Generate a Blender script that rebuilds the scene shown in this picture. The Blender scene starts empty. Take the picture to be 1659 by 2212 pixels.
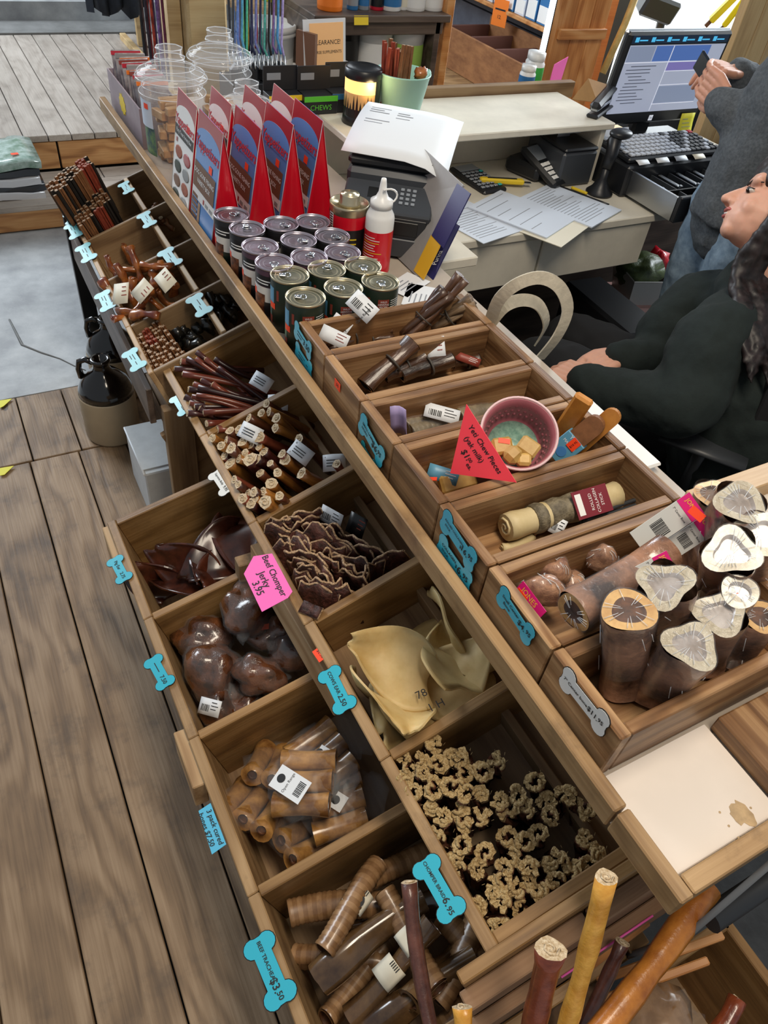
import bpy, bmesh, math, random
import numpy as np
from mathutils import Vector, Matrix, Euler, noise
random.seed(7)
SC = bpy.context.scene
COL = SC.collection
PI = math.pi
# ------------------------------------------------------------------ camera
CAM = Vector((0, 0, 1.75))
FPX, PPX, PPY = 1600.0, 829.5, 1106.0
YAW, PITCH, ROLL = math.radians(-33.3), math.radians(44.65), math.radians(8.2)
RCW = (Matrix.Rotation(YAW, 3, 'Z') @ Matrix.Rotation(PI / 2 - PITCH, 3, 'X') @ Matrix.Rotation(ROLL, 3, 'Z'))
cd = bpy.data.cameras.new('camera')
cd.sensor_fit = 'VERTICAL'; cd.sensor_height = 24.0; cd.lens = FPX / 2212 * 24.0
cd.clip_start = 0.02; cd.clip_end = 100
cam = bpy.data.objects.new('camera', cd); COL.objects.link(cam)
cam.matrix_world = Matrix.Translation(CAM) @ RCW.to_4x4()
SC.camera = cam
# ------------------------------------------------------------------ light
SC.view_settings.view_transform = 'Standard'; SC.view_settings.look = 'None'
SC.view_settings.gamma = 1.0; SC.view_settings.use_curve_mapping = False
SC.view_settings.exposure = 0.1
W = bpy.data.worlds.new('world'); SC.world = W; W.use_nodes = True
W.node_tree.nodes['Background'].inputs[0].default_value = (0.83, 0.91, 1.0, 1)
W.node_tree.nodes['Background'].inputs[1].default_value = 0.30
def area(name, loc, target, sx, sy, power, col):
    l = bpy.data.lights.new(name, 'AREA'); l.shape = 'RECTANGLE'; l.size = sx; l.size_y = sy; l.energy = power; l.color = col
    o = bpy.data.objects.new(name, l); COL.objects.link(o); o.location = loc
    o.rotation_euler = (Vector(target) - Vector(loc)).to_track_quat('-Z', 'Y').to_euler()
    return o
area('ceiling_lamp_light', (0.5, 0.15, 3.2), (0.55, 0.6, 0.0), 0.5, 1.4, 46, (1.0, 0.87, 0.70))
area('window_daylight', (4.6, 3.0, 2.3), (1.2, 1.6, 0.9), 2.2, 1.8, 240, (0.88, 0.95, 1.0))
area('shop_door_daylight', (-1.2, 6.5, 3.0), (0.4, 4.0, 0.0), 2.4, 2.2, 210, (0.84, 0.92, 1.0))
# ------------------------------------------------------------------ photo pixel -> place on a known plane
def ray(x, y): return RCW @ Vector(((x - PPX) / FPX, -(y - PPY) / FPX, -1.0))
def PZ(x, y, z): d = ray(x, y); return CAM + d * ((z - CAM.z) / d.z)
def PX(x, y, X): d = ray(x, y); return CAM + d * (X / d.x)
def PY(x, y, Y): d = ray(x, y); return CAM + d * (Y / d.y)
def PD(x, y, dep): return CAM + ray(x, y) * dep
# ------------------------------------------------------------------ materials
M = {}
def new_mat(name):
    m = bpy.data.materials.new(name); m.use_nodes = True
    return m, m.node_tree.nodes, m.node_tree.links, m.node_tree.nodes['Principled BSDF']
def lin(c):
    if isinstance(c, str):
        c = [int(c[i:i + 2], 16) / 255 for i in (0, 2, 4)]
    return tuple(((v / 12.92) if v <= 0.04045 else ((v + 0.055) / 1.055) ** 2.4) for v in c[:3]) + (1,)
def plain(name, col, rough=0.5, metal=0.0, var=0.0, scale=30, bump=0.0, coat=0.0, trans=0.0, alpha=1.0, emit=0.0, sss=0.0, spec=0.5, stretch=None, col2=None, rnd=0.0):
    m, N, L, B = new_mat(name)
    B.inputs['Roughness'].default_value = rough; B.inputs['Metallic'].default_value = metal
    B.inputs['Coat Weight'].default_value = coat; B.inputs['Transmission Weight'].default_value = trans
    B.inputs['Coat Roughness'].default_value = 0.12
    B.inputs['Alpha'].default_value = alpha; B.inputs['Specular IOR Level'].default_value = spec
    if sss: B.inputs['Subsurface Weight'].default_value = sss; B.inputs['Subsurface Radius'].default_value = (0.02, 0.008, 0.004); B.inputs['Subsurface Scale'].default_value = 0.3
    c = lin(col); B.inputs['Base Color'].default_value = c
    if emit: B.inputs['Emission Color'].default_value = c; B.inputs['Emission Strength'].default_value = emit
    if var or bump or col2 or rnd:
        tc = N.new('ShaderNodeTexCoord'); mp = N.new('ShaderNodeMapping'); L.new(tc.outputs['Object'], mp.inputs[0])
        if stretch: mp.inputs['Scale'].default_value = stretch
        oi = N.new('ShaderNodeObjectInfo')
        vm = N.new('ShaderNodeVectorMath'); vm.operation = 'SCALE'; vm.inputs[0].default_value = (13, 7, 11); L.new(oi.outputs['Random'], vm.inputs['Scale'])
        L.new(vm.outputs[0], mp.inputs['Location'])
        nz = N.new('ShaderNodeTexNoise'); nz.inputs['Scale'].default_value = scale; nz.inputs['Detail'].default_value = 5; nz.inputs['Roughness'].default_value = 0.62
        L.new(mp.outputs[0], nz.inputs['Vector'])
        if var or col2:
            rp = N.new('ShaderNodeValToRGB'); L.new(nz.outputs['Fac'], rp.inputs[0])
            rp.color_ramp.elements[0].position = 0.36; rp.color_ramp.elements[1].position = 0.66
            if col2: a, b = lin(col2), c
            else: a, b = tuple(v * (1 - var) for v in c[:3]) + (1,), tuple(min(1, v * (1 + var)) for v in c[:3]) + (1,)
            rp.color_ramp.elements[0].color = a; rp.color_ramp.elements[1].color = b
            out = rp.outputs[0]
        else:
            rg = N.new('ShaderNodeRGB'); rg.outputs[0].default_value = c; out = rg.outputs[0]
        if rnd:
            hs = N.new('ShaderNodeHueSaturation'); mr = N.new('ShaderNodeMapRange'); L.new(oi.outputs['Random'], mr.inputs[0])
            mr.inputs['To Min'].default_value = 1 - rnd; mr.inputs['To Max'].default_value = 1 + rnd
            L.new(mr.outputs[0], hs.inputs['Value']); L.new(out, hs.inputs['Color']); out = hs.outputs[0]
        L.new(out, B.inputs['Base Color'])
        if bump:
            bp = N.new('ShaderNodeBump'); bp.inputs['Strength'].default_value = bump; bp.inputs['Distance'].default_value = 0.01
            L.new(nz.outputs['Fac'], bp.inputs['Height']); L.new(bp.outputs[0], B.inputs['Normal'])
    M[name] = m; return m
def wood(name, c_dark, c_mid, c_light, rough=0.55, rings=22, grain=1.0, bump=0.25, knot=True, rnd=0.12, dirt=0.0, dirtcol='2a221c', knotsz=5.0):
    """grain runs along local X; each board gets its own offset and tint"""
    m, N, L, B = new_mat(name)
    B.inputs['Roughness'].default_value = rough
    tc = N.new('ShaderNodeTexCoord'); oi = N.new('ShaderNodeObjectInfo')
    vm = N.new('ShaderNodeVectorMath'); vm.operation = 'SCALE'; vm.inputs[0].default_value = (31, 17, 23); L.new(oi.outputs['Random'], vm.inputs['Scale'])
    ad = N.new('ShaderNodeVectorMath'); ad.operation = 'ADD'; L.new(tc.outputs['Object'], ad.inputs[0]); L.new(vm.outputs[0], ad.inputs[1])
    # broad waviness
    n1 = N.new('ShaderNodeTexNoise'); mp1 = N.new('ShaderNodeMapping'); mp1.inputs['Scale'].default_value = (2.2, 9, 9)
    L.new(ad.outputs[0], mp1.inputs[0]); L.new(mp1.outputs[0], n1.inputs['Vector']); n1.inputs['Scale'].default_value = 1.0; n1.inputs['Detail'].default_value = 2
    # knots: distance to sparse cell points bends the grain
    vo = N.new('ShaderNodeTexVoronoi'); mpv = N.new('ShaderNodeMapping'); mpv.inputs['Scale'].default_value = (knotsz * 0.5, knotsz * 1.3, knotsz * 1.3)
    L.new(ad.outputs[0], mpv.inputs[0]); L.new(mpv.outputs[0], vo.inputs['Vector']); vo.inputs['Scale'].default_value = 1.0; vo.feature = 'F1'
    sp = N.new('ShaderNodeSeparateXYZ'); L.new(ad.outputs[0], sp.inputs[0])
    def math_(op, a, b=None, c=None):
        n = N.new('ShaderNodeMath'); n.operation = op
        for i, v in enumerate((a, b, c)):
            if v is None: continue
            if isinstance(v, (int, float)): n.inputs[i].default_value = v
            else: L.new(v, n.inputs[i])
        return n.outputs[0]
    yz = math_('ADD', math_('MULTIPLY', sp.outputs[1], 1.0), math_('MULTIPLY', sp.outputs[2], 0.8))
    ph = math_('ADD', math_('MULTIPLY', yz, float(rings) * 6.0), math_('MULTIPLY', n1.outputs['Fac'], 22.0))
    kn = math_('POWER', math_('SUBTRACT', 1.0, math_('MINIMUM', vo.outputs['Distance'], 1.0)), 3.0)
    ph = math_('ADD', ph, math_('MULTIPLY', kn, 16.0 if knot else 0.0))
    ring = math_('ADD', math_('MULTIPLY', math_('SINE', ph), 0.5), 0.5)
    n2 = N.new('ShaderNodeTexNoise'); mp2 = N.new('ShaderNodeMapping'); mp2.inputs['Scale'].default_value = (6, 170, 170)
    L.new(ad.outputs[0], mp2.inputs[0]); L.new(mp2.outputs[0], n2.inputs['Vector']); n2.inputs['Scale'].default_value = 1.0; n2.inputs['Detail'].default_value = 3
    n3 = N.new('ShaderNodeTexNoise'); L.new(ad.outputs[0], n3.inputs['Vector']); n3.inputs['Scale'].default_value = 4.5; n3.inputs['Detail'].default_value = 4
    fac = math_('ADD', math_('MULTIPLY', math_('POWER', ring, 1.6), 0.32 * grain), math_('ADD', math_('MULTIPLY', n2.outputs['Fac'], 0.45), math_('MULTIPLY', n3.outputs['Fac'], 0.45)))
    rp = N.new('ShaderNodeValToRGB'); e = rp.color_ramp.elements
    e[0].position = 0.32; e[0].color = lin(c_light); e[1].position = 0.9; e[1].color = lin(c_dark)
    k = e.new(0.58); k.color = lin(c_mid)
    L.new(fac, rp.inputs[0]); out = rp.outputs[0]
    if knot:
        vo2 = N.new('ShaderNodeTexVoronoi'); L.new(mpv.outputs[0], vo2.inputs['Vector']); vo2.inputs['Scale'].default_value = 1.0
        ks = math_('LESS_THAN', vo2.outputs['Distance'], 0.055)
        mx = N.new('ShaderNodeMix'); mx.data_type = 'RGBA'; L.new(math_('MULTIPLY', ks, 0.75), mx.inputs['Factor']); L.new(out, mx.inputs['A']); mx.inputs['B'].default_value = tuple(v * 0.45 for v in lin(c_dark)[:3]) + (1,)
        out = mx.outputs['Result']
    if dirt:
        n4 = N.new('ShaderNodeTexNoise'); L.new(ad.outputs[0], n4.inputs['Vector']); n4.inputs['Scale'].default_value = 9; n4.inputs['Detail'].default_value = 6; n4.inputs['Roughness'].default_value = 0.7
        d = math_('MULTIPLY', math_('SMOOTH_MIN', math_('MAXIMUM', math_('MULTIPLY', math_('SUBTRACT', n4.outputs['Fac'], 0.52), 6.0), 0.0), 1.0, 0.1), dirt)
        mx = N.new('ShaderNodeMix'); mx.data_type = 'RGBA'; L.new(d, mx.inputs['Factor']); L.new(out, mx.inputs['A']); mx.inputs['B'].default_value = lin(dirtcol)
        out = mx.outputs['Result']
    hs = N.new('ShaderNodeHueSaturation'); mr = N.new('ShaderNodeMapRange'); L.new(oi.outputs['Random'], mr.inputs[0])
    mr.inputs['To Min'].default_value = 1 - rnd; mr.inputs['To Max'].default_value = 1 + rnd
    L.new(mr.outputs[0], hs.inputs['Value']); L.new(out, hs.inputs['Color']); L.new(hs.outputs[0], B.inputs['Base Color'])
    bp = N.new('ShaderNodeBump'); bp.inputs['Strength'].default_value = bump; bp.inputs['Distance'].default_value = 0.004
    L.new(math_('SUBTRACT', 1.0, fac), bp.inputs['Height']); L.new(bp.outputs[0], B.inputs['Normal'])
    M[name] = m; return m
wood('floor_wood', '564331', '846b50', 'a0876b', rough=0.58, rings=13, grain=.75, bump=0.5, rnd=0.1, dirt=0.45, dirtcol='4a4038', knotsz=3.4)
wood('platform_wood', '71685f', '9c9288', 'b3aaa0', rough=0.4, rings=10, grain=.4, bump=0.3, rnd=0.08, dirt=0.2, dirtcol='5a524b', knotsz=2.5)
wood('fir', '8a5c34', 'b3814f', 'c89a66', rough=0.5, rings=14, bump=0.2, rnd=0.08)
wood('bin_wood', '5f4123', '8a6639', 'a58051', rough=0.5, rings=15, grain=.7, bump=0.25, rnd=0.14, dirt=0.3, dirtcol='4a3826')
wood('rim_wood', '6f5132', '9b7a52', 'b5946a', rough=0.5, rings=16, grain=.7, bump=0.3, rnd=0.1, dirt=0.55, dirtcol='57432f')
wood('crate_wood', '4a2f1a', '805c3a', 'ab875f', rough=0.45, rings=22, grain=.8, bump=0.35, rnd=0.18, dirt=0.25, dirtcol='4a3727')
wood('pale_strip', '94714b', 'b5936a', 'c6a880', rough=0.55, rings=12, bump=0.15, rnd=0.1, knot=False)
wood('plank_brown', '6b5138', '8c7050', '9f8462', rough=0.55, rings=12, bump=0.15, rnd=0.1, knot=False)
wood('dark_shelf', '3d322b', '56483f', '6b5c50', rough=0.45, rings=10, bump=0.1, rnd=0.05, knot=False)
wood('cedar', 'a4632c', 'c98a4e', 'd8a26a', rough=0.45, rings=8, bump=0.1, rnd=0.1)
wood('orange_frame', '9a5120', 'b9672d', 'c87a3e', rough=0.4, rings=5, grain=0.4, bump=0.05, rnd=0.04, knot=False)
wood('timber_post', '97794f', 'bda072', 'cbb284', rough=0.6, rings=9, grain=0.6, bump=0.3, rnd=0.05, knot=False)
wood('rough_timber', '70513a', '8d6c50', '9c7c5f', rough=0.8, rings=10, grain=0.5, bump=0.5, rnd=0.1, knot=False)
plain('laminate', 'd9d2c6', 0.35, var=0.05, scale=7)
plain('laminate_tray', 'e6dcd2', 0.32, var=0.04, scale=6)
plain('cream_paint', 'dcd6c6', 0.42, var=0.1, scale=5)
plain('counter_tan', 'a8998a', 0.4, var=0.08, scale=9)
plain('concrete', 'b4b7b8', 0.55, col2='8d9093', scale=5, bump=0.35)
plain('concrete_dark', '7d7d7b', 0.7, col2='676765', scale=6, bump=0.3)
plain('black_floor', '2a2a2a', 0.8, var=0.3, scale=18, bump=0.2)
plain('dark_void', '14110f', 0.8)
plain('black_plastic', '17181a', 0.38, var=0.1, scale=40)
plain('charcoal_plastic', '34373b', 0.42)
plain('grey_plastic', '7a7c7e', 0.45)
plain('white_plastic', 'e8e8e6', 0.35)
plain('white_paper', 'e2e6ea', 0.6)
plain('paper_blue', 'd0d9e6', 0.6)
plain('paper_cream', 'e5dfcb', 0.6)
plain('ink', '1a1a1c', 0.6)
plain('ink_grey', '8d929a', 0.6)
plain('tag_cyan', '35b3cc', 0.3, coat=0.25)
plain('tag_aqua', '62b9be', 0.42, coat=0.1)
plain('tag_teal', '1f9fa8', 0.25, coat=0.5)
plain('tag_white', 'dfe0dc', 0.3, coat=0.4)
plain('tag_black', '141414', 0.35)
plain('neon_pink', 'ff6ec2', 0.6)
plain('neon_red', 'ff4656', 0.6)
plain('neon_orange', 'ff4a1f', 0.5)
plain('sky_card', '55b7dc', 0.6)
plain('aluminium', 'd0d2d6', 0.25, metal=1.0)
plain('gold_tin', 'cfc3a4', 0.3, metal=0.9)
plain('lilac_tin', 'bfb4bd', 0.28, metal=0.9)
plain('steel', 'b8bcc0', 0.3, metal=1.0)
# ------------------------------------------------------------------ mesh builder
class MB:
    def __init__(s): s.v = []; s.f = []; s.mi = []; s.sm = []
    def add(s, verts, faces, mi=0, smooth=False, T=None):
        b = len(s.v)
        if T is not None: verts = [T @ Vector(p) for p in verts]
        s.v.extend([tuple(p) for p in verts])
        for f in faces: s.f.append([b + i for i in f]); s.mi.append(mi); s.sm.append(smooth)
    def box(s, lo, hi, mi=0, bev=0.0, T=None):
        lo = Vector(lo); hi = Vector(hi)
        if bev <= 0:
            v = [(x, y, z) for x in (lo.x, hi.x) for y in (lo.y, hi.y) for z in (lo.z, hi.z)]
            s.add(v, [(0, 1, 3, 2), (4, 6, 7, 5), (0, 4, 5, 1), (2, 3, 7, 6), (0, 2, 6, 4), (1, 5, 7, 3)], mi, False, T); return
        b = min(bev, (hi - lo).x * .45, (hi - lo).y * .45, (hi - lo).z * .45)
        c = (lo + hi) / 2; h = (hi - lo) / 2
        v = []; idx = {}
        for sx in (-1, 1):
            for sy in (-1, 1):
                for sz in (-1, 1):
                    for ax in range(3):
                        p = [sx * (h.x - b), sy * (h.y - b), sz * (h.z - b)]
                        p[ax] = (sx, sy, sz)[ax] * h[ax]
                        idx[(sx, sy, sz, ax)] = len(v); v.append(tuple(c[i] + p[i] for i in range(3)))
        F = []
        for ax in range(3):
            o = [i for i in range(3) if i != ax]
            for sg in (-1, 1):
                q = []
                for (a, bb) in ((-1, -1), (1, -1), (1, 1), (-1, 1)):
                    k = [0, 0, 0]; k[ax] = sg; k[o[0]] = a; k[o[1]] = bb; q.append(idx[(k[0], k[1], k[2], ax)])
                F.append(q)
        for ax in range(3):
            o = [i for i in range(3) if i != ax]
            for a in (-1, 1):
                for bb in (-1, 1):
                    k0 = [0, 0, 0]; k1 = [0, 0, 0]
                    k0[ax] = -1; k1[ax] = 1
                    for k in (k0, k1): k[o[0]] = a; k[o[1]] = bb
                    F.append([idx[(*k0, o[0])], idx[(*k1, o[0])], idx[(*k1, o[1])], idx[(*k0, o[1])]])
        for sx in (-1, 1):
            for sy in (-1, 1):
                for sz in (-1, 1): F.append([idx[(sx, sy, sz, 0)], idx[(sx, sy, sz, 1)], idx[(sx, sy, sz, 2)]])
        s.add(v, F, mi, False, T)
    def tube(s, pts, rad, n=8, mi=0, smooth=True, cap=True, prof=None, T=None, closed=False, capmi=None, up=None):
        pts = [Vector(p) for p in pts]; k = len(pts)
        if not hasattr(rad, '__len__'): rad = [rad] * k
        if prof is None: prof = [(math.cos(2 * PI * i / n), math.sin(2 * PI * i / n)) for i in range(n)]
        n = len(prof); tang = []
        for i in range(k):
            if closed: t = pts[(i + 1) % k] - pts[(i - 1) % k]
            else: t = pts[min(i + 1, k - 1)] - pts[max(i - 1, 0)]
            if t.length < 1e-9: t = Vector((0, 0, 1))
            tang.append(t.normalized())
        a = Vector(up) if up is not None else (Vector((0, 0, 1)) if abs(tang[0].z) < 0.9 else Vector((1, 0, 0)))
        u = (a - tang[0] * a.dot(tang[0])).normalized(); V = []
        for i in range(k):
            if i:
                u = u - tang[i] * u.dot(tang[i]); u.normalize()
            w = tang[i].cross(u); r = rad[i]
            rx, ry = (r if hasattr(r, '__len__') else (r, r))
            for (px, py) in prof: V.append(pts[i] + u * (px * rx) + w * (py * ry))
        F = []
        for i in range(k if closed else k - 1):
            j = (i + 1) % k
            for a_ in range(n):
                b_ = (a_ + 1) % n; F.append([i * n + a_, i * n + b_, j * n + b_, j * n + a_])
        s.add(V, F, mi, smooth, T)
        if cap and not closed:
            b = len(s.v) - len(V); cm = mi if capmi is None else capmi
            s.f.append([b + i for i in range(n)][::-1]); s.mi.append(cm); s.sm.append(False)
            s.f.append([b + (k - 1) * n + i for i in range(n)]); s.mi.append(cm); s.sm.append(False)
    def lathe(s, prof, n=24, mi=0, smooth=True, T=None, cx=1.0, cy=1.0):
        V = []; F = []
        for (r, z) in prof:
            for i in range(n): a = 2 * PI * i / n; V.append((r * math.cos(a) * cx, r * math.sin(a) * cy, z))
        k = len(prof)
        for j in range(k - 1):
            for i in range(n): i2 = (i + 1) % n; F.append([j * n + i, j * n + i2, (j + 1) * n + i2, (j + 1) * n + i])
        s.add(V, F, mi, smooth, T)
        b = len(s.v) - len(V)
        if prof[0][0] > 1e-6: s.f.append([b + i for i in range(n)][::-1]); s.mi.append(mi); s.sm.append(False)
        if prof[-1][0] > 1e-6: s.f.append([b + (k - 1) * n + i for i in range(n)]); s.mi.append(mi); s.sm.append(False)
    def band(s, r, z0, z1, a0, a1, n=10, mi=0, T=None):
        """patch on a cylinder (a printed label area)"""
        V = []; F = []
        for i in range(n + 1):
            a = a0 + (a1 - a0) * i / n
            V += [(r * math.cos(a), r * math.sin(a), z0), (r * math.cos(a), r * math.sin(a), z1)]
        for i in range(n): F.append([2 * i, 2 * i + 2, 2 * i + 3, 2 * i + 1])
        s.add(V, F, mi, True, T)
    def prism(s, poly, h, mi=0, T=None, topmi=None, z0=0.0):
        n = len(poly); V = [(x, y, z0) for x, y in poly] + [(x, y, z0 + h) for x, y in poly]
        s.add(V, [list(range(n))[::-1]], mi, False, T)
        b = len(s.v) - len(V)
        s.f.append([b + n + i for i in range(n)]); s.mi.append(mi if topmi is None else topmi); s.sm.append(False)
        for i in range(n):
            j = (i + 1) % n; s.f.append([b + i, b + j, b + n + j, b + n + i]); s.mi.append(mi); s.sm.append(False)
    def sheet(s, grid, th, mi=0, T=None, edgemi=None, smooth=True):
        """grid[i][j] of points -> closed thick sheet"""
        a, b = len(grid), len(grid[0]); G = [[Vector(p) for p in r] for r in grid]; N_ = []
        for i in range(a):
            for j in range(b):
                du = G[min(i + 1, a - 1)][j] - G[max(i - 1, 0)][j]; dv = G[i][min(j + 1, b - 1)] - G[i][max(j - 1, 0)]
                nn = du.cross(dv); N_.append(nn.normalized() if nn.length > 1e-12 else Vector((0, 0, 1)))
        V = [G[i][j] + N_[i * b + j] * th / 2 for i in range(a) for j in range(b)] + [G[i][j] - N_[i * b + j] * th / 2 for i in range(a) for j in range(b)]
        o = a * b; F = []
        for i in range(a - 1):
            for j in range(b - 1):
                q = [i * b + j, (i + 1) * b + j, (i + 1) * b + j + 1, i * b + j + 1]; F.append(q); F.append([o + x for x in q[::-1]])
        s.add(V, F, mi, smooth, T); base = len(s.v) - len(V); em = mi if edgemi is None else edgemi
        loop = [(i, 0) for i in range(a)] + [(a - 1, j) for j in range(1, b)] + [(i, b - 1) for i in range(a - 2, -1, -1)] + [(0, j) for j in range(b - 2, 0, -1)]
        for k in range(len(loop)):
            p, q = loop[k], loop[(k + 1) % len(loop)]; x, y = p[0] * b + p[1], q[0] * b + q[1]
            s.f.append([base + y, base + x, base + o + x, base + o + y]); s.mi.append(em); s.sm.append(False)
    def ell(s, c, r, n=12, mi=0, T=None, disp=0.0, dsc=1.0, seed=0.0, m=None):
        m = m or max(4, n // 2 + 1); V = []; F = []
        c = Vector(c); r = r if hasattr(r, '__len__') else (r, r, r)
        def dd(p):
            if not disp: return 1.0
            return 1.0 + disp * noise.noise(Vector(p) * dsc + Vector((seed, seed * 1.7, -seed)))
        V.append(Vector((0, 0, -1)) * dd((0, 0, -1)))
        for j in range(1, m):
            t = -PI / 2 + PI * j / m
            for i in range(n):
                a = 2 * PI * i / n; p = Vector((math.cos(t) * math.cos(a), math.cos(t) * math.sin(a), math.sin(t))); V.append(p * dd(p))
        V.append(Vector((0, 0, 1)) * dd((0, 0, 1)))
        V = [c + Vector((p.x * r[0], p.y * r[1], p.z * r[2])) for p in V]; last = len(V) - 1
        for i in range(n):
            j = (i + 1) % n; F.append([0, 1 + j, 1 + i]); F.append([last, 1 + (m - 2) * n + i, 1 + (m - 2) * n + j])
        for k in range(m - 2):
            for i in range(n): j = (i + 1) % n; F.append([1 + k * n + i, 1 + k * n + j, 1 + (k + 1) * n + j, 1 + (k + 1) * n + i])
        s.add(V, F, mi, True, T)
    def mesh(s, name, mats):
        me = bpy.data.meshes.new(name); me.from_pydata(s.v, [], s.f)
        for m in (mats if isinstance(mats, (list, tuple)) else [mats]): me.materials.append(M[m] if isinstance(m, str) else m)
        me.polygons.foreach_set('material_index', s.mi); me.polygons.foreach_set('use_smooth', s.sm); me.update(); return me
    def build(s, name, mats, parent=None, T=None):
        return put(name, s.mesh(name, mats), parent, T)
def put(name, me, parent=None, T=None):
    o = bpy.data.objects.new(name, me); COL.objects.link(o)
    if parent is not None: o.parent = parent
    if T is not None: o.matrix_basis = T
    return o
def tag(o, label, cat=None, group=None, kind=None):
    if label: o['label'] = label
    if cat: o['category'] = cat
    if group: o['group'] = group
    if kind: o['kind'] = kind
    return o
def thing(name, label, cat, T=None, group=None):
    o = bpy.data.objects.new(name, None); o.empty_display_size = 0.05; COL.objects.link(o)
    if T is not None: o.matrix_basis = T if isinstance(T, Matrix) else Matrix.Translation(T)
    return tag(o, label, cat, group)
def struct(name, me, T=None, parent=None):
    o = put(name, me, parent, T)
    if parent is None: o['kind'] = 'structure'
    return o
def TR(loc=(0, 0, 0), rx=0, ry=0, rz=0, s=None):
    m = Matrix.Translation(loc) @ Euler((rx, ry, rz), 'XYZ').to_matrix().to_4x4()
    if s is not None: m = m @ Matrix.Diagonal((*(s if hasattr(s, '__len__') else (s, s, s)), 1))
    return m
def frame(o, xa, ya, za):
    m = Matrix.Identity(4)
    for i, a in enumerate((xa, ya, za)):
        a = Vector(a)
        for r in range(3): m[r][i] = a[r]
    for r in range(3): m[r][3] = o[r]
    return m
def aim(o, d, roll=0.0, up=(0, 0, 1)):
    """frame at o whose local Z points along d"""
    z = Vector(d).normalized(); u = Vector(up)
    if abs(z.dot(u)) > 0.98: u = Vector((1, 0, 0))
    x = u.cross(z).normalized(); y = z.cross(x)
    return frame(o, x, y, z) @ Matrix.Rotation(roll, 4, 'Z')
def board(name, a, b, w, t, mat, parent=None, wdir=(0, 0, 1), bev=0.002, structure=False):
    """board from a to b (centre line of one long side's mid), width w along wdir, thickness t; local X = grain"""
    a, b = Vector(a), Vector(b); x = (b - a).normalized(); L_ = (b - a).length
    z = Vector(wdir); z = (z - x * z.dot(x)).normalized(); y = z.cross(x)
    mb = MB(); mb.box((-L_ / 2, -t / 2, -w / 2), (L_ / 2, t / 2, w / 2), bev=bev)
    T = frame((a + b) / 2, x, y, z)
    o = mb.build(name, mat, None)
    if parent is not None:
        o.parent = parent; o.matrix_basis = parent.matrix_basis.inverted() @ T
    else: o.matrix_basis = T
    if structure and parent is None: o['kind'] = 'structure'
    return o
def under(parent, T): return parent.matrix_basis.inverted() @ T
_tc = {}
def text_mesh(s, mat, size=0.01, align='CENTER', shear=0.0, bold=0.0, spacing=1.0):
    key = (s, mat, round(size, 5), align, shear, bold, spacing)
    if key in _tc: return _tc[key]
    c = bpy.data.curves.new('t', 'FONT'); c.body = s; c.size = size; c.align_x = align; c.align_y = 'CENTER'; c.shear = shear; c.offset = bold * size
    c.resolution_u = 2; c.space_character = spacing; c.fill_mode = 'FRONT'
    o = bpy.data.objects.new('t', c); COL.objects.link(o)
    dg = bpy.context.evaluated_depsgraph_get(); me = bpy.data.meshes.new_from_object(o.evaluated_get(dg))
    bpy.data.objects.remove(o); bpy.data.curves.remove(c)
    me.materials.clear(); me.materials.append(M[mat]); _tc[key] = me; return me
def text(s, size, mat, parent, T, **k):
    o = put('lettering', text_mesh(s, mat, size, **k), parent, T); return o
# ================================================================== the setting
def slab(name, lo, hi, mat, T=None, parent=None, bev=0.0):
    mb = MB(); mb.box(lo, hi, bev=bev); return struct(name, mb.mesh(name, mat), T, parent)
floor = slab('floor', (-2.5, -1.6, -0.08), (6.5, 2.515, -0.03), 'dark_void')
PW = 0.157
def plank_row(parent, x0, n, y0, y1, pw, z, th, mat, gap=0.004):
    mb = MB(); L_ = y1 - y0; mb.box((-L_ / 2, -pw / 2 + gap / 2, -th / 2), (L_ / 2, pw / 2 - gap / 2, th / 2), bev=0.0022); me = mb.mesh('plank', mat)
    for i in range(n):
        T = frame(((x0 + (i + .5) * pw), (y0 + y1) / 2, z - th / 2 + random.uniform(-.0012, 0)), (0, 1, 0), (-1, 0, 0), (0, 0, 1))
        put('floor_plank', me, parent, parent.matrix_basis.inverted() @ T)
plank_row(floor, -0.191 - 6 * PW, 14, -1.2, 2.137, PW, 0.0, 0.03, 'floor_wood')
plank_row(floor, -0.191 - 4 * PW + .012, 12, 2.143, 2.512, PW, 0.0, 0.03, 'floor_wood')
slab('floor_mat', (0.74, -1.2, 0.0), (4.2, 2.5, 0.006), 'black_floor')
slab('floor_concrete', (-2.5, 2.515, -0.08), (6.5, 4.3, 0.0), 'concrete')
# crack line in the concrete as a shallow groove board-free mesh strip
mb = MB()
cr = [PZ(*p, 0.0008) for p in ((20, 690), (48, 745), (90, 762), (130, 775), (160, 790), (185, 800))]
mb.tube(cr, [.004, .006, .005, .0035, .003, .002], n=4, mi=0); struct('trim_1', mb.mesh('floor_crack', 'concrete_dark'))
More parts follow.
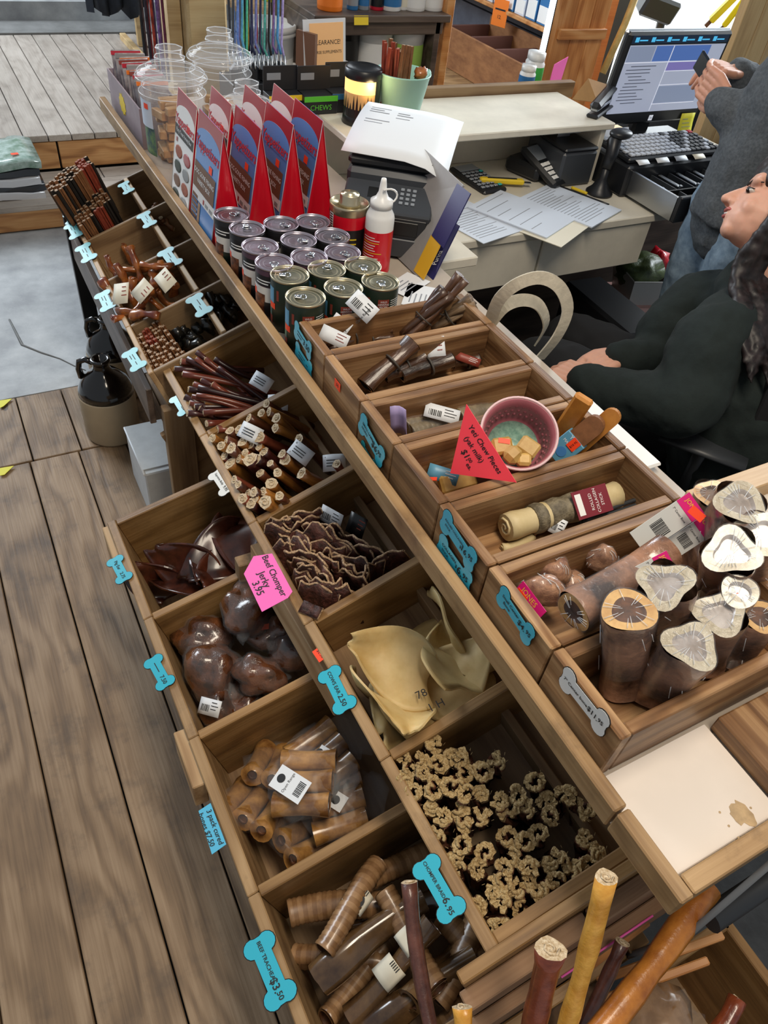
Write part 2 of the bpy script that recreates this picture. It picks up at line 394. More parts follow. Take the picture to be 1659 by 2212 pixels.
# timber step and raised platform beyond
step = slab('floor_step', (-2.5, 3.865, -0.02), (1.6, 4.30, 0.03), 'dark_void')
def fb(name, a, b, w, t, mat, parent, wdir=(0, 0, 1)): return board(name, a, b, w, t, mat, parent, wdir)
for i in range(5):
    fb('step_riser', (-1.4 + i * .62, 3.855, .055), (-.785 + i * .62, 3.855, .055), .095, .03, 'fir', step)
for j in range(3):
    for i in range(6):
        fb('step_tread', (-1.4 + i * .47 + .1 * j, 3.90 + j * .13, .113), (-.935 + i * .47 + .1 * j, 3.90 + j * .13, .113), .126, .028, 'platform_wood', step, (0, 1, 0))
plat = slab('floor_platform', (-2.5, 4.26, 0.0), (5.5, 6.05, 0.27), 'dark_void')
plank_row(plat, 0.458 - 18 * .1125, 40, 4.225, 6.04, .1125, 0.30, 0.03, 'platform_wood', gap=.005)
for i in range(4): fb('platform_riser', (-1.3 + i * .9, 4.245, .2), (-.41 + i * .9, 4.245, .2), .13, .026, 'fir', plat)
slab('floor_far_step', (-3, 6.045, -.02), (6.5, 6.35, .31), 'concrete_dark')
slab('floor_far', (-3, 6.35, -.02), (6.5, 11.0, .42), 'concrete')
slab('wall_far', (-3, 9.6, .4), (7.0, 9.7, 3.6), 'cream_paint')
# ================================================================== sales counter with rails
CT = 0.93; RX = 0.463
ctr = thing('sales_counter', 'long wooden sales counter with a pale top and timber edge rail', 'counter', (0.7, 1.3, 0))
def part(name, mb, mats, parent): o = mb.build(name, mats); o.parent = parent; o.matrix_basis = parent.matrix_basis.inverted(); return o
plain('counter_top', 'b3a799', 0.36, var=0.07, scale=8)
mb = MB(); mb.box((.482, .185, .905), (.968, 2.66, CT), bev=.003); part('countertop', mb, 'counter_top', ctr)
mb = MB(); mb.box((.480, .062, .903), (1.9, .185, .928), bev=.002); mb.box((.968, .185, .903), (1.9, .52, .928), bev=.002); part('countertop_return', mb, 'laminate', ctr)
mb = MB(); mb.box((.484, .072, .928), (.662, .197, .9335), bev=.001); part('white_panel', mb, 'laminate_tray', ctr)
mb = MB(); rs_ = random.Random(3); c_ = PZ(1603, 1757, .934); n = 18
mb.prism([(c_.x + (.014 + rs_.uniform(-.005, .004)) * math.cos(2 * PI * i / n), c_.y + (.016 + rs_.uniform(-.006, .004)) * math.sin(2 * PI * i / n)) for i in range(n)], .0004, z0=.9336)
for q in range(9): d_ = PZ(1603 + rs_.uniform(-60, 30), 1757 + rs_.uniform(-20, 60), .934); mb.prism([(d_.x + .0016 * math.cos(i), d_.y + .0016 * math.sin(i)) for i in range(6)], .0003, z0=.9336)
plain('stain_tan', 'b79d78', .5, var=.2, scale=60); o = part('glue_stain', mb, 'stain_tan', ctr); o['kind'] = 'stuff'
board('front_rail', (.4605, 2.60, .9405), (.4715, .152, .9405), .039, .019, 'rim_wood', ctr)
board('front_rail', (.4715, .149, .9405), (.4725, .046, .9405), .039, .019, 'rim_wood', ctr)
board('end_rail', (.483, .058, .9405), (1.9, .058, .9405), .039, .022, 'rim_wood', ctr)
board('back_rail', (.935, .505, .942), (1.9, .505, .942), .036, .042, 'pale_strip', ctr)
board('top_board', (.80, .065, .945), (.80, .19, .945), .27, .028, 'crate_wood', ctr, (1, 0, 0))
mb = MB(); mb.box((.945, .55, .80), (.968, 2.66, .905)); part('back_apron', mb, 'cream_paint', ctr)
mb = MB(); mb.box((.70, .10, 0.0), (.72, 2.62, .905)); part('carcass_panel', mb, 'plank_brown', ctr)
mb = MB(); mb.box((.70, 2.60, 0.0), (.95, 2.62, .905)); part('end_panel', mb, 'plank_brown', ctr)
# white ledge just behind the crates, rounded end
mb = MB(); mb.box((.868, .60, .945), (.955, .80, .953), bev=.004); part('back_ledge', mb, 'white_plastic', ctr)
# ================================================================== tilted bin tiers
def tier(name, label, x0, z0, slope, ydiv, depth, inner, mats, wall=.018, front_t=.02, skew=0.0):
    a = math.atan(slope); u = Vector((math.cos(a), 0, math.sin(a))); w = Vector((-math.sin(a), 0, math.cos(a)))
    O = Vector((x0, 0, z0)); y0, y1 = min(ydiv), max(ydiv)
    t = thing(name, label, 'bin shelf', (x0, (y0 + y1) / 2, 0))
    P = lambda uu, y, ww: O + u * uu + w * ww + Vector((skew * (y - y0), y, 0))
    h = inner
    for k, (ya, yb) in enumerate(zip(sorted(ydiv)[:-1], sorted(ydiv)[1:])):
        board('front_board', P(front_t / 2, ya - (wall / 2 if k == 0 else -0.0004), -h / 2), P(front_t / 2, yb + (wall / 2 if k == len(ydiv) - 2 else -.0004), -h / 2), h, front_t, mats[0], t, w)
    for y in ydiv:
        board('divider', P(front_t, y, -h / 2 - .0015), P(depth, y, -h / 2 - .0015), h, wall, mats[1], t, w)
    board('bin_floor', P(depth / 2, y0, -h - .006), P(depth / 2, y1, -h - .006), depth, .012, mats[2], t, u)
    board('back_board', P(depth + .009, y0, -h / 2 + .03), P(depth + .009, y1, -h / 2 + .03), h + .1, .016, mats[2], t, w)
    return t, P
MIDY = [0.146, 0.438, 0.727, 1.000, 1.298, 1.566]
mid, PM = tier('middle_bin_shelf', 'middle tilted row of brown wooden bins under the counter rail', .352, .652, .37, MIDY, .40, .125, ('rim_wood', 'bin_wood', 'plank_brown'), skew=-.02)
LOWY = [0.098, 0.401, 0.704, 1.003, 1.300]
low, PL = tier('lower_bin_shelf', 'lowest tilted row of wide wooden bins standing just above the floor', .112, .452, .25, LOWY, .50, .19, ('rim_wood', 'bin_wood', 'plank_brown'), skew=-.012)
FARY = [1.575, 1.792, 2.045, 2.305, 2.565]
far, PF = tier('compartment_tray', 'tilted wooden tray split into two rows of small compartments', .288, .652, .37, FARY, .41, .115, ('pale_strip', 'plank_brown', 'plank_brown'), wall=.011, front_t=.014)
for k, (ya, yb) in enumerate(zip(FARY[:-1], FARY[1:])):
    board('middle_strip', PF(.213, ya + .006, -.056), PF(.213, yb - .006, -.056), .116, .014, 'pale_strip', far, PF(0, 0, 1) - PF(0, 0, 0))
# supports
for (ya, yb) in ((1.308, 1.19), (.735, .615)): board('batten', (.098, ya, .405), (.098, yb, .405), .075, .026, 'pale_strip', low)
for y in (1.28, .68, .12): board('post', (.165, y, 0), (.165, y, .24), .06, .03, 'plank_brown', low, (0, 1, 0))
board('ledger', (.346, .985, .568), (.362, .60, .568), .08, .026, 'pale_strip', mid)
for y in (1.56, 1.0): board('post', (.345, y, 0), (.345, y, .55), .075, .03, 'plank_brown', mid, (1, 0, 0))
board('side_panel', (.36, 1.572, .30), (.66, 1.572, .42), .34, .016, 'plank_brown', mid, (0, 0, 1))
board('side_panel', (.29, 1.60, .53), (.29, 2.56, .53), .11, .016, 'dark_shelf', far, (0, 0, 1))
board('end_post', (.30, 2.58, 0), (.30, 2.58, .62), .05, .03, 'black_plastic', far, (1, 0, 0))
# near end of the shelving: boards stacked side by side
nd = thing('shelf_end_frame', 'rough sawn timber frame boards closing the near end of the bins', 'frame', (.45, .1, 0))
board('frame_board', (.315, .127, .615), (.60, .127, .70), .10, .017, 'bin_wood', nd)
board('frame_board', (.318, .105, .575), (.505, .105, .635), .10, .026, 'rough_timber', nd)
board('frame_board', (.51, .105, .636), (.66, .105, .684), .10, .026, 'rough_timber', nd)
board('frame_board', (.33, .082, .50), (.70, .082, .60), .12, .018, 'rough_timber', nd)
board('frame_board', (.345, .062, .42), (.60, .062, .47), .09, .018, 'bin_wood', nd)
board('frame_board', (.605, .062, .475), (.64, .062, .481), .09, .018, 'bin_wood', nd)
mb = MB(); mb.tube([(.45, .0722, .595), (.52, .0722, .618), (.60, .0722, .641)], .0016, n=5); part('chalk_line', mb, 'neon_pink', nd)
board('side_board', (.67, .09, .80), (1.5, .09, .80), .10, .03, 'pale_strip', nd)
mb = MB(); mb.tube([(.66, .03, .66), (1.6, .03, .66)], .018, n=14); part('pipe', mb, 'charcoal_plastic', nd)
mb = MB(); mb.tube([(.60, .055, .50), (.62, .03, .66), (.70, .04, .80), (.9, .05, .885)], .005, n=6); part('grey_cord', mb, 'grey_plastic', nd)
# ================================================================== wooden crates on the counter
CY = [(1.119, 1.003), (1.001, .862), (.860, .745), (.743, .604), (.602, .476), (.473, .332), (.329, .201)]
CL = ['stained wooden crate of thin dried meat bundles beside the cans', 'stained wooden crate of dark gullet tubes with an orange price sticker', 'stained wooden crate of small horns with two price bones on it',
      'stained wooden crate carrying the pink handwritten card and the bowl', 'stained wooden crate holding one long wrapped hide roll', 'stained wooden crate of small shrink-wrapped bone pieces', 'stained wooden crate of tall shrink-wrapped bones at the counter end']
crates = []
for (ya, yb), lb in zip(CY, CL):
    c = thing('wooden_crate', lb, 'crate', (.667, (ya + yb) / 2, .93), 'wooden crates on the counter')
    x0, x1 = .488, .846; z0, z1 = .9305, 1.02; t_ = .017
    board('front_board', (x0 + t_ / 2, ya, (z0 + z1) / 2), (x0 + t_ / 2, yb, (z0 + z1) / 2), z1 - z0, t_, 'crate_wood', c)
    board('back_board', (x1 - t_ / 2, ya, (z0 + z1) / 2), (x1 - t_ / 2, yb, (z0 + z1) / 2), z1 - z0, t_, 'crate_wood', c)
    for y in (ya - t_ / 2, yb + t_ / 2): board('side_board', (x0 + t_ + .0006, y, (z0 + z1) / 2 - .001), (x1 - t_ - .0006, y, (z0 + z1) / 2 - .001), z1 - z0 - .002, t_, 'crate_wood', c)
    mb = MB(); mb.box((x0 + t_, yb + t_, z0), (x1 - t_, ya - t_, z0 + .006)); o = mb.build('bottom_board', 'crate_wood'); o.parent = c; o.matrix_basis = c.matrix_basis.inverted()
    crates.append(c)
# ================================================================== cashier desk with hutch
DZ = .83
desk = thing('cashier_desk', 'cream painted desk with two drawers and a shelf hutch', 'desk', (1.6, 1.95, 0))
def pbox(name, lo, hi, mat, parent, bev=.003): mb = MB(); mb.box(lo, hi, bev=bev); return part(name, mb, mat, parent)
pbox('desktop', (1.0, 1.66, DZ - .025), (2.75, 2.24, DZ), 'cream_paint', desk)
pbox('drawer', (1.02, 1.668, DZ - .17), (1.527, 2.1, DZ - .028), 'cream_paint', desk)
pbox('drawer', (1.535, 1.668, DZ - .17), (1.975, 2.1, DZ - .028), 'cream_paint', desk)
pbox('hutch_top', (.99, 1.925, 1.002), (1.945, 2.245, 1.022), 'cream_paint', desk)
pbox('hutch_side', (1.908, 1.94, DZ), (1.928, 2.2, 1.002), 'cream_paint', desk)
pbox('hutch_back', (1.0, 2.185, DZ), (1.91, 2.2, 1.002), 'cream_paint', desk)
board('back_rail', (1.0, 2.262, 1.025), (2.02, 2.262, 1.025), .05, .03, 'plank_brown', desk)
pbox('desk_leg', (2.68, 1.70, 0), (2.74, 1.76, DZ - .026), 'cream_paint', desk)
pbox('back_panel', (1.0, 2.2, 0), (3.6, 2.215, DZ - .03), 'dark_shelf', desk)
# ================================================================== background structure (right: shelf wall and window; left: post)
def quadbox(name, p, th, mat, nrm, parent=None):
    """upright slab from four corner points p (in order), pushed back along nrm by th"""
    nrm = Vector(nrm).normalized(); mb = MB(); P4 = [Vector(q) for q in p]; V = P4 + [q + nrm * th for q in P4]
    mb.add(V, [(0, 1, 2, 3), (7, 6, 5, 4), (0, 4, 5, 1), (1, 5, 6, 2), (2, 6, 7, 3), (3, 7, 4, 0)]); return struct(name, mb.mesh(name, mat), None, parent)
# wall of grey boards behind the loose-goods trough, running away from the desk
wr = slab('wall_right', (3.27, 3.35, .3), (3.31, 6.2, 1.6), 'dark_void')
plain('slate_paint', '5a5f6c', 0.6, var=.15, scale=12)
for i in range(5): board('wall_board', (3.258, 3.36, .65 + i * .2), (3.258, 6.1, .65 + i * .2), .192, .02, 'slate_paint', wr)
slab('floor_back', (1.95, 2.30, .52), (3.2, 6.04, .549), 'rim_wood')
# ================================================================== goods in the bins
def PTW(px, py, P, w):
    """photo pixel -> point on a tier's tilted plane at height w above its rim plane"""
    o = P(0, 0, w); n = (P(0, 0, 1) - P(0, 0, 0)).normalized(); d = ray(px, py); return CAM + d * ((o - CAM).dot(n) / d.dot(n))
def zs(x0, y0, s, pts): return [(x0 + a / s, y0 + b / s) for a, b in pts]
rnd = random.uniform
plain('stick_end', 'e6d5b8', 0.8, col2='b79d78', scale=260, bump=.4)
plain('fibre_tan', 'e2c793', 0.85, col2='a9864f', scale=420, bump=.7)
plain('braid_brown', '80523c', 0.42, col2='3a2119', scale=70, bump=.5, rnd=.25)
plain('bully_red', '8a4630', 0.35, col2='5a2419', scale=45, stretch=(1, 1, .15), coat=.25, rnd=.25)
plain('bully_dark', '4a201c', 0.35, col2='2c1210', scale=45, stretch=(1, 1, .15), coat=.3, rnd=.25)
plain('bully_amber', 'b47a35', 0.32, col2='74441f', scale=35, stretch=(1, 1, .2), coat=.35, rnd=.22)
plain('bully_brown', '6e3d22', 0.35, col2='3c1f14', scale=40, stretch=(1, 1, .2), coat=.3, rnd=.25)
plain('jerky_brown', '5e342a', 0.5, col2='2a150f', scale=90, bump=.6, rnd=.25)
plain('jerky_edge', 'd3b48e', 0.8, col2='7d5c44', scale=300)
plain('hide_cream', 'dcc48d', 0.55, col2='bd9c5f', scale=9, bump=.12, sss=.12, rnd=.08)
plain('pig_ear', '5a2c1c', 0.3, col2='2e130c', scale=22, coat=.4, rnd=.2)
plain('wrapped_meat', '744426', 0.26, col2='22120c', scale=20, bump=.9, coat=.9, rnd=.2)
plain('cured_bone', 'b5864a', 0.3, col2='6d4622', scale=24, coat=.5, rnd=.15)
plain('marrow', '6b4020', 0.6, col2='3e2211', scale=60)
plain('trachea', 'a3805c', 0.34, col2='7c5b3a', scale=30, coat=.4, rnd=.2); plain('trachea_dark', '8f6c4a', 0.34, col2='6b4c2f', scale=30, coat=.4, rnd=.2)
plain('trachea_gloss', '6f5436', 0.2, col2='3f2a18', scale=18, coat=.8, rnd=.15)
plain('treat_black', '24221d', 0.3, col2='0c0b09', scale=40, coat=.5, rnd=.3)
plain('chew_brown', '7c5232', 0.55, rnd=.3, var=.2, scale=60)
plain('chew_black', '25201d', 0.5, rnd=.3, var=.2, scale=60)
plain('chew_red', '8c3b28', 0.55, rnd=.2, var=.2, scale=60)
plain('chew_end', 'a98e73', 0.75, var=.25, scale=200, rnd=.12)
plain('chew_end_red', '9c5a45', 0.75, var=.2, scale=200)
plain('snout', 'bd7333', 0.3, col2='6a2a1a', scale=25, coat=.5, rnd=.25)
plain('film', 'f2f6fa', 0.1, alpha=.05, spec=1.0)
plain('film_soft', 'eef2f6', 0.16, alpha=.05, spec=.9)
for k in ('film', 'film_soft'): M[k].use_backface_culling = False
def card_mesh(w, h, mats=('white_paper', 'ink'), bar=True, curl=.0, bands=3):
    mb = MB(); g = [[(-w / 2 + w * i / 4, -h / 2 + h * j / 2, curl * ((i - 2) / 2) ** 2) for j in range(3)] for i in range(5)]; mb.sheet(g, .0007, 0)
    z = .0008 + 0
    if bar:
        x = -w * .38
        while x < -w * .02:
            b = rnd(.0006, .0019) * w / .05; mb.box((x, -h * .28, z + curl * .3), (x + b, h * .12, z + .0003 + curl * .3), 1); x += b + rnd(.0006, .0016) * w / .05
    for r in range(bands): mb.box((w * .06, h * (.28 - r * .2), z + curl * .3), (w * rnd(.3, .42), h * (.28 - r * .2) + h * .045, z + .0003 + curl * .3), 1)
    return mb.mesh('tag_card', list(mats))
CARD = card_mesh(.052, .034)
CARD2 = card_mesh(.04, .05, ('paper_cream', 'chew_red'), bar=False)
def place(me, name, T, label, cat, group): return tag(put(name, me, None, T), label, cat, group)
# ---- braided chews, standing end up
def braid_mesh(seed):
    rg = random.Random(seed); mb = MB(); n = 26; path = []
    turns = rg.uniform(.8, 1.15); sx = rg.choice((-1, 1)); mode = seed % 3
    for i in range(n):
        t = i / (n - 1)
        if mode == 0: a = turns * 2 * PI * t * sx; r = .003 + .0075 * t; p = (r * math.cos(a), r * math.sin(a))
        elif mode == 1: p = ((t - .5) * .021 + .004 * math.sin(9 * t), .0085 * math.sin(2 * PI * t * 1.25 + .5) * sx)
        else: a = (t * 1.75 - .3) * PI; p = (.0078 * math.cos(a) + .003 * math.sin(7 * t), .0085 * math.sin(a) * sx + .004 * math.sin(5 * t))
        path.append(Vector((p[0] + rg.uniform(-.0008, .0008), p[1] + rg.uniform(-.0008, .0008))))
    L_, R_ = [], []
    for i in range(n):
        d = (path[min(i + 1, n - 1)] - path[max(i - 1, 0)]).normalized(); q = Vector((-d.y, d.x)); th = .0037 + .0010 * math.sin(i * 1.9) + rg.uniform(-.0003, .0003)
        L_.append(path[i] + q * th); R_.append(path[i] - q * th)
    poly = L_ + R_[::-1]; k = len(poly); rings = []
    for (z, sc, tw, off) in ((.0, 1.0, 0, 0), (-.006, 1.04, .1, 0), (-.03, .92, .8, .002), (-.06, 1.0, 1.7, -.002), (-.10, .9, 2.8, .002), (-.15, .95, 4.0, 0)):
        c, s_ = math.cos(tw), math.sin(tw)
        rings.append([((p.x * c - p.y * s_) * sc + off, (p.x * s_ + p.y * c) * sc - off, z + (rg.uniform(-.0016, .0016) if z > -.01 else 0)) for p in poly])
    V = [p for r in rings for p in r]; F1 = []; F2 = []
    for j in range(len(rings) - 1):
        for i in range(k):
            i2 = (i + 1) % k; (F1 if j == 0 else F2).append([j * k + i, j * k + i2, (j + 1) * k + i2, (j + 1) * k + i][::-1])
    mb.add(V, F2, 0, True); b = len(mb.v) - len(V)
    for f in F1: mb.f.append([b + i for i in f]); mb.mi.append(1); mb.sm.append(True)
    for i in range(n - 1): mb.f.append([b + i, b + i + 1, b + k - 2 - i, b + k - 1 - i][::-1]); mb.mi.append(1); mb.sm.append(False)
    # second folded strip and loose fibres on the cut end
    for q in range(2):
        a0 = rg.uniform(0, 6); c_ = Vector((rg.uniform(-.006, .006), rg.uniform(-.006, .006))); pts = [(c_.x + .0075 * math.cos(a0 + t * 2.6) * (1 - .25 * t), c_.y + .0075 * math.sin(a0 + t * 2.6), .0005 + rg.uniform(-.001, .0015)) for t in [i / 7 for i in range(8)]]
        mb.tube(pts, [.0022, .0030, .0028, .0033, .0027, .0031, .0026, .0018], n=5, mi=1); mb.tube([(p[0], p[1], -.004) for p in pts[::2]] + [(c_.x, c_.y, -.1)], .0042, n=5, mi=0)
    for q in range(7): a0 = rg.uniform(0, 6); r0 = rg.uniform(.004, .013); mb.tube([(r0 * math.cos(a0), r0 * math.sin(a0), -.001), ((r0 + .003) * math.cos(a0 + .2), (r0 + .003) * math.sin(a0 + .2), rg.uniform(.002, .005))], [.0007, .0002], n=3, mi=1)
    return mb.mesh('braid', ['braid_brown', 'fibre_tan'])
BR = [braid_mesh(i) for i in range(9)]
bp = zs(820, 1550, 2.86, [(345, 165), (135, 250), (265, 255), (360, 290), (160, 380), (280, 345), (205, 320), (205, 470), (440, 260), (510, 230), (520, 340), (640, 330), (730, 260), (960, 390), (850, 470), (330, 430), (450, 420), (530, 480), (625, 475), (740, 500), (790, 560), (915, 555), (1030, 520), (1060, 610), (1150, 480), (1270, 580), (320, 550), (390, 600), (510, 570), (640, 610), (350, 720), (520, 670), (510, 780), (790, 740), (900, 770), (980, 720), (1285, 750), (440, 880), (465, 950), (650, 840), (610, 950), (760, 920), (830, 880), (910, 930), (1050, 900), (1110, 860), (1200, 930), (1355, 840), (1290, 910), (700, 1050), (760, 1010), (920, 1000), (1080, 1010), (730, 1130), (830, 1070), (980, 1090), (600, 1180), (720, 1280), (880, 1210)])
for i, (x, y) in enumerate(bp):
    depth_w = -.004 - .05 * max(0, (x - 980) / 330)
    p = PTW(x, y, PM, depth_w + rnd(-.006, .01))
    d = Vector((-.30 + rnd(-.16, .16), -.10 + rnd(-.16, .16), 1))
    place(random.choice(BR), 'braided_chew', aim(p, d, rnd(0, 6.28)) @ Matrix.Scale(rnd(.95, 1.2), 4), 'dark braided meat chew standing with its pale frayed end up', 'dog chew', 'braided chews in the middle bin nearest the counter end')
# ---- sticks
LBL = {'bully_red': 'reddish brown', 'bully_dark': 'very dark brown', 'bully_amber': 'orange amber', 'bully_brown': 'chestnut brown'}
def stick(a, b, r, mat, name, label, group, bend=.006, flat=1.0, endmat='stick_end', n=8, wob=.12, cat='dog chew'):
    a, b = Vector(a), Vector(b); L_ = (b - a).length; T = aim(a, b - a); mb = MB(); k = 9
    sd = rnd(0, 99); pts, rad = [], []
    bx, by = rnd(-bend, bend), rnd(-bend, bend)
    for i in range(k):
        t = i / (k - 1); q = 4 * t * (1 - t); pts.append((bx * q, by * q, L_ * t))
        rr = r * (1 + wob * noise.noise(Vector((sd, t * 5, 0)))) * (1.12 if i == 0 else 1); rad.append((rr, rr * flat))
    pf = [(math.cos(2 * PI * i / n) * (1 + .12 * math.cos(2 * (2 * PI * i / n) + sd)), math.sin(2 * PI * i / n) * (1 + .1 * math.sin(3 * (2 * PI * i / n) + sd))) for i in range(n)]
    mb.tube(pts, rad, mi=0, prof=pf, capmi=1)
    # swirl on the cut end
    sw = [(r * .72 * (1 - .72 * j / 9) * math.cos(j * .95), r * .72 * flat * (1 - .72 * j / 9) * math.sin(j * .95), -.0006) for j in range(10)]
    mb.tube(sw, r * .13, n=4, mi=1)
    if name == 'bully_stick': label = 'thin %s dried meat stick leaning over the bin rim' % LBL[mat]
    if name == 'thick_bully_stick': label = 'thick %s dried meat stick with a curled pale end' % LBL[mat]
    return tag(mb.build(name, [mat, endmat], None, T), label, cat, group)
e1 = zs(350, 740, 3.687, [(100, 210), (165, 250), (150, 150), (205, 130), (275, 75), (272, 128), (345, 130), (420, 130), (210, 370), (240, 430), (275, 420), (260, 515), (345, 470), (200, 560), (355, 645), (440, 690), (290, 360), (310, 300), (250, 330), (180, 430), (300, 520), (400, 330), (450, 200), (220, 480), (330, 560), (420, 560)])
for i, (x, y) in enumerate(e1):
    w = .028 - .016 * max(0, (x - 430) / 60) + rnd(-.012, .012)
    a = PTW(x, y, PM, w); u_end = rnd(.13, .24)
    b = PM(u_end, a.y - rnd(.03, .15), -.10 + rnd(-.01, .03)); b.y = max(1.315, min(1.55, b.y))
    am = i in (3, 12); stick(a, b, rnd(.0062, .0082), 'bully_amber' if am and i == 12 else random.choice(('bully_red', 'bully_dark', 'bully_dark', 'bully_red')), 'bully_stick', None, 'thin meat sticks in the farthest middle bin', bend=.012)
e2 = zs(350, 740, 3.687, [(830, 485), (850, 550), (690, 600), (910, 600), (540, 700), (610, 690), (510, 780), (470, 820), (400, 760), (550, 840), (640, 790), (700, 810), (775, 750), (745, 720), (680, 740), (770, 830), (810, 870), (1090, 765), (955, 885), (610, 925), (495, 900), (750, 930), (540, 960), (780, 1040), (920, 1035), (1110, 1040), (980, 930), (575, 1090), (605, 1130), (640, 1240), (680, 1205), (730, 1190), (740, 1240), (805, 1185), (710, 1280), (820, 1270), (935, 1220), (1390, 965), (870, 1120), (900, 680), (790, 560), (700, 930), (860, 960), (660, 880)])
for i, (x, y) in enumerate(e2):
    w = .018 + rnd(-.012, .016) - .05 * max(0, (x - 620) / 110)
    a = PTW(x, y, PM, w); b = a + Vector((rnd(.06, .12), rnd(-.035, .02), -rnd(.085, .12))); b.y = max(1.02, min(1.28, b.y))
    r = rnd(.0092, .0122) * (1.35 if i in (9, 22, 26, 35, 41) else 1)
    stick(a, b, r, random.choice(('bully_amber', 'bully_amber', 'bully_brown', 'bully_brown', 'bully_red', 'bully_dark')), 'thick_bully_stick', 'thick amber to brown dried meat stick with a curled pale end', 'thick meat sticks behind the white price bone', bend=.006, flat=rnd(.75, 1.1))
# loose paper sleeves among the sticks
for (x, y, w, rz, lb) in ((565, 825, .0, .4, 'white paper tag with a dark emblem among the thin meat sticks'), (600, 870, -.02, .9, 'folded white paper sleeve on the thin meat sticks'), (541, 935, .03, .5, 'white paper sleeve above the thick meat sticks'), (650, 978, .012, .3, 'white sleeve with printed box wrapped on a thick meat stick'), (722, 1000, -.03, 1.0, 'crumpled white sleeve at the back of the thick stick bin')):
    p = PTW(x, y, PM, w); mb = MB()
    g = [[((i - 2) * .013, (j - 1.5) * .012, .006 * math.cos((i - 2) * .8) + rnd(-.001, .001)) for j in range(4)] for i in range(5)]; mb.sheet(g, .0006)
    for k in range(3): mb.box((-.016, .004 - k * .006, .0075), (.012, .0058 - k * .006, .0079), 1)
    o = place(mb.mesh('paper_sleeve', ['white_paper', 'ink']), 'paper_sleeve', frame(p, Vector((.55, -.8, -.1)).normalized(), Vector((.6, .42, .68)).normalized(), Vector((-.5, -.43, .75)).normalized()) @ Matrix.Rotation(rz - .5, 4, 'Z'), lb, 'paper tag', None)
# ---- jerky slabs
def slab_mesh(seed, L_=.085, H=.1, th=.004):
    rg = random.Random(seed); mb = MB(); g = []; c1, c2 = rg.uniform(-1, 1), rg.uniform(2.5, 5.5); ph = rg.uniform(0, 6)
    for i in range(10):
        t = i / 9; row = []
        for j in range(6):
            s_ = j / 5
            row.append(((t - .5) * L_, .010 * c1 * (1 - 4 * (t - .5) ** 2) + .0035 * math.sin(c2 * t * 3 + ph + s_) + .004 * s_ * rg.uniform(-1, 1) * .2, -H * s_ + (.006 * math.sin(t * 9 + ph) + rg.uniform(-.002, .002) if j == 0 else 0)))
        g.append(row)
    mb.sheet(g, th, 0, edgemi=0)
    top = [(Vector(r[0]) + Vector((0, rg.uniform(-.0008, .0008), .0005))) for r in g]
    mb.tube(top, [th * rg.uniform(.45, .75) for _ in top], n=5, mi=1)
    for e in (0, 9): mb.tube([Vector(p) for p in g[e][:3]], [th * .55, th * .5, th * .4], n=5, mi=1)
    return mb.mesh('jerky', ['jerky_brown', 'jerky_edge'])
JM = [slab_mesh(i, rnd(.055, .095)) for i in range(12)]
jp = zs(500, 1050, 2.765, [(230, 175), (330, 180), (420, 165), (480, 190), (190, 240), (310, 275), (390, 290), (290, 330), (340, 355), (420, 350), (540, 250), (600, 300), (560, 340), (670, 330), (740, 330), (330, 410), (420, 420), (470, 390), (560, 430), (640, 420), (700, 440), (380, 490), (440, 540), (500, 520), (560, 560), (640, 560), (690, 520), (740, 480), (300, 480), (360, 550), (430, 600), (530, 610), (600, 640), (850, 480), (900, 440), (260, 420), (800, 380), (750, 590)])
for i, (x, y) in enumerate(jp):
    p = PTW(x, y, PM, .006 - .035 * max(0, (x - 700) / 130) + rnd(-.004, .014)); an = rnd(-1.25, -.55) + (PI if i % 2 else 0)
    if i in (1, 2, 3, 33, 34): an += .9
    p.y = max(.775, min(.965, p.y)); p.x = max(.395, p.x)
    place(random.choice(JM), 'jerky_slab', TR(p, rnd(-.3, .3), rnd(-.25, .25) - .3, an), 'dark curled slab of dried meat standing on edge', 'dog chew', 'dried meat slabs behind the pink price card')
mb = MB(); g = [[((i - 2) * .011, (j - 1) * .012, .002 * math.sin(i * 2)) for j in range(3)] for i in range(5)]; mb.sheet(g, .004, 0, edgemi=1)
place(mb.mesh('jerky', ['jerky_brown', 'jerky_edge']), 'jerky_slab', frame(PTW(672, 1318, PM, .008), (.5, -.8, .15), (.7, .55, .4), (-.4, -.1, .9)), 'small broken piece of dried meat lying on the divider by the hide ears', 'dog chew', None)
for (x, y, lb, me) in ((715, 1117, 'white barcode tag at the back of the dried meat slabs', CARD), (770, 1135, 'dark printed card behind the dried meat slabs', None)):
    p = PTW(x, y, PM, -.005)
    T = frame(p, Vector((.45, -.85, .05)).normalized(), Vector((.35, .2, .9)).normalized(), Vector((-.75, -.4, .38)).normalized())
    if me is None: me = card_mesh(.04, .045, ('tag_black', 'chew_red'), bar=False)
    place(me, 'tag_card', T, lb, 'paper tag', None)
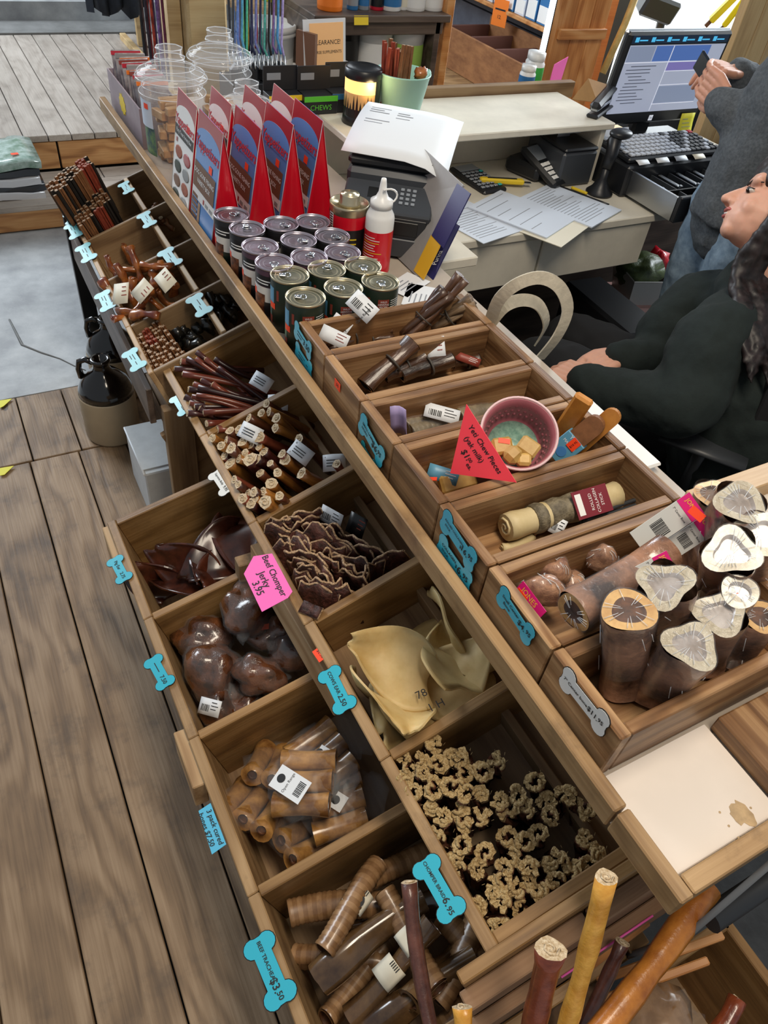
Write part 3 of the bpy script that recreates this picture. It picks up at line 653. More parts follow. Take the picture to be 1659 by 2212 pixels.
# ---- hide ears (large creamy folded sheets)
def ear_mesh(seed, w=.13, h=.15, mats=('hide_cream',), fold=1.0, th=.0035, pointy=.6):
    rg = random.Random(seed); mb = MB(); g = []; a, b = 15, 11; ph = rg.uniform(0, 9)
    for i in range(a):
        s_ = i / (a - 1); row = []
        wid = w * (math.sin(PI * (0.14 + .80 * s_)) ** .7) * (1 - pointy * .3 * s_)
        for j in range(b):
            t = j / (b - 1) * 2 - 1
            cupa = fold * (1.3 - .5 * s_) * t
            x = wid * .5 * math.sin(cupa) / max(.3, math.sin(fold * 1.0)) ; z = .035 * fold * (1 - math.cos(cupa)) + .014 * math.sin(3.1 * s_ + ph + t) + .008 * noise.noise(Vector((t * 2, s_ * 3, ph)))
            y = (s_ - .5) * h + .012 * t * math.sin(ph) + .006 * math.sin(4 * t + ph)
            row.append((x, y, z - .05 * s_ * s_ * math.cos(ph)))
        g.append(row)
    mb.sheet(g, th, 0); return mb.mesh('ear', list(mats))
def ear(px, py, P, w, seed, rx, ry, rz, size, label, group, name='hide_ear', mats=('hide_cream',), fold=1.0, cat='dog chew'):
    return place(ear_mesh(seed, .13 * size, .15 * size, mats, fold), name, TR(PTW(px, py, P, w), rx, ry, rz), label, cat, group)
gl = 'large creamy dried hide ears in one bin'
ear(840, 1430, PM, .012, 3, .35, -.5, .7, 1.0, 'pale cream hide ear folded on top of the pile', gl, fold=.9)
ear(850, 1520, PM, -.005, 5, .9, -.35, 2.7, 1.15, 'crumpled cream hide ear with a turned edge along the rim board', gl, fold=1.1)
stamped = ear(905, 1512, PM, -.045, 6, .2, -.2, 3.0, 1.1, 'flat yellowish hide ear stamped with black letters', gl, fold=.35)
ear(975, 1425, PM, -.045, 8, -.2, .3, -.4, 1.15, 'cream hide ear with a pointed tip deep in the bin', gl, fold=.8)
ear(985, 1462, PM, -.045, 11, .2, .1, -1.3, .95, 'cream hide ear lying against the braid bin divider', gl, fold=.7)
ear(940, 1400, PM, -.06, 14, .1, .2, 1.2, 1.2, 'shadowed hide ear at the back of the bin', gl, fold=.6)
ear(850, 1545, PM, -.065, 17, .3, -.2, 2.2, .95, 'hide ear standing low against the front board', gl, fold=.5)
ear(985, 1345, PM, -.055, 19, .6, .5, .2, .9, 'curled brown-edged hide ear under the counter rail', gl, fold=1.2)
tp = PTW(905, 1520, PM, -.026)
for k, s_ in enumerate(('78', '1 H')): text(s_, .02, 'ink', stamped, under(stamped, Matrix.Translation(tp + Vector((0, 0, .03))) @ frame((.0 + k * .012, -.028 * k, .0), Vector((.75, -.6, .2)).normalized(), Vector((-.55, .78, .0)).normalized(), (-.2, -.1, 1))))
# ---- pig ears
gp = 'dark brown pig ears in the lowest bin by the floor boards'
for i, (x, y, w, rx, ry, rz, sz, lb) in enumerate(((395, 1215, -.07, .5, -.9, .4, 1.0, 'dark glossy pig ear standing against the bin side'), (470, 1200, -.06, .2, -.5, 1.9, 1.1, 'dark brown pig ear folded with its tip up'), (525, 1165, -.05, .3, .2, 2.9, 1.1, 'reddish pig ear at the back of its bin'), (420, 1250, -.1, -.2, .3, .9, 1.2, 'broad flat pig ear beneath the others'), (455, 1240, -.09, .5, -.2, 2.4, 1.1, 'pig ear lying beside the bin divider'), (330, 1250, -.1, .9, -.8, .2, .9, 'pig ear curled upright behind the front board'), (500, 1230, -.1, .2, .4, -.8, 1.1, 'pig ear half hidden below the middle shelf'), (545, 1200, -.09, .3, .2, .3, 1.0, 'pig ear pushed under the middle shelf'))):
    ear(x, y, PL, w, 30 + i, rx, ry, rz, sz, lb, gp, 'pig_ear', ('pig_ear',), 1.0)
# ---- wrapped knuckle bones
def lump(seed, r, d=.42, n=22):
    mb = MB(); mb.ell((0, 0, 0), r, n=n, disp=d, dsc=1.5, seed=seed, m=14)
    T = Matrix.Scale(1.035, 4); mb2 = MB(); mb2.ell((0, 0, 0), tuple(v * 1.05 for v in r), n=n, disp=d * .9, dsc=1.7, seed=seed, m=14); mb2.ell((r[0] * .95, 0, 0), (r[0] * .35, r[1] * .28, r[2] * .12), n=10, disp=.5, dsc=3, seed=seed)
    return mb.mesh('meaty_bone', 'wrapped_meat'), mb2.mesh('film_wrap', 'film')
gk = 'shrink wrapped knuckle bones in the lowest row'
for i, (x, y, w, r, lb) in enumerate(((530, 1320, -.03, (.062, .048, .05), 'big glossy wrapped knuckle bone under the pink card'), (462, 1450, -.075, (.06, .055, .055), 'round dark wrapped knuckle bone near the front board'), (560, 1455, -.07, (.052, .04, .038), 'wrapped knuckle bone with a shiny clear bulge'), (440, 1380, -.09, (.06, .05, .045), 'wrapped knuckle bone against the pig ear divider'), (590, 1375, -.09, (.05, .04, .04), 'dark wrapped knuckle bone with a red label behind it'), (470, 1530, -.09, (.042, .034, .034), 'small wrapped bone carrying a white printed label'), (630, 1410, -.08, (.045, .04, .04), 'wrapped bone pushed under the middle shelf'), (520, 1520, -.13, (.055, .05, .04), 'wrapped bone lying on the bin bottom'))):
    p = PTW(x, y, PL, w); a, b = lump(3.1 * i + 2, r); t = thing('knuckle_bone', lb, 'wrapped bone', TR(p, rnd(-.3, .3), rnd(-.3, .3), rnd(0, 6)), gk)
    put('meat', a, t); put('film_wrap', b, t)
    if i == 5:
        o = put('label', CARD, t); o.matrix_basis = t.matrix_basis.inverted() @ frame(p + Vector((-.018, -.012, .036)), Vector((.62, -.72, .28)).normalized(), Vector((.5, .65, .55)).normalized(), Vector((-.55, -.2, .8)).normalized()) @ Matrix.Scale(.95, 4); o['label'] = 'white printed label'
    if i == 4:
        mb = MB(); mb.box((-.012, -.006, 0), (.012, .006, .001)); o = mb.build('label', 'chew_red', t); o.matrix_basis = t.matrix_basis.inverted() @ TR(p + Vector((-.02, 0, .045)), .3, -.5, -.6); o['label'] = 'red label strip'
# ---- bags of three cured bones
def bone_tube(L_, ro, ri, seed, mats=('cured_bone', 'marrow'), n=14):
    mb = MB(); z = [0, .25, .5, .75, 1]; pts = [(0, 0, L_ * t) for t in z]
    pf = [(math.cos(2 * PI * i / n) * (1 + .13 * noise.noise(Vector((math.cos(2 * PI * i / n), math.sin(2 * PI * i / n), seed)) * 1.2)), math.sin(2 * PI * i / n) * (1 + .16 * noise.noise(Vector((math.sin(2 * PI * i / n), seed, 1))))) for i in range(n)]
    rad = [ro * 1.12, ro * .97, ro * .92, ro * .97, ro * 1.12]
    mb.tube(pts, rad, prof=pf, cap=False)
    for (zz, s_) in ((0, -1), (L_, 1)):
        V = [(p[0] * rad[0], p[1] * rad[0], zz) for p in pf] + [(p[0] * ri, p[1] * ri, zz) for p in pf] + [(p[0] * ri * .9, p[1] * ri * .9, zz - s_ * .006) for p in pf]
        F = []
        for i in range(n): j = (i + 1) % n; F.append([i, j, n + j, n + i] if s_ > 0 else [n + i, n + j, j, i])
        mb.add(V, F, 0, True); b = len(mb.v) - len(V)
        for i in range(n): j = (i + 1) % n; mb.f.append([b + n + i, b + n + j, b + 2 * n + j, b + 2 * n + i]); mb.mi.append(1); mb.sm.append(True)
        mb.f.append([b + 2 * n + i for i in range(n)]); mb.mi.append(1); mb.sm.append(False)
    return mb.mesh('bone', list(mats))
BT = [bone_tube(.1, .02, .0095, s_) for s_ in (1, 5, 9)]
gb = 'clear bags of cured bones in the lowest row'
for i, (x, y, w, rz, rx, lb, crd) in enumerate(((655, 1690, -.035, -.5, .1, 'clear bag of three cured bones with a tall white emblem label', 1), (545, 1745, -.09, .75, 0, 'clear bag of cured bones with round ends toward the front board', 0), (690, 1640, -.07, .2, .1, 'shadowed bag of cured bones under the middle shelf', 2), (600, 1660, -.1, .9, 0, 'bag of cured bones lying deep beside the divider', 0), (725, 1740, -.1, -.2, 0, 'bag of cured bones with a small white label by the trachea divider', 2), (640, 1800, -.13, .3, 0, 'amber cured bones on the bottom of the bin', 0))):
    p = PTW(x, y, PL, w); T = TR(p, rx, -.15 if crd else .6, rz); t = thing('bone_bag', lb, 'bagged bones', T, gb)
    for k in range(3): put('bone', BT[k], t, TR((-.05 + .004 * k, (k - 1) * .039, .004 * (k % 2)), 0, PI / 2, 0))
    mb = MB(); mb.ell((0, 0, .001), (.066, .068, .027), n=18, disp=.18, dsc=2.2, seed=i); mb.ell((.072, 0, 0), (.03, .05, .008), n=10, disp=.5, dsc=3, seed=i + 4); o = mb.build('plastic_bag', 'film_soft', t)
    if crd:
        mb = MB(); w_, h_ = ((.042, .068) if crd == 1 else (.03, .024)); mb.box((-w_ / 2, -h_ / 2, 0), (w_ / 2, h_ / 2, .0008)); mb.prism([(.008 * math.cos(a * PI / 8), h_ * .3 + .008 * math.sin(a * PI / 8)) for a in range(16)], .0004, 1, z0=.0009)
        xx = -.012
        while crd == 1 and xx < .012: b_ = rnd(.0008, .0018); mb.box((xx, -.028, .0009), (xx + b_, -.014, .0012), 1); xx += b_ + rnd(.0006, .0014)
        o = mb.build('label', ['white_paper', 'ink'], t, under(t, frame(p + Vector((-.03, -.01, .040)) if crd == 1 else p + Vector((0, -.01, .036)), Vector((.82, .50, .28)).normalized(), Vector((-.42, .84, -.2)).normalized(), Vector((-.33, .05, .94)).normalized()))); o['label'] = 'white printed label with a round emblem'
        if crd == 1: text('Open Range', .0075, 'ink', t, o.matrix_basis @ TR((0, .004, .0012)))
# ---- tracheas
def trachea_mesh(L_, r, seed, ridged=True, mats=('trachea', 'trachea_dark')):
    mb = MB(); k = 40 if ridged else 14; pts, rad = [], []
    for i in range(k):
        t = i / (k - 1); pts.append((.012 * math.sin(t * 2.5 + seed), .008 * math.sin(t * 3.1 + seed * 2), t * L_)); rad.append(r * (1 + (.032 * (1 if i % 2 else -1) if ridged else .16 * math.sin(t * 5 + seed)) + .08 * noise.noise(Vector((seed, t * 3, 0)))))
    pf = [(math.cos(2 * PI * i / 14) * (1.0 if i != 3 else .72), math.sin(2 * PI * i / 14) * (.86 if i != 3 else .6)) for i in range(14)]
    mb.tube(pts, rad, prof=pf, cap=False)
    if ridged:
        for f_ in range(len(mb.f)): mb.mi[f_] = (f_ // 14 // 2) % 2
    dk = 2 if ridged else 1; s0 = 5 if ridged else 2; mb.tube(pts[:s0], [r * .8] * s0, prof=pf, cap=False, mi=dk); mb.tube([pts[s0 - 1], pts[s0]], r * .8, prof=pf, cap=True, mi=dk); mb.tube(pts[-s0:], [r * .8] * s0, prof=pf, cap=False, mi=dk); mb.tube([pts[-s0 - 1], pts[-s0]], r * .8, prof=pf, cap=True, mi=dk)
    b0 = len(mb.v)
    for (q, ra) in ((0, rad[0]), (-1, rad[-1])):
        c = Vector(pts[q]); V = [c + Vector((p[0] * ra, p[1] * ra, 0)) for p in pf] + [c + Vector((p[0] * r * .78, p[1] * r * .78, 0)) for p in pf]; mb.add(V, [[i, (i + 1) % 14, 14 + (i + 1) % 14, 14 + i] for i in range(14)], 0)
    return mb.mesh('trachea', list(mats) + ['marrow'])
TA = [trachea_mesh(.16, .0225, s_) for s_ in (1, 4)] + [trachea_mesh(.2, .024, 7, False, ('trachea_gloss',))] + [trachea_mesh(.18, .021, 2.2, False, ('trachea_gloss',))]
gt = 'dried trachea tubes in the nearest lowest bin'
def two(px0, px1, P, w0, w1): a = PTW(*px0, P, w0); b = PTW(*px1, P, w1); return a, b
for i, (p0, p1, w0, w1, me, lb) in enumerate((((690, 2050), (790, 1920), -.02, -.05, 0, 'ridged tan trachea tube wrapped by a round white label'), ((625, 1985), (690, 1975), -.07, -.08, 1, 'short ridged trachea end beside the front board'), ((690, 2120), (850, 2000), -.05, -.05, 2, 'long smooth glossy chew lying across the tracheas'), ((750, 2190), (880, 2060), -.06, -.05, 3, 'smooth glossy tube with a square emblem label'), ((800, 1890), (930, 1850), -.06, -.1, 1, 'ridged trachea tube at the back of the bin'), ((820, 1930), (875, 2010), -.04, -.04, 0, 'split open trachea half with a pale edge'), ((700, 2190), (730, 2160), -.09, -.1, 1, 'trachea end pointing up in the near corner'), ((880, 2170), (960, 2090), -.05, -.08, 3, 'smooth tube passing behind the dark cane'), ((640, 2060), (800, 2090), -.13, -.13, 0, 'trachea lying on the bin bottom'), ((930, 2150), (990, 2060), -.08, -.09, 0, 'ridged trachea by the post of the braid bin'), ((790, 2230), (900, 2160), -.09, -.08, 2, 'thick smooth tube at the near edge of the bin'), ((730, 2000), (860, 1960), -.12, -.12, 3, 'dark smooth tube under the labelled trachea'), ((940, 1990), (1000, 2050), -.09, -.1, 1, 'ridged trachea under the braid price bone'), ((920, 2240), (1010, 2170), -.1, -.09, 1, 'trachea in the near right corner of the bin'))):
    a, b = two(p0, p1, PL, w0, w1); d = (b - a).normalized()
    t = thing('trachea', lb, 'dog chew', aim(a, d, rnd(0, 6)), gt); put('tube', TA[me], t)
    if i in (0, 3, 5):
        q = a + d * (.085 if i else .09) ; up = (CAM - q).normalized()
        x_ = d; n_ = (up - d * up.dot(d)).normalized(); y_ = n_.cross(x_)
        mb = MB(); g = [[((i_ - 2) * .009, .0248 * math.sin((j - 3) * .3), .0248 * math.cos((j - 3) * .3) + .001) for j in range(7)] for i_ in range(5)]; mb.sheet(g, .0008)
        if i == 0: mb.prism([(.012 * math.cos(a_ * PI / 8) - .004, .012 * math.sin(a_ * PI / 8)) for a_ in range(16)], .0006, 1, z0=.0264)
        for k in range(5): mb.box((.009, -.008 + k * .0035, .0263), (.017, -.0064 + k * .0035, .0270), 1)
        o = mb.build('label', ['paper_cream', 'ink'], t, under(t, frame(q, x_, y_, n_))); o['label'] = 'white paper label with black print'
# ================================================================== far compartment tray goods
def star(r, L_, mats, sides=5):
    mb = MB(); pf = [((1.0 if i % 2 == 0 else .48) * math.cos(PI * i / sides), (1.0 if i % 2 == 0 else .48) * math.sin(PI * i / sides)) for i in range(2 * sides)]
    mb.tube([(0, 0, 0), (0, 0, -L_)], r, prof=pf, smooth=False, capmi=1); return mb.mesh('star_chew', list(mats))
SCH = {'brown': [star(.0068, .17, ('chew_brown', 'chew_end'))], 'black': [star(.0068, .17, ('chew_black', 'chew_end'))], 'red': [star(.0068, .17, ('chew_red', 'chew_end_red'))]}
def star_bundle(quad, nu, nv, w, tilt, pick, lab, group, name='star_chew'):
    a, b, c, d = [PTW(*q, PF, w) for q in quad]
    for i in range(nu):
        for j in range(nv):
            s_, t = (i + .5) / nu, (j + .5) / nv
            p = (a * (1 - s_) + b * s_) * (1 - t) + (d * (1 - s_) + c * s_) * t + Vector((rnd(-.002, .002), rnd(-.002, .002), rnd(-.006, .006)))
            k = pick(s_, t); z = Vector((-.35 + rnd(-.03, .03), rnd(-.04, .04), .94)) if tilt is None else tilt
            place(random.choice(SCH[k]), name, aim(p, z, rnd(0, 6)), lab % k, 'dog chew', group)
star_bundle([(97, 398), (184, 333), (200, 352), (116, 424)], 14, 5, .115, None, lambda s_, t: random.choice(('brown', 'black', 'brown', 'brown')) if s_ < .72 else ('red' if s_ < .9 else 'black'), 'long %s star shaped chew stick in the taller bundle', 'taller bundle of star chew sticks')
star_bundle([(157, 466), (218, 404), (240, 428), (172, 494)], 9, 5, .045, None, lambda s_, t: 'red' if (.45 < s_ < .75 and t > .7) else random.choice(('brown', 'brown', 'black')), 'short %s star shaped chew stick in the lower bundle', 'lower bundle of star chew sticks')
star_bundle([(290, 728), (338, 686), (402, 764), (322, 800)], 7, 9, -.012, None, lambda s_, t: 'red' if .3 < s_ < .6 and t < .5 else 'brown', 'tan ended %s star shaped chew stick packed on end', 'packed star chew sticks above the stoneware jugs')
def blob_mesh(r, seed, mat): mb = MB(); mb.ell((0, 0, 0), r, n=10, disp=.7, dsc=1.8, seed=seed); return mb.mesh('nugget', mat)
BL = [blob_mesh((.019, .014, .012), i * 2.3, 'treat_black') for i in range(5)]
for (x0, y0, x1, y1, n, w, lb, g) in ((400, 590, 470, 640, 13, -.05, 'black glossy dried nugget in the back row compartment', 'black nuggets under the rail'), (455, 640, 515, 700, 12, -.06, 'black glossy dried nugget in the back row compartment', 'black nuggets under the rail'), (375, 705, 450, 755, 15, -.065, 'dull black nugget beside the packed star sticks', 'black nuggets beside the star sticks')):
    for i in range(n):
        s_, t = rnd(0, 1), rnd(0, 1); p = PTW(x0 + (x1 - x0) * s_, y0 + (y1 - y0) * t, PF, w + rnd(-.02, .012)); p.y = max(1.60, min(1.775, p.y))
        place(random.choice(BL), 'dried_nugget', TR(p, rnd(0, 3), rnd(0, 3), rnd(0, 3), rnd(.9, 1.35)), lb, 'dog treat', g)
for i, (x, y) in enumerate(zs(50, 300, 3.318, [(990, 490), (1010, 520), (1000, 560), (1030, 580), (985, 600), (1040, 540), (960, 470), (1015, 605)])):
    p = PTW(x, y, PF, -.05); stick(p, p + Vector((rnd(-.02, .03), rnd(-.05, .05), rnd(-.02, .02))), .007, 'chew_brown', 'twist_chew', 'small ribbed brown twist in the back compartment', 'ribbed brown twists under the rail', bend=.01, wob=.5)
for i, (x, y, w, d) in enumerate([(a, b, c, e) for (a, b), c, e in zip(zs(50, 300, 3.318, [(600, 840), (765, 790), (660, 900), (715, 935), (850, 900), (975, 880), (560, 1010), (790, 1000), (930, 950), (850, 1170), (700, 1240), (640, 1290), (780, 1270), (900, 1140), (960, 1090), (760, 1060), (1000, 1000), (720, 760)]), [.04, .05, .04, .02, .03, .02, .01, .02, 0, .02, .0, .01, .01, -.01, -.02, 0, -.03, -.05], [(.3, -.6, -.7), (.1, -.5, -.8), (.2, -.3, -.9), (.9, .2, -.2), (.8, -.3, 0), (.2, -.9, -.4), (.6, -.7, -.3), (.1, -.4, -.9), (-.3, -.8, -.4), (.6, .7, .1), (.8, -.5, -.1), (.9, .3, .2), (.7, -.6, .2), (.4, -.8, -.3), (.6, -.5, -.4), (.2, -.3, -.9), (.3, .4, -.8), (.3, .2, -.7)])]):
    p = PTW(x, y, PF, w); stick(p, p + Vector(d).normalized() * rnd(.075, .11), rnd(.010, .015), 'snout', 'dried_trotter', 'amber to red glossy dried trotter piece in the heap', 'heap of dried trotters in the far tray', bend=.02, wob=.7, flat=.7, endmat='snout', n=10)
for (x, y, rz, lb) in ((261, 634, .5, 'cream tag with a red badge on the dried trotters'), (307, 628, -.3, 'folded cream tag lying across the dried trotters'), (357, 605, 1.2, 'white tag edge behind the dried trotters')):
    place(CARD2, 'tag_card', frame(PTW(x, y, PF, .05), Vector((.72, -.62, .3)).normalized(), Vector((.3, .75, .6)).normalized(), Vector((-.6, -.35, .72)).normalized()) @ Matrix.Rotation(rz - .5, 4, 'Z') @ Matrix.Scale(1.15, 4), lb, 'paper tag', None)
# ================================================================== price bones and cards
def bone_poly(L_, g=0.0):
    r = .135 * L_ + g; cx, cy = .5 * L_ - .135 * L_, .115 * L_; hb = .125 * L_ + g; P_ = []
    def arc(x, y, a0, a1, n=9):
        for i in range(n): a = math.radians(a0 + (a1 - a0) * i / (n - 1)); P_.append((x + r * math.cos(a), y + r * math.sin(a)))
    arc(cx, cy, 170, -32); arc(cx, -cy, 32, -170); arc(-cx, -cy, -10, -212); arc(-cx, cy, -148, -350)
    return P_
def price_bone(a, b, N_, label, lines, mat='tag_cyan', group='bone shaped price signs', lift=.002):
    a, b = Vector(a), Vector(b); L_ = (b - a).length * 1.1; x = (b - a).normalized(); N_ = Vector(N_); N_ = (N_ - x * N_.dot(x)).normalized(); y = N_.cross(x)
    t = thing('price_bone', label, 'price sign', frame((a + b) / 2 + N_ * lift, x, y, N_), group)
    mb = MB(); mb.prism(bone_poly(L_, .012 * L_)[::-1], .0012); mb.build('backing', 'tag_black', t)
    mb = MB(); mb.prism(bone_poly(L_)[::-1], .0016); mb.build('face', mat, t)
    for (s_, sz, dx, dy) in lines:
        if s_ == '~':      # writing too small to read: a short inked line
            mb = MB(); mb.box((dx * L_ - sz * L_, dy * L_ - .011 * L_, .0017), (dx * L_ + sz * L_, dy * L_ + .011 * L_, .0020)); mb.build('writing', 'ink', t); continue
        text(s_, sz * L_ * 1.06, 'ink', t, TR((dx * L_, dy * L_, .0021)), bold=.016)
    return t
NX = (-1, 0, 0)
def cb(p0, p1, *a, **k): return price_bone(PX(*p0, .4868), PX(*p1, .4868), NX, *a, **k)
cb((641, 708), (674, 762), 'blue bone price sign reading 3.50 on the crate beside the cans', [('3.50', .2, .22, 0), ('~', .16, -.14, .05), ('~', .12, -.18, -.04)])
cb((643, 752), (675, 803), 'smaller blue bone sign hanging under the 3.50 sign', [('~', .18, -.1, .04), ('~', .12, -.15, -.04), ('~', .05, .22, 0)])
cb((783, 908), (829, 994), 'blue bone price sign reading SMALL LAMB HORN 6.95', [('SMALL LAMB', .072, -.16, .05), ('HORN', .075, -.25, -.05), ('$6.', .19, .16, 0), ('95', .13, .33, .03)])
cb((784, 960), (812, 1010), 'small teal bone price sign below the lamb horn sign', [('BULL TEND', .13, -.12, .0), ('7.50', .16, .27, 0)], 'tag_teal')
cb((962, 1118), (1026, 1217), 'blue bone price sign reading ROLLED COLLAGEN STICK 16.95', [('ROLLED COLLAGEN', .056, -.13, .05), ('STICK', .056, -.29, -.04), ('$', .08, .10, -.03), ('16.', .15, .20, -.01), ('95', .12, .36, .03)])
cb((954, 1170), (1017, 1261), 'blue bone price sign reading COLLAGEN STICK 6.95', [('COLLAGEN', .078, -.17, .05), ('STICK', .07, -.26, -.05), ('$', .09, .07, .0), ('6.', .2, .18, 0), ('95', .14, .34, .02)])
cb((1085, 1280), (1150, 1378), 'blue bone price sign handwritten Small Center Bone 4.95', [('Small Center', .085, -.15, .05), ('Bone', .085, -.22, -.055), ('$4.', .15, .20, 0), ('95', .12, .38, .03)])
cb((1222, 1458), (1310, 1570), 'white bone price sign handwritten 7 inch Center bone 11.95', [('7" Center bone', .078, -.17, 0), ('$11.', .12, .21, 0), ('95', .10, .37, .02)], 'tag_white')
mb = MB(); mb.box((-.011, -.008, 0), (.011, .008, .0006)); st = tag(mb.build('price_sticker', 'neon_orange', None, frame(PX(729, 832, .4870), (0, -1, 0), (0, 0, 1), (-1, 0, 0))), 'small orange price sticker on a crate front', 'sticker')
text('.50', .009, 'ink', st, TR((0, 0, .0009)))
def rb(p0, p1, P, label, lines, mat='tag_cyan', w=.004, N_=None, **k):
    a, b = PTW(*p0, P, w), PTW(*p1, P, w); n = (P(0, 0, 1) - P(0, 0, 0)) if N_ is None else N_
    return price_bone(a, b, n, label, lines, mat, lift=.001, **k)
rb((709, 1450), (749, 1532), PM, 'blue bone price sign reading COWS EAR 2.50', [('COWS EAR', .098, -.16, 0), ('2.50', .14, .26, 0)])
rb((916, 1862), (982, 1978), PM, 'blue bone price sign reading CHOMPER BRAID 6.95', [('CHOMPER BRAID', .076, -.14, 0), ('6.', .16, .23, .0), ('95', .12, .37, -.02)])
rb((465, 1022), (493, 1064), PM, 'white bone price sign handwritten Supreme Bully 9.95', [('Supreme Bully', .085, -.14, 0), ('9.95', .12, .3, 0)], 'tag_white')
rb((380, 858), (402, 893), PM, 'small teal bone sign clipped to the thin meat stick bin', [('~', .14, -.1, .03), ('~', .1, .2, -.01)], 'tag_teal')
rb((247, 1208), (271, 1254), PL, 'teal bone price sign handwritten Pig Ear 2.75', [('Pig Ear', .12, -.16, 0), ('2.75', .13, .26, 0)])
rb((329, 1424), (361, 1482), PL, 'teal bone price sign for the knuckle bones reading 7.50', [('~', .15, -.15, .0), ('7.50', .14, .26, 0)])
rb((556, 2030), (612, 2164), PL, 'blue bone price sign reading BEEF TRACHEA 3.50', [('BEEF TRACHEA', .078, -.14, 0), ('$3.', .15, .22, -.01), ('50', .11, .37, .0)])
gA = 'aqua bone signs on the compartment tray'
for p0, p1, lb in (((147, 462), (154, 482), 'aqua bone sign at the far end of the tray front'), ((153, 485), (168, 512), 'glinting aqua bone sign next to the star stick bundle'), ((178, 532), (195, 562), 'pale aqua bone sign on the tray front below an empty compartment'), ((220, 634), (236, 668), 'aqua bone sign beside the dried trotters'), ((279, 760), (302, 796), 'teal bone sign beside the packed star sticks')):
    rb(p0, p1, PF, lb, [('~', .14, -.1, .03), ('~', .1, -.14, -.05), ('~', .08, .2, 0)], 'tag_aqua', group=gA)
for p0, p1, lb in (((266, 397), (280, 416), 'aqua bone sign on the middle strip nearest the far end'), ((309, 463), (326, 488), 'aqua bone sign on the middle strip above an empty compartment'), ((356, 542), (379, 574), 'light blue bone sign on the middle strip over the trotters'), ((418, 642), (444, 678), 'aqua bone sign on the middle strip by the black nuggets')):
    rb(p0, p1, PF, lb, [('~', .14, -.1, .03), ('~', .09, .16, -.02)], 'tag_aqua', group=gA)
# handwritten cards
def card(poly, N_, mat, label, lines, up, name='price_card', th=.0008):
    """poly: corner points in place; lines: (text,size,point,angle)"""
    o_ = sum((Vector(p) for p in poly), Vector()) / len(poly); z = Vector(N_).normalized(); y = Vector(up); y = (y - z * y.dot(z)).normalized(); x = y.cross(z)
    T = frame(o_, x, y, z); Ti = T.inverted(); mb = MB(); q = [Ti @ Vector(p) for p in poly]
    ar = sum(q[i].x * q[(i + 1) % len(q)].y - q[(i + 1) % len(q)].x * q[i].y for i in range(len(q)))
    if ar < 0: q = q[::-1]
    mb.prism([(v.x, v.y) for v in q], th); t = tag(mb.build(name, mat, None, T), label, 'price card')
    for (s_, sz, pt, ang) in lines:
        v = Ti @ Vector(pt); text(s_, sz, 'ink', t, TR((v.x, v.y, th + .0006), rz=ang), shear=.12, bold=.012)
    return t
PK = lambda x, y: PTW(x, y, PM, .028)
wN = PM(0, 0, 1) - PM(0, 0, 0)
upv = lambda a, b: (Vector(b) - Vector(a))
card([PK(527, 1240), PK(548, 1202), PK(588, 1196), PK(632, 1278), PK(622, 1292), PK(566, 1322)], wN, 'neon_pink', 'torn pink card handwritten Beef Chomper Jerky 3.95', [('Beef Chomper', .0175, PK(592, 1243), 0), ('Jerky', .019, PK(571, 1252), 0), ('3.95', .02, PK(557, 1271), 0)], wN.cross(PK(612, 1285) - PK(572, 1205)))
PKL = lambda x, y: PTW(x, y, PL, .006)
wL = PL(0, 0, 1) - PL(0, 0, 0)
card([PKL(429, 1752), PKL(455, 1735), PKL(489, 1824), PKL(458, 1846)], wL, 'sky_card', 'blue paper handwritten 3 pack cured bones 7.50', [('3 pack cured', .0125, PKL(464, 1786), 0), ('bones $7.50', .0125, PKL(446, 1792), 0)], wL.cross(PKL(489, 1824) - PKL(455, 1735)))
mb = MB(); mb.box((-.013, -.010, 0), (.013, .010, .0006)); q0, q1 = PTW(685, 1402, PM, .002), PTW(700, 1424, PM, .002)
st = tag(mb.build('price_sticker', 'neon_orange', None, frame((q0 + q1) / 2 + wN * .001, (q1 - q0).normalized(), wN.cross(q1 - q0).normalized(), wN)), 'orange price sticker reading 2.50 on the hide ear bin rim', 'sticker'); text('$2.50', .0085, 'ink', st, TR((0, 0, .0009)))
# folded pink triangle card for the chew pieces, leaning on the bowl
PC = lambda x, y, z: PZ(x, y, z)
tri = [PX(1008, 873, .575), PX(973, 1022, .55), PX(1116, 1042, .61)]
n_ = (tri[1] - tri[0]).cross(tri[2] - tri[0]).normalized(); n_ = n_ if n_.dot(CAM - tri[0]) > 0 else -n_
e_ = (tri[2] - tri[0]).normalized(); up_ = n_.cross(e_)
mid3 = lambda a, b, c: tri[0] * a + tri[1] * b + tri[2] * c
card(tri, n_, 'neon_red', 'folded pink triangle card handwritten Yeti Chew Pieces yak milk', [('Yeti Chew Pieces', .0118, mid3(.41, .16, .43), 0), ('(yak milk)', .0115, mid3(.39, .34, .27), 0), ('$1.', .014, mid3(.30, .53, .17), 0), ('00', .008, mid3(.23, .52, .25), 0), ('ea.', .010, mid3(.14, .60, .26), 0)], up_, th=.0012)
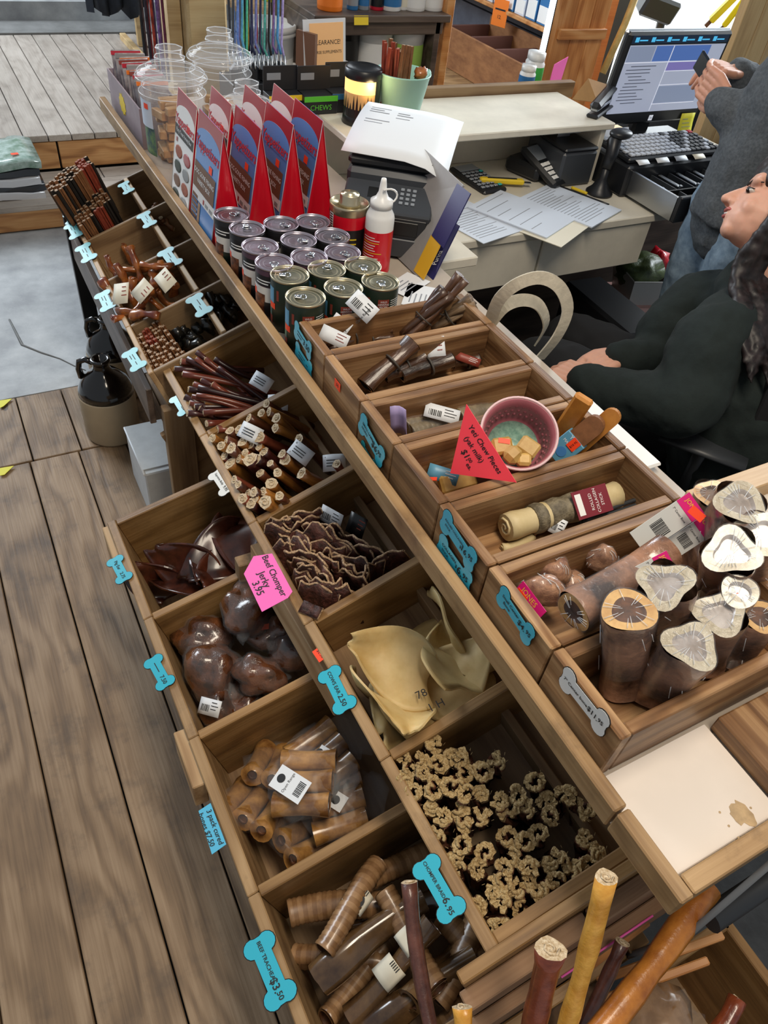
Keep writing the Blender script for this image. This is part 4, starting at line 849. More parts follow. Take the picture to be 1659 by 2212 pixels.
# ================================================================== goods standing on the counter
plain('can_black', '1b1a1c', 0.4); plain('can_white', 'dedbd4', 0.45); plain('can_food', '8a4f2c', 0.5, col2='3c1d10', scale=90)
plain('can_green', '23352c', 0.4); plain('can_brown', '8c3d30', 0.45); plain('can_sky', '5f9fc0', 0.45); plain('can_plum', '4a2f3c', 0.4); plain('can_forest', '1d2b20', 0.4)
plain('scene_photo', '6f8f5a', 0.5, col2='3b5560', scale=60)
plain('box_red', 'd21328', 0.28, coat=.3); plain('box_darkred', '9c1a2a', 0.28, coat=.3); plain('box_blue', '4a86c6', 0.3, coat=.3); plain('box_white', 'e3e2e0', 0.3, coat=.3); plain('box_brown', '6f4d38', 0.4); plain('box_grey', '8d8f90', .4); plain('card_edge', 'e6e4de', .7)
plain('print_white', 'f2f2f0', .5); plain('print_red', 'c21f35', .5); plain('print_green', '3fb14a', .5); plain('print_yellow', 'e8c92c', .5); plain('print_pink', 'd81b7a', .45); plain('print_purple', '6a3c8c', .5); plain('print_orange', 'ef7d22', .5)
FACE = math.radians(225)
def can_meshes(kind):
    r, h = .0375, .11; B_ = MB()
    B_.lathe([(r * .96, 0), (r, .003), (r, h - .005), (r * .985, h - .003)], 32, 0)
    mats = ['can_black', 'can_white', 'can_food', 'can_forest', 'can_brown', 'print_white', 'neon_orange', 'can_sky', 'scene_photo', 'can_plum']
    base = MB()
    if kind == 'gold':
        base.lathe([(r * .96, 0), (r, .003), (r, h - .005), (r * .985, h - .003)], 32, 3)
        base.band(r + .0002, .058, .092, FACE - 1.35, FACE - .55, mi=7); base.band(r + .0003, .03, .06, FACE - 1.35, FACE - .75, mi=8); base.band(r + .0002, .012, .03, FACE - 1.4, FACE - .7, mi=4)
        base.band(r + .0003, .068, .09, FACE + .25, FACE + .85, mi=4); base.band(r + .0002, .068, .09, FACE - .35, FACE - .2, mi=4)
        for k in range(5): base.band(r + .0003, .068 + k * .0045, .0695 + k * .0045, FACE + .95, FACE + 1.5, mi=5)
        base.band(r + .0005, .047, .06, FACE - .95, FACE - .45, mi=6)
    else:
        base.lathe([(r * .96, 0), (r, .003), (r, h - .005), (r * .985, h - .003)], 32, 9 if kind == 'plum' else 0)
        base.band(r + .0002, .032, .072, 0, 2 * PI, 32, mi=1); base.band(r + .0002, .074, .096, 0, 2 * PI, 32, mi=0)
        base.band(r + .0003, .008, .056, FACE - 1.5, FACE - .1, mi=2); base.band(r + .0004, .008, .04, FACE - .15, FACE + .6, mi=0 if kind != 'green' else 3)
        base.band(r + .0005, .05, .064, FACE - 1.25, FACE - .75, mi=6)
        for k in range(2): base.band(r + .0004, .078 + k * .006, .0805 + k * .006, FACE - .7, FACE + .1 + .2 * k, mi=5)
    lid = MB(); z = h - .003
    lid.lathe([(r * .985, z), (r * 1.02, z + .001), (r * 1.02, z + .0045), (r * .985, z + .005), (r * .955, z + .003), (r * .945, z - .0005), (r * .80, z), (r * .77, z + .0012), (r * .74, z), (r * .6, z), (r * .57, z + .001), (r * .54, z), (.0, z)], 36, 0)
    tab = MB(); ang = [i * 2 * PI / 16 for i in range(16)]
    tab.tube([(.0055 * math.cos(a) + .004, .0085 * math.sin(a), z + .003) for a in ang], .0012, n=6, closed=True); tab.box((.008, -.006, z + .002), (.02, .006, z + .0042), bev=.001); tab.lathe([(.0035, z), (.0035, z + .005), (0, z + .005)], 12, T=Matrix.Translation((.017, 0, 0)))
    return base.mesh('can_body', mats), lid.mesh('can_lid', 'gold_tin' if kind == 'gold' else 'lilac_tin'), tab.mesh('pull_tab', 'steel')
KC = {k: can_meshes(k) for k in ('gold', 'plum', 'green', 'black')}
rows = [((500, 462), 'green', 'dark label can with a lilac lid nearest the red tent boxes on the rail side'), ((534, 492), 'black', 'second lilac lidded can along the rail after the tent boxes'), ((562, 530), 'plum', 'third lilac lidded can along the rail with a plum label'), ((592, 565), 'plum', 'lilac lidded can along the rail just before the green cans'), ((626, 592), 'gold', 'green labelled can with a gold lid second from the crate along the rail'), ((660, 640), 'gold', 'green labelled gold lidded can against the crate at the rail'),
        ((607, 482), 'black', 'lilac lidded can in the middle row next to the red boxes'), ((645, 517), 'black', 'second lilac lidded can of the middle row'), ((668, 553), 'plum', 'third lilac lidded can of the middle row'), ((706, 580), 'gold', 'gold lidded can of the middle row second from the crate'), ((742, 620), 'gold', 'gold lidded can of the middle row against the crate'),
        ((676, 477), 'green', 'lilac lidded can of the back row next to the paint tin shaped can'), ((718, 508), 'black', 'lilac lidded can of the back row beside the squeeze bottle neck'), ((740, 543), 'plum', 'lilac lidded can of the back row beside the squeeze bottle'), ((784, 572), 'gold', 'gold lidded can in front of the squeeze bottle'), ((822, 606), 'gold', 'gold lidded can of the back row against the crate')]
for (px, kind, lb) in rows:
    p = PZ(*px, 1.042); t = thing('food_can', lb, 'can', TR((p.x, p.y, CT + .0005)), 'tins of pet food on the counter')
    b, l, tb = KC[kind]; put('can_body', b, t); put('can_lid', l, t); put('pull_tab', tb, t, Matrix.Rotation(rnd(0, 6.28), 4, 'Z'))
    if kind == 'gold':
        for k, s_ in enumerate(('WILD', 'HERRING', 'RECIPE')):
            a = FACE + .55; n_ = Vector((math.cos(a), math.sin(a), 0)); text(s_, .0055, 'print_white', t, frame(n_ * .0381 + Vector((0, 0, .085 - k * .0055)), Vector((0, 0, 1)).cross(n_), (0, 0, 1), n_))
# paint-tin shaped can
p = PZ(755, 438, 1.065); t = thing('round_can', 'tall can with screw cap and red black label', 'can', TR((p.x, p.y, CT + .0005), s=(.785, .785, 1.2)))
mb = MB(); r = .056; mb.lathe([(r, 0), (r, .108), (r * 1.02, .11), (r * 1.02, .114), (r * .96, .114), (r * .94, .108), (.0, .11)], 36, 0); mb.band(r + .0004, .002, .075, 0, 2 * PI, 36, mi=1); mb.band(r + .0006, .075, .098, 0, 2 * PI, 36, mi=2); mb.band(r + .0007, .06, .10, FACE - .9, FACE - .55, mi=3)
for k in range(8): mb.band(r + .0008, .064 + k * .0045, .0665 + k * .0045, FACE - .86, FACE - .6, mi=1)
for k in range(5): mb.band(r + .0007, .02 + k * .009, .0225 + k * .009, FACE - .4, FACE + .8, mi=4)
mb.build('body', ['gold_tin', 'can_black', 'box_red', 'print_white', 'print_yellow'], t)
mb = MB(); mb.lathe([(.031, .108), (.031, .114), (.028, .116), (.028, .128), (.026, .13), (.018, .13), (.017, .132), (0, .132)], 28); mb.build('screw_cap', 'gold_tin', t)
# squeeze bottle
p = PZ(806, 575, CT + .002); t = thing('squeeze_bottle', 'white squeeze bottle with red label and pointed nozzle', 'bottle', (.802, 1.405, CT + .0005))
mb = MB(); mb.lathe([(.029, 0), (.032, .004), (.032, .13), (.03, .137), (.024, .148), (.024, .158), (.0, .158)], 32, 0); mb.band(.0324, .008, .105, 0, 2 * PI, 32, mi=1)
for k in range(14): mb.band(.0327, .016 + k * .0058, .0176 + k * .0058, FACE - .9, FACE - .3 + rnd(.2, .9), mi=2 if k % 4 == 3 else 3)
mb.build('bottle_body', ['white_plastic', 'box_red', 'print_yellow', 'print_white'], t)
mb = MB(); mb.lathe([(.025, .152), (.025, .166), (.015, .172), (.012, .178), (.009, .184), (.0065, .205), (.005, .212), (0, .213)], 24); mb.build('nozzle', 'white_plastic', t)
mb = MB(); mb.tube([(.006 + .03 * math.sin(a) * .8, -.012 + .0 * a, .183 + .0165 * math.cos(a) - .006) for a in [i * PI / 8 - .5 for i in range(12)]], .0022, n=6); mb.build('cap_tether', 'white_plastic', t)
# tent shaped treat boxes
def tent(x0, y0, wy, dx, h, kind, label):
    t = thing('tent_box', label, 'treat box', (x0, y0, CT + .0005), 'tent shaped treat boxes')
    A0, A1 = Vector((0, 0, 0)), Vector((0, wy, 0)); T0, T1 = Vector((dx * .5, 0, h)), Vector((dx * .5, wy, h)); B0, B1 = Vector((dx, 0, 0)), Vector((dx, wy, 0))
    mb = MB(); th = .0012; n_ = (A1 - A0).cross(T0 - A0).normalized()
    def face(a, b, c, d, mi):
        nn = (b - a).cross(d - a).normalized(); V = [a, b, c, d] + [q - nn * th for q in (a, b, c, d)]; mb.add(V, [(0, 1, 2, 3), (7, 6, 5, 4), (0, 4, 5, 1), (1, 5, 6, 2), (2, 6, 7, 3), (3, 7, 4, 0)], mi)
    face(A1, A0, T0, T1, 0); face(B0, B1, T1, T0, 1); mb.build('wrapper', ['box_blue' if kind == 'blue' else 'box_white', 'box_red'], t)
    g = MB()
    for yy, s_ in ((.002, 1), (wy - .002, -1)):
        rows_ = [[(dx * .5 + (f - .5) * dx * (1 - k / 8) * .96, yy + s_ * (.018 * (1 - abs(2 * f - 1)) * (1 - k / 8) + .002), h * k / 8) for f in (0, .25, .5, .75, 1)] for k in range(9)]
        g.sheet(rows_, .001)
    g.build('gusset', 'box_red', t)
    e = MB(); e.tube([A0, T0, B0], .0011, n=4); e.tube([A1, T1], .0011, n=4); e.build('card_edge', 'card_edge', t)
    # print on the face: local frame x along -y, y up the slope
    ux = Vector((0, -1, 0)); uy = (T0 - A0).normalized(); un = ux.cross(uy); H = (T0 - A0).length; F_ = frame(A1 + un * .0004, ux, uy, un)
    pr = MB()
    def rect(x, y, w, h_, mi, z=.0002): pr.box((x, y, z), (x + w, y + h_, z + .0002), mi)
    def arc(cx, cy, rx, ry, y1, mi, z):
        N_ = 14; P_ = [(cx + rx * math.cos(PI * i / N_), cy + ry * math.sin(PI * i / N_)) for i in range(N_ + 1)]
        P_ += [(cx - rx, y1), (cx + rx, y1)]; pr.prism(P_, .0002, mi, z0=z)
    rect(0, H * .80, wy, H * .2, 0); arc(wy * .5, H * .80, wy * .5, H * .10, H * .70, 1 if kind == 'blue' else 2, .0005)
    if kind == 'blue':
        rect(0, H * .28, wy * .98, H * .09, 2); rect(wy * .02, H * .37, wy * .9, H * .22, 3, .0005); rect(wy * .30, H * .04, wy * .1, H * .23, 4, .0006)
        for k in range(6): rect(wy * .03, H * (.06 + k * .045), wy * .23, H * .03, 3, .0006)
        rect(wy * .62, H * .60, wy * .13, H * .06, 5, .0008); rect(wy * .5, H * .3, wy * .05, H * .04, 0, .0008)
        for k in range(2): rect(wy * (.6 + .18 * k), H * .3, wy * .12, H * .03, 6, .0008)
    else:
        rect(0, H * .62, wy, H * .09, 7, .0005); rect(wy * .62, H * .72, wy * .14, H * .06, 5, .0008)
        for r_ in range(4):
            for c in range(2): pr.ell((wy * (.27 + .45 * c), H * (.1 + .13 * r_), .0005), (wy * .19, H * .055, .0005), n=10, mi=(8, 6, 3, 9, 8, 6, 9, 0)[r_ * 2 + c])
        rect(wy * .1, H * .56, wy * .06, H * .04, 0, .0008)
    pr.build('print', ['box_darkred', 'box_blue', 'box_white', 'box_brown', 'rough_timber', 'neon_orange', 'box_grey', 'can_black', 'can_green', 'chew_end_red'], t, F_)
    text('Yappetizers', .034 * wy / .16, 'print_red', t, F_ @ TR((wy * .5, H * .755, .0014)), bold=.02, shear=.1)
    if kind == 'blue':
        for k, s_ in enumerate(('DOG GONE FISHING', 'VARIETY BOX')): text(s_, .0145 * wy / .16, 'print_white', t, F_ @ TR((wy * .47, H * (.515 - .07 * k), .0014)))
    else: text('Party Treat Variety Box', .0135 * wy / .16, 'print_white', t, F_ @ TR((wy * .5, H * .665, .0014)))
bx = [PY(481, 283, 1.60), PY(563, 281, 1.60), PY(633, 272, 1.60), PY(697, 262, 1.60)]
nth = ('first', 'second', 'third', 'fourth')
for i, q in enumerate(bx):
    tent(q.x - .043, 1.598, .158, .086, .254 + .004 * i, 'blue', 'blue fronted red tent box %s from the counter rail' % nth[i])
wx = [PY(425, 225, 1.765), PY(500, 222, 1.765), PY(575, 225, 1.765), PY(640, 222, 1.765)]
for i, q in enumerate(wx): tent(q.x - .043, 1.765, .14, .086, .254, 'white', 'white fronted red tent box %s from the counter rail' % nth[i])
# clear plastic jars of biscuit blocks
plain('clear_plastic', 'f4f8fc', 0.05, alpha=.14, spec=1.0, coat=.6); plain('clear_rim', 'f4f8fc', 0.08, alpha=.5, spec=1.0)
plain('biscuit', 'c39a63', 0.7, col2='a0733f', scale=30, bump=.2, rnd=.12)
def jar(x, y, r, h, nb, label, seed):
    t = thing('clear_jar', label, 'jar', (x, y, CT + .0005), 'clear plastic treat jars'); rg = random.Random(seed)
    mb = MB(); mb.lathe([(.0, .001), (r * .8, .001), (r * .84, .006), (r * .96, h * .80), (r, h * .84), (r, h * .88), (r * .9, h * .92), (r * .9, h)], 36); mb.build('jar_body', 'clear_plastic', t)
    mb = MB(); mb.lathe([(r * .98, h * .985), (r * 1.06, h), (r * 1.06, h + .012), (r * .98, h + .018), (r * .9, h + .02), (r * .86, h + .026), (r * .72, h + .028), (r * .68, h + .034), (r * .46, h + .036)], 36); mb.lathe([(r * .46, h + .036), (r * .46, h + .05), (r * .40, h + .056), (r * .40, h + .07), (r * .36, h + .074), (0, h + .074)], 8); mb.build('lid', 'clear_plastic', t)
    mb = MB()
    for (rr, z) in ((1.06, h + .006), (.98, h + .018), (.72, h + .029), (1.0, h * .86), (.9, h * .93)): mb.tube([(r * rr * math.cos(a * PI / 16), r * rr * math.sin(a * PI / 16), z) for a in range(32)], .0011, n=4, closed=True)
    for (rr, z) in ((.46, h + .05), (.40, h + .071)): mb.tube([(r * rr * math.cos(a * PI / 4), r * rr * math.sin(a * PI / 4), z) for a in range(8)], .0013, n=4, closed=True)
    mb.build('rim', 'clear_rim', t)
    bm_ = MB(); bm_.box((-.033, -.010, -.010), (.033, .010, .010), bev=.002); me = bm_.mesh('biscuit_block', 'biscuit'); k = 0
    for lay in range(99):
        z = .012 + lay * .0215
        if z > h * .78 or k >= nb: break
        for j in range(4):
            if k >= nb: break
            yy = (j - 1.5) * .0245; lim = (r * .8) ** 2 - yy ** 2
            if lim < .0005: continue
            a = rg.uniform(-.3, .3) + (PI / 2 if lay % 2 else 0); off = Vector((rg.uniform(-.012, .012), yy, 0)); off.rotate(Euler((0, 0, PI / 2 if lay % 2 else 0)))
            place(me, 'biscuit_block', TR(Vector((x, y, CT + z)) + off, rg.uniform(-.12, .12), rg.uniform(-.15, .15), a), 'rough tan biscuit block in the %s' % ('labelled front jar' if nb > 20 else 'jar behind'), 'dog biscuit', 'biscuit blocks in the clear jars'); k += 1
    return t
j1 = jar(.559, 2.136, .086, .205, 30, 'clear lidded jar of biscuit blocks with a blue and floral label', 1)
jar(.735, 2.27, .086, .21, 20, 'clear lidded jar of biscuits behind the labelled jar', 2)
jar(.725, 2.03, .08, .15, 0, 'low clear lidded jar behind the red tent boxes', 3)
mb = MB(); mb.band(.0835, .10, .165, math.radians(172), math.radians(212), mi=0); mb.band(.080, .03, .10, math.radians(172), math.radians(212), mi=1); mb.band(.0845, .145, .158, math.radians(192), math.radians(204), mi=2); mb.build('jar_label', ['paper_blue', 'scene_photo', 'neon_orange'], j1)
# display box with hanging packets
plain('display_card', '9a8a90', .5, var=.1, scale=14); plain('display_dark', '4a3a34', .6)
dbx = thing('display_box', 'greyish cardboard display box with a yellow starburst', 'box', (.55, 2.42, CT + .0005))
mb = MB()
for lo, hi in (((-.062, -.185, 0), (-.058, .185, .105)), ((.058, -.185, 0), (.062, .185, .105)), ((-.058, -.185, 0), (.058, -.181, .105)), ((-.058, .181, 0), (.058, .185, .105)), ((-.058, -.181, 0), (.058, .181, .003))): mb.box(lo, hi)
mb.build('carton', 'display_card', dbx)
mb = MB(); n = 20; mb.prism([((.03 if i % 2 else .024) * math.cos(2 * PI * i / n) * 1.3, (.03 if i % 2 else .024) * math.sin(2 * PI * i / n)) for i in range(n)], .0005); mb.build('starburst', 'print_yellow', dbx, frame((-.0625, .02, .055), (0, -1, 0), (0, 0, 1), (-1, 0, 0)))
plain('packet_a', 'c9c4c2', .3, coat=.3, col2='8d7c80', scale=40)
for i in range(11):
    mb = MB(); g = [[((u - 2) * .021, .008 * (1 - ((u - 2) / 2) ** 2) * (1 - abs(v / 3 - 1)) , v * .026) for v in range(7)] for u in range(5)]; mb.sheet(g, .0012, 0); mb.box((-.043, -.003, .143), (.043, .003, .153), 1)
    place(mb.mesh('packet', ['packet_a', ('print_orange', 'box_grey', 'print_red', 'can_brown')[i % 4]]), 'treat_packet', TR((.55 + rnd(-.006, .006), 2.27 + i * .029, CT + .004), -.12 + rnd(-.1, .1), 0, rnd(-.12, .12)), 'small flat treat packet with %s header' % ('an orange', 'a grey', 'a red', 'a brown')[i % 4], 'treat packet', 'treat packets in the cardboard display')
# ================================================================== goods in the counter crates
plain('tendon', '6a4a36', .4, col2='2a1710', scale=50, stretch=(1, 1, .12), coat=.35, bump=.5, rnd=.2); plain('gullet', '5a3a24', .38, col2='1c100a', scale=35, stretch=(1, 1, .2), coat=.4, bump=.6); plain('gullet_pale', '8a7358', .6, col2='4e3b2a', scale=60, stretch=(1, 1, .12), bump=.6); plain('rubber_band', '4a443e', .6)
def bundle(p0, p1, n, r, rs, mat, label, name='tendon_bundle', twist=1.5, fan=1.0):
    a, b = Vector(p0), Vector(p1); L_ = (b - a).length; t = thing(name, label, 'dog chew', aim(a, b - a), 'bundled meat chews in the crates')
    for k in range(n):
        ph = 2 * PI * k / n; mb = MB(); pts, rad = [], []; sd = rnd(0, 50)
        for i in range(9):
            s_ = i / 8; a_ = ph + twist * s_; rr = r * (.75 + fan * .5 * abs(s_ - .45)); pts.append((rr * math.cos(a_), rr * math.sin(a_), L_ * s_ * rnd(.97, 1.0))); rad.append(rs * (1 + .35 * noise.noise(Vector((sd, s_ * 6, 0)))))
        mb.tube(pts, rad, n=7); mb.build('strand', mat, t)
    mb = MB(); mb.tube([(1.25 * (r + rs) * math.cos(i * PI / 8) * .85, 1.25 * (r + rs) * math.sin(i * PI / 8) * .85, L_ * .42) for i in range(16)], .0018, n=5, closed=True); mb.build('rubber_band', 'rubber_band', t); return t
bundle(PZ(705, 752, .96), PZ(842, 690, .985), 4, .008, .0065, 'tendon', 'thin dark meat stick bundle tied beside the white tags')
bundle(PZ(770, 740, .95), PZ(850, 720, .965), 3, .008, .006, 'tendon', 'short dark meat stick bundle on the crate bottom')
bundle(PZ(876, 728, .955), PZ(968, 628, 1.045), 5, .012, .0085, 'tendon', 'thick twisted dark meat bundle rising from the crate', twist=2.2)
bundle(PZ(905, 715, .95), PZ(1000, 598, 1.07), 2, .008, .009, 'tendon', 'long straight dark meat piece pointing highest', twist=.8)
bundle(PZ(935, 706, .955), PZ(1025, 650, 1.02), 5, .012, .0085, 'gullet_pale', 'greyish brown twisted meat bundle at the crate back', twist=2.0)
def ptag(px, py, z, w, h, rot, label, mats=('white_paper', 'ink'), bar=True, nrm=(-.45, -.62, .64)):
    N_ = Vector(nrm).normalized(); x = (Vector((.84, -.55, 0)) - N_ * Vector((.84, -.55, 0)).dot(N_)).normalized(); y = N_.cross(x)
    return place(card_mesh(w, h, mats, bar), 'tag_card', frame(PZ(px, py, z), x, y, N_) @ Matrix.Rotation(rot, 4, 'Z'), label, 'paper tag', None)
o = ptag(783, 662, 1.04, .056, .036, -.62, 'white Open Range tag with barcode standing on the bundles'); text('Open Range', .0075, 'ink', o, TR((.013, -.012, .0014), rz=1.57))
ptag(735, 702, 1.0, .04, .03, -.5, 'white barcode tag half hidden behind the bundles')
ptag(722, 728, 1.005, .055, .028, -.3, 'grey white tag with brown stripe over the crate front', ('white_paper', 'can_brown'), False)
def gul(p0, p1, r, label, mat='gullet'):
    a, b = Vector(p0), Vector(p1); L_ = (b - a).length; t = thing('gullet_tube', label, 'dog chew', aim(a, b - a), 'gullet tubes in a crate'); mb = MB(); k = 12; sd = rnd(0, 50)
    pf = [(math.cos(2 * PI * i / 14) * (1 + .12 * math.sin(3 * 2 * PI * i / 14 + sd)), math.sin(2 * PI * i / 14) * .85) for i in range(14)]
    pts = [(.004 * math.sin(3 * i / k + sd), .004 * math.cos(4 * i / k), L_ * i / (k - 1)) for i in range(k)]; rad = [r * (1 + .16 * noise.noise(Vector((sd, i * .5, 0)))) for i in range(k)]
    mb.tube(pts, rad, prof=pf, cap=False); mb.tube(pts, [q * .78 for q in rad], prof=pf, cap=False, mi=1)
    for q, s_ in ((0, -1), (k - 1, 1)):
        V = [Vector(pts[q]) + Vector((x * rad[q], y * rad[q], 0)) for x, y in pf] + [Vector(pts[q]) + Vector((x * rad[q] * .78, y * rad[q] * .78, 0)) for x, y in pf]; mb.add(V, [[i, (i + 1) % 14, 14 + (i + 1) % 14, 14 + i] for i in range(14)], 2)
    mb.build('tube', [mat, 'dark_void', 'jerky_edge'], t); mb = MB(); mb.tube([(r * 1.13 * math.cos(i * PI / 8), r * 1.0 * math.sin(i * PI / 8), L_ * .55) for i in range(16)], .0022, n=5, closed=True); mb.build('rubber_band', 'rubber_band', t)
gul(PZ(790, 835, .958), PZ(893, 740, 1.02), .019, 'thick dark gullet tube with a grey rubber band leaning highest')
gul(PZ(830, 812, .962), PZ(915, 768, .985), .016, 'pale streaked gullet tube with an open round end')
gul(PZ(868, 815, .96), PZ(975, 770, .985), .017, 'dark gullet tube lying along the crate side')
gul(PZ(905, 790, .955), PZ(935, 765, .975), .014, 'short gullet end between the longer tubes')
gul(PZ(975, 790, .95), PZ(1035, 772, .96), .014, 'gullet tube at the empty end of its crate')
ptag(942, 752, 1.0, .034, .042, .25, 'white tag standing among the gullet tubes', ('white_paper', 'can_brown'), False)
ptag(790, 782, .99, .045, .02, .9, 'brown and white tag beside the thick gullet tube', ('can_brown', 'print_white'), False); ptag(1010, 776, .97, .05, .016, -.2, 'flat brown tag at the crate back', ('can_brown', 'print_white'), False)
# lamb horns
plain('horn', '9a8a6a', .45, col2='5d5038', scale=18, bump=.4)
for (a, b, lb) in (((872, 925, .955), (935, 895, .96), 'pale ringed lamb horn in a clear sleeve'), ((885, 938, .953), (950, 925, .955), 'lamb horn lying against the crate side'), ((990, 905, .952), (1060, 890, .955), 'lamb horn at the back of its crate')):
    A, B = PZ(*a), PZ(*b); d = B - A; mb = MB(); k = 22; mb.tube([(.006 * math.sin(i / k * 2.5), 0, d.length * 1.25 * i / (k - 1)) for i in range(k)], [.019 * (1 - .45 * i / k) * (1 + .05 * math.sin(i * 2.1)) for i in range(k)], n=12); t = thing('lamb_horn', lb, 'dog chew', aim(A, d), 'lamb horns in a crate'); mb.build('horn', 'horn', t)
    mb = MB(); mb.tube([(.003, 0, d.length * 1.25 * i / 5) for i in range(6)], [.0215, .022, .02, .019, .016, .014], n=12, cap=False); mb.build('clear_sleeve', 'film', t)
plain('lilac_card', 'a99ac6', .5)
ptag(955, 893, .985, .062, .026, -.08, 'white and lilac printed card on a lamb horn', nrm=(-.2, -.55, .8))
mb = MB(); mb.sheet([[((u - 2) * .007, .006 * math.sin(u * .9), v * .018) for v in range(4)] for u in range(5)], .0008, 0); place(mb.mesh('tag_card', 'lilac_card'), 'tag_card', TR(PZ(862, 940, .98), 0, -.15, -.8), 'folded lilac card standing at the crate front', 'paper tag', None)
# bowl of yak chew pieces
plain('bowl_pink', 'a8636c', .4, bump=.0, col2='934f58', scale=8); plain('bowl_rim', 'd9b6b8', .35); plain('glass_green', '8fb3a2', .15, spec=.8, col2='5f8578', scale=70); plain('yak_pale', 'd3b06a', .5, col2='b58c47', scale=25, sss=.1, rnd=.1); plain('yak_amber', 'c98a3a', .4, col2='9a5c22', scale=14, sss=.1, rnd=.12)
bc = PZ(1116, 946, 1.035); bn = Vector((-.28, -.42, .86)).normalized(); t = thing('pink_bowl', 'dusty pink hammered bowl with a glass green bottom', 'bowl', aim(bc - bn * .012, bn))
mb = MB(); R_ = .0595; pro = [(0, -.028), (.042, -.028), (.048, -.02), (.0555, .012), (R_, .030), (R_, .033), (R_ - .004, .033), (R_ - .008, .012), (.046, -.014), (.042, -.020), (0, -.020)]; mb.lathe(pro, 48, 0); mb.build('bowl_wall', 'bowl_pink', t)
mb = MB(); mb.tube([(R_ * math.cos(a * PI / 24) - 0, R_ * math.sin(a * PI / 24), .033) for a in range(48)], .0022, n=6, closed=True); mb.build('rim', 'bowl_rim', t)
mb = MB(); mb.lathe([(.041, -.0198), (.041, -.0188), (0, -.0188)], 36); mb.build('glass_base', 'glass_green', t)
dm = MB()
for rr in range(4):
    for k in range(30): a = 2 * PI * (k + .5 * (rr % 2)) / 30; z = -.006 + rr * .0095; r_ = .0485 + rr * .0028; dm.ell((r_ * math.cos(a), r_ * math.sin(a), z), (.0035, .0035, .0035), n=6)
dm.build('hammered_dimples', 'bowl_pink', t)
for i, (px, z, sz, ro) in enumerate((((1084, 966), 1.032, (.016, .014, .010), .3), ((1107, 983), 1.034, (.014, .013, .011), .9), ((1140, 968), 1.038, (.0165, .014, .010), -.5), ((1131, 994), 1.03, (.011, .010, .008), .1))):
    mb = MB(); mb.box(tuple(-v for v in sz), sz, bev=.004 if i != 1 else .007); mb.build('chew_piece', 'yak_pale'); o = bpy.data.objects['chew_piece' if i == 0 else 'chew_piece.%03d' % i]
    o.matrix_basis = aim(PZ(*px, z), bn, ro); tag(o, ('flat tan yak chew piece with an orange sticker in the bowl', 'rounded waxy yellow chew piece in the bowl', 'square amber chew piece leaning on the bowl wall', 'small yellow chew piece at the bowl edge')[i], 'dog chew', 'yak chew pieces in the pink bowl')
    if i == 0: m2 = MB(); m2.box((-.009, -.004, 0), (.009, .004, .0006)); m2.build('price_sticker', 'neon_orange', o, TR((.003, .006, .0103), rz=-.3))
def chew_bar(p0, p1, w, th, label, box=False, mat='yak_amber', roll=0.0, rounded=False):
    a, b = Vector(p0), Vector(p1); L_ = (b - a).length; v = (CAM - (a + b) / 2).normalized(); z = (b - a).normalized(); x = v.cross(z).normalized(); y = z.cross(x); T = frame(a, x, y, z) @ Matrix.Rotation(roll, 4, 'Z')
    t = thing('yak_chew_bar', label, 'dog chew', T, 'yak milk chew bars'); mb = MB()
    if rounded:
        pl = [(-w / 2, 0), (w / 2, 0)] + [(w / 2 * math.cos(PI * i / 10), L_ - w / 2 + w / 2 * math.sin(PI * i / 10)) for i in range(11)]
        mb.prism(pl, th, T=Matrix.Rotation(PI / 2, 4, 'X') @ Matrix.Translation((0, 0, -th / 2)))
    else: mb.box((-w / 2, -th / 2, 0), (w / 2, th / 2, L_), bev=.004)
    mb.build('bar', mat, t)
    if box:
        mb = MB(); mb.box((-w / 2 - .003, -th / 2 - .003, -.002), (w / 2 + .003, th / 2 + .003, L_ * .5), bev=.001); mb.build('carton_sleeve', 'packet_blue', t)
        F_ = TR((0, th / 2 + .0035, L_ * .25), rx=-PI / 2, rz=PI)
        F_ = frame((0, th / 2 + .0034, L_ * .25), (-1, 0, 0), (0, 0, 1), (0, 1, 0))
        text('YETI', .010, 'print_white', t, F_ @ TR((0, .021, 0))); text('MACHER', .007, 'print_white', t, F_ @ TR((0, .010, 0))); m2 = MB(); m2.prism([(.009 * math.cos(i * PI / 8), .009 * math.sin(i * PI / 8) - .008) for i in range(16)], .0004); m2.build('emblem', 'box_blue', t, F_); m3 = MB(); m3.box((-.004, .006, .0006), (.012, .026, .001)); m3.build('price_sticker', 'neon_orange', t, F_); text('$10.95', .0058, 'ink', t, F_ @ TR((.004, .016, .0013), rz=1.57))
plain('packet_blue', '5f9cba', .4)
chew_bar(PZ(1195, 960, .955), PZ(1264, 858, 1.075), .032, .016, 'upright amber chew bar behind the blue carton', False)
chew_bar(PZ(1222, 988, .958), PZ(1335, 888, 1.06), .030, .014, 'tall rounded brown chew bar leaning over the crate back', False, rounded=True)
chew_bar(PZ(1200, 985, .965), PZ(1300, 905, 1.05), .034, .016, 'chew bar in a pale blue printed carton with an orange sticker', True, 'chew_brown', rounded=True)
chew_bar(PZ(950, 1050, .952), PZ(1025, 1030, .956), .03, .018, 'yellow chew bar lying at the crate front', False, 'yak_pale')
ptag(957, 1025, .968, .05, .024, -.15, 'pale blue card behind the yellow chew bar', ('packet_blue', 'print_white'), False)
mb = MB(); mb.box((-.008, -.006, 0), (.008, .006, .001)); place(mb.mesh('price_sticker', 'neon_orange'), 'price_sticker', TR(PZ(933, 1035, .968), -.3, -.2, -.6), 'orange sticker on the pale blue card', 'sticker', None)
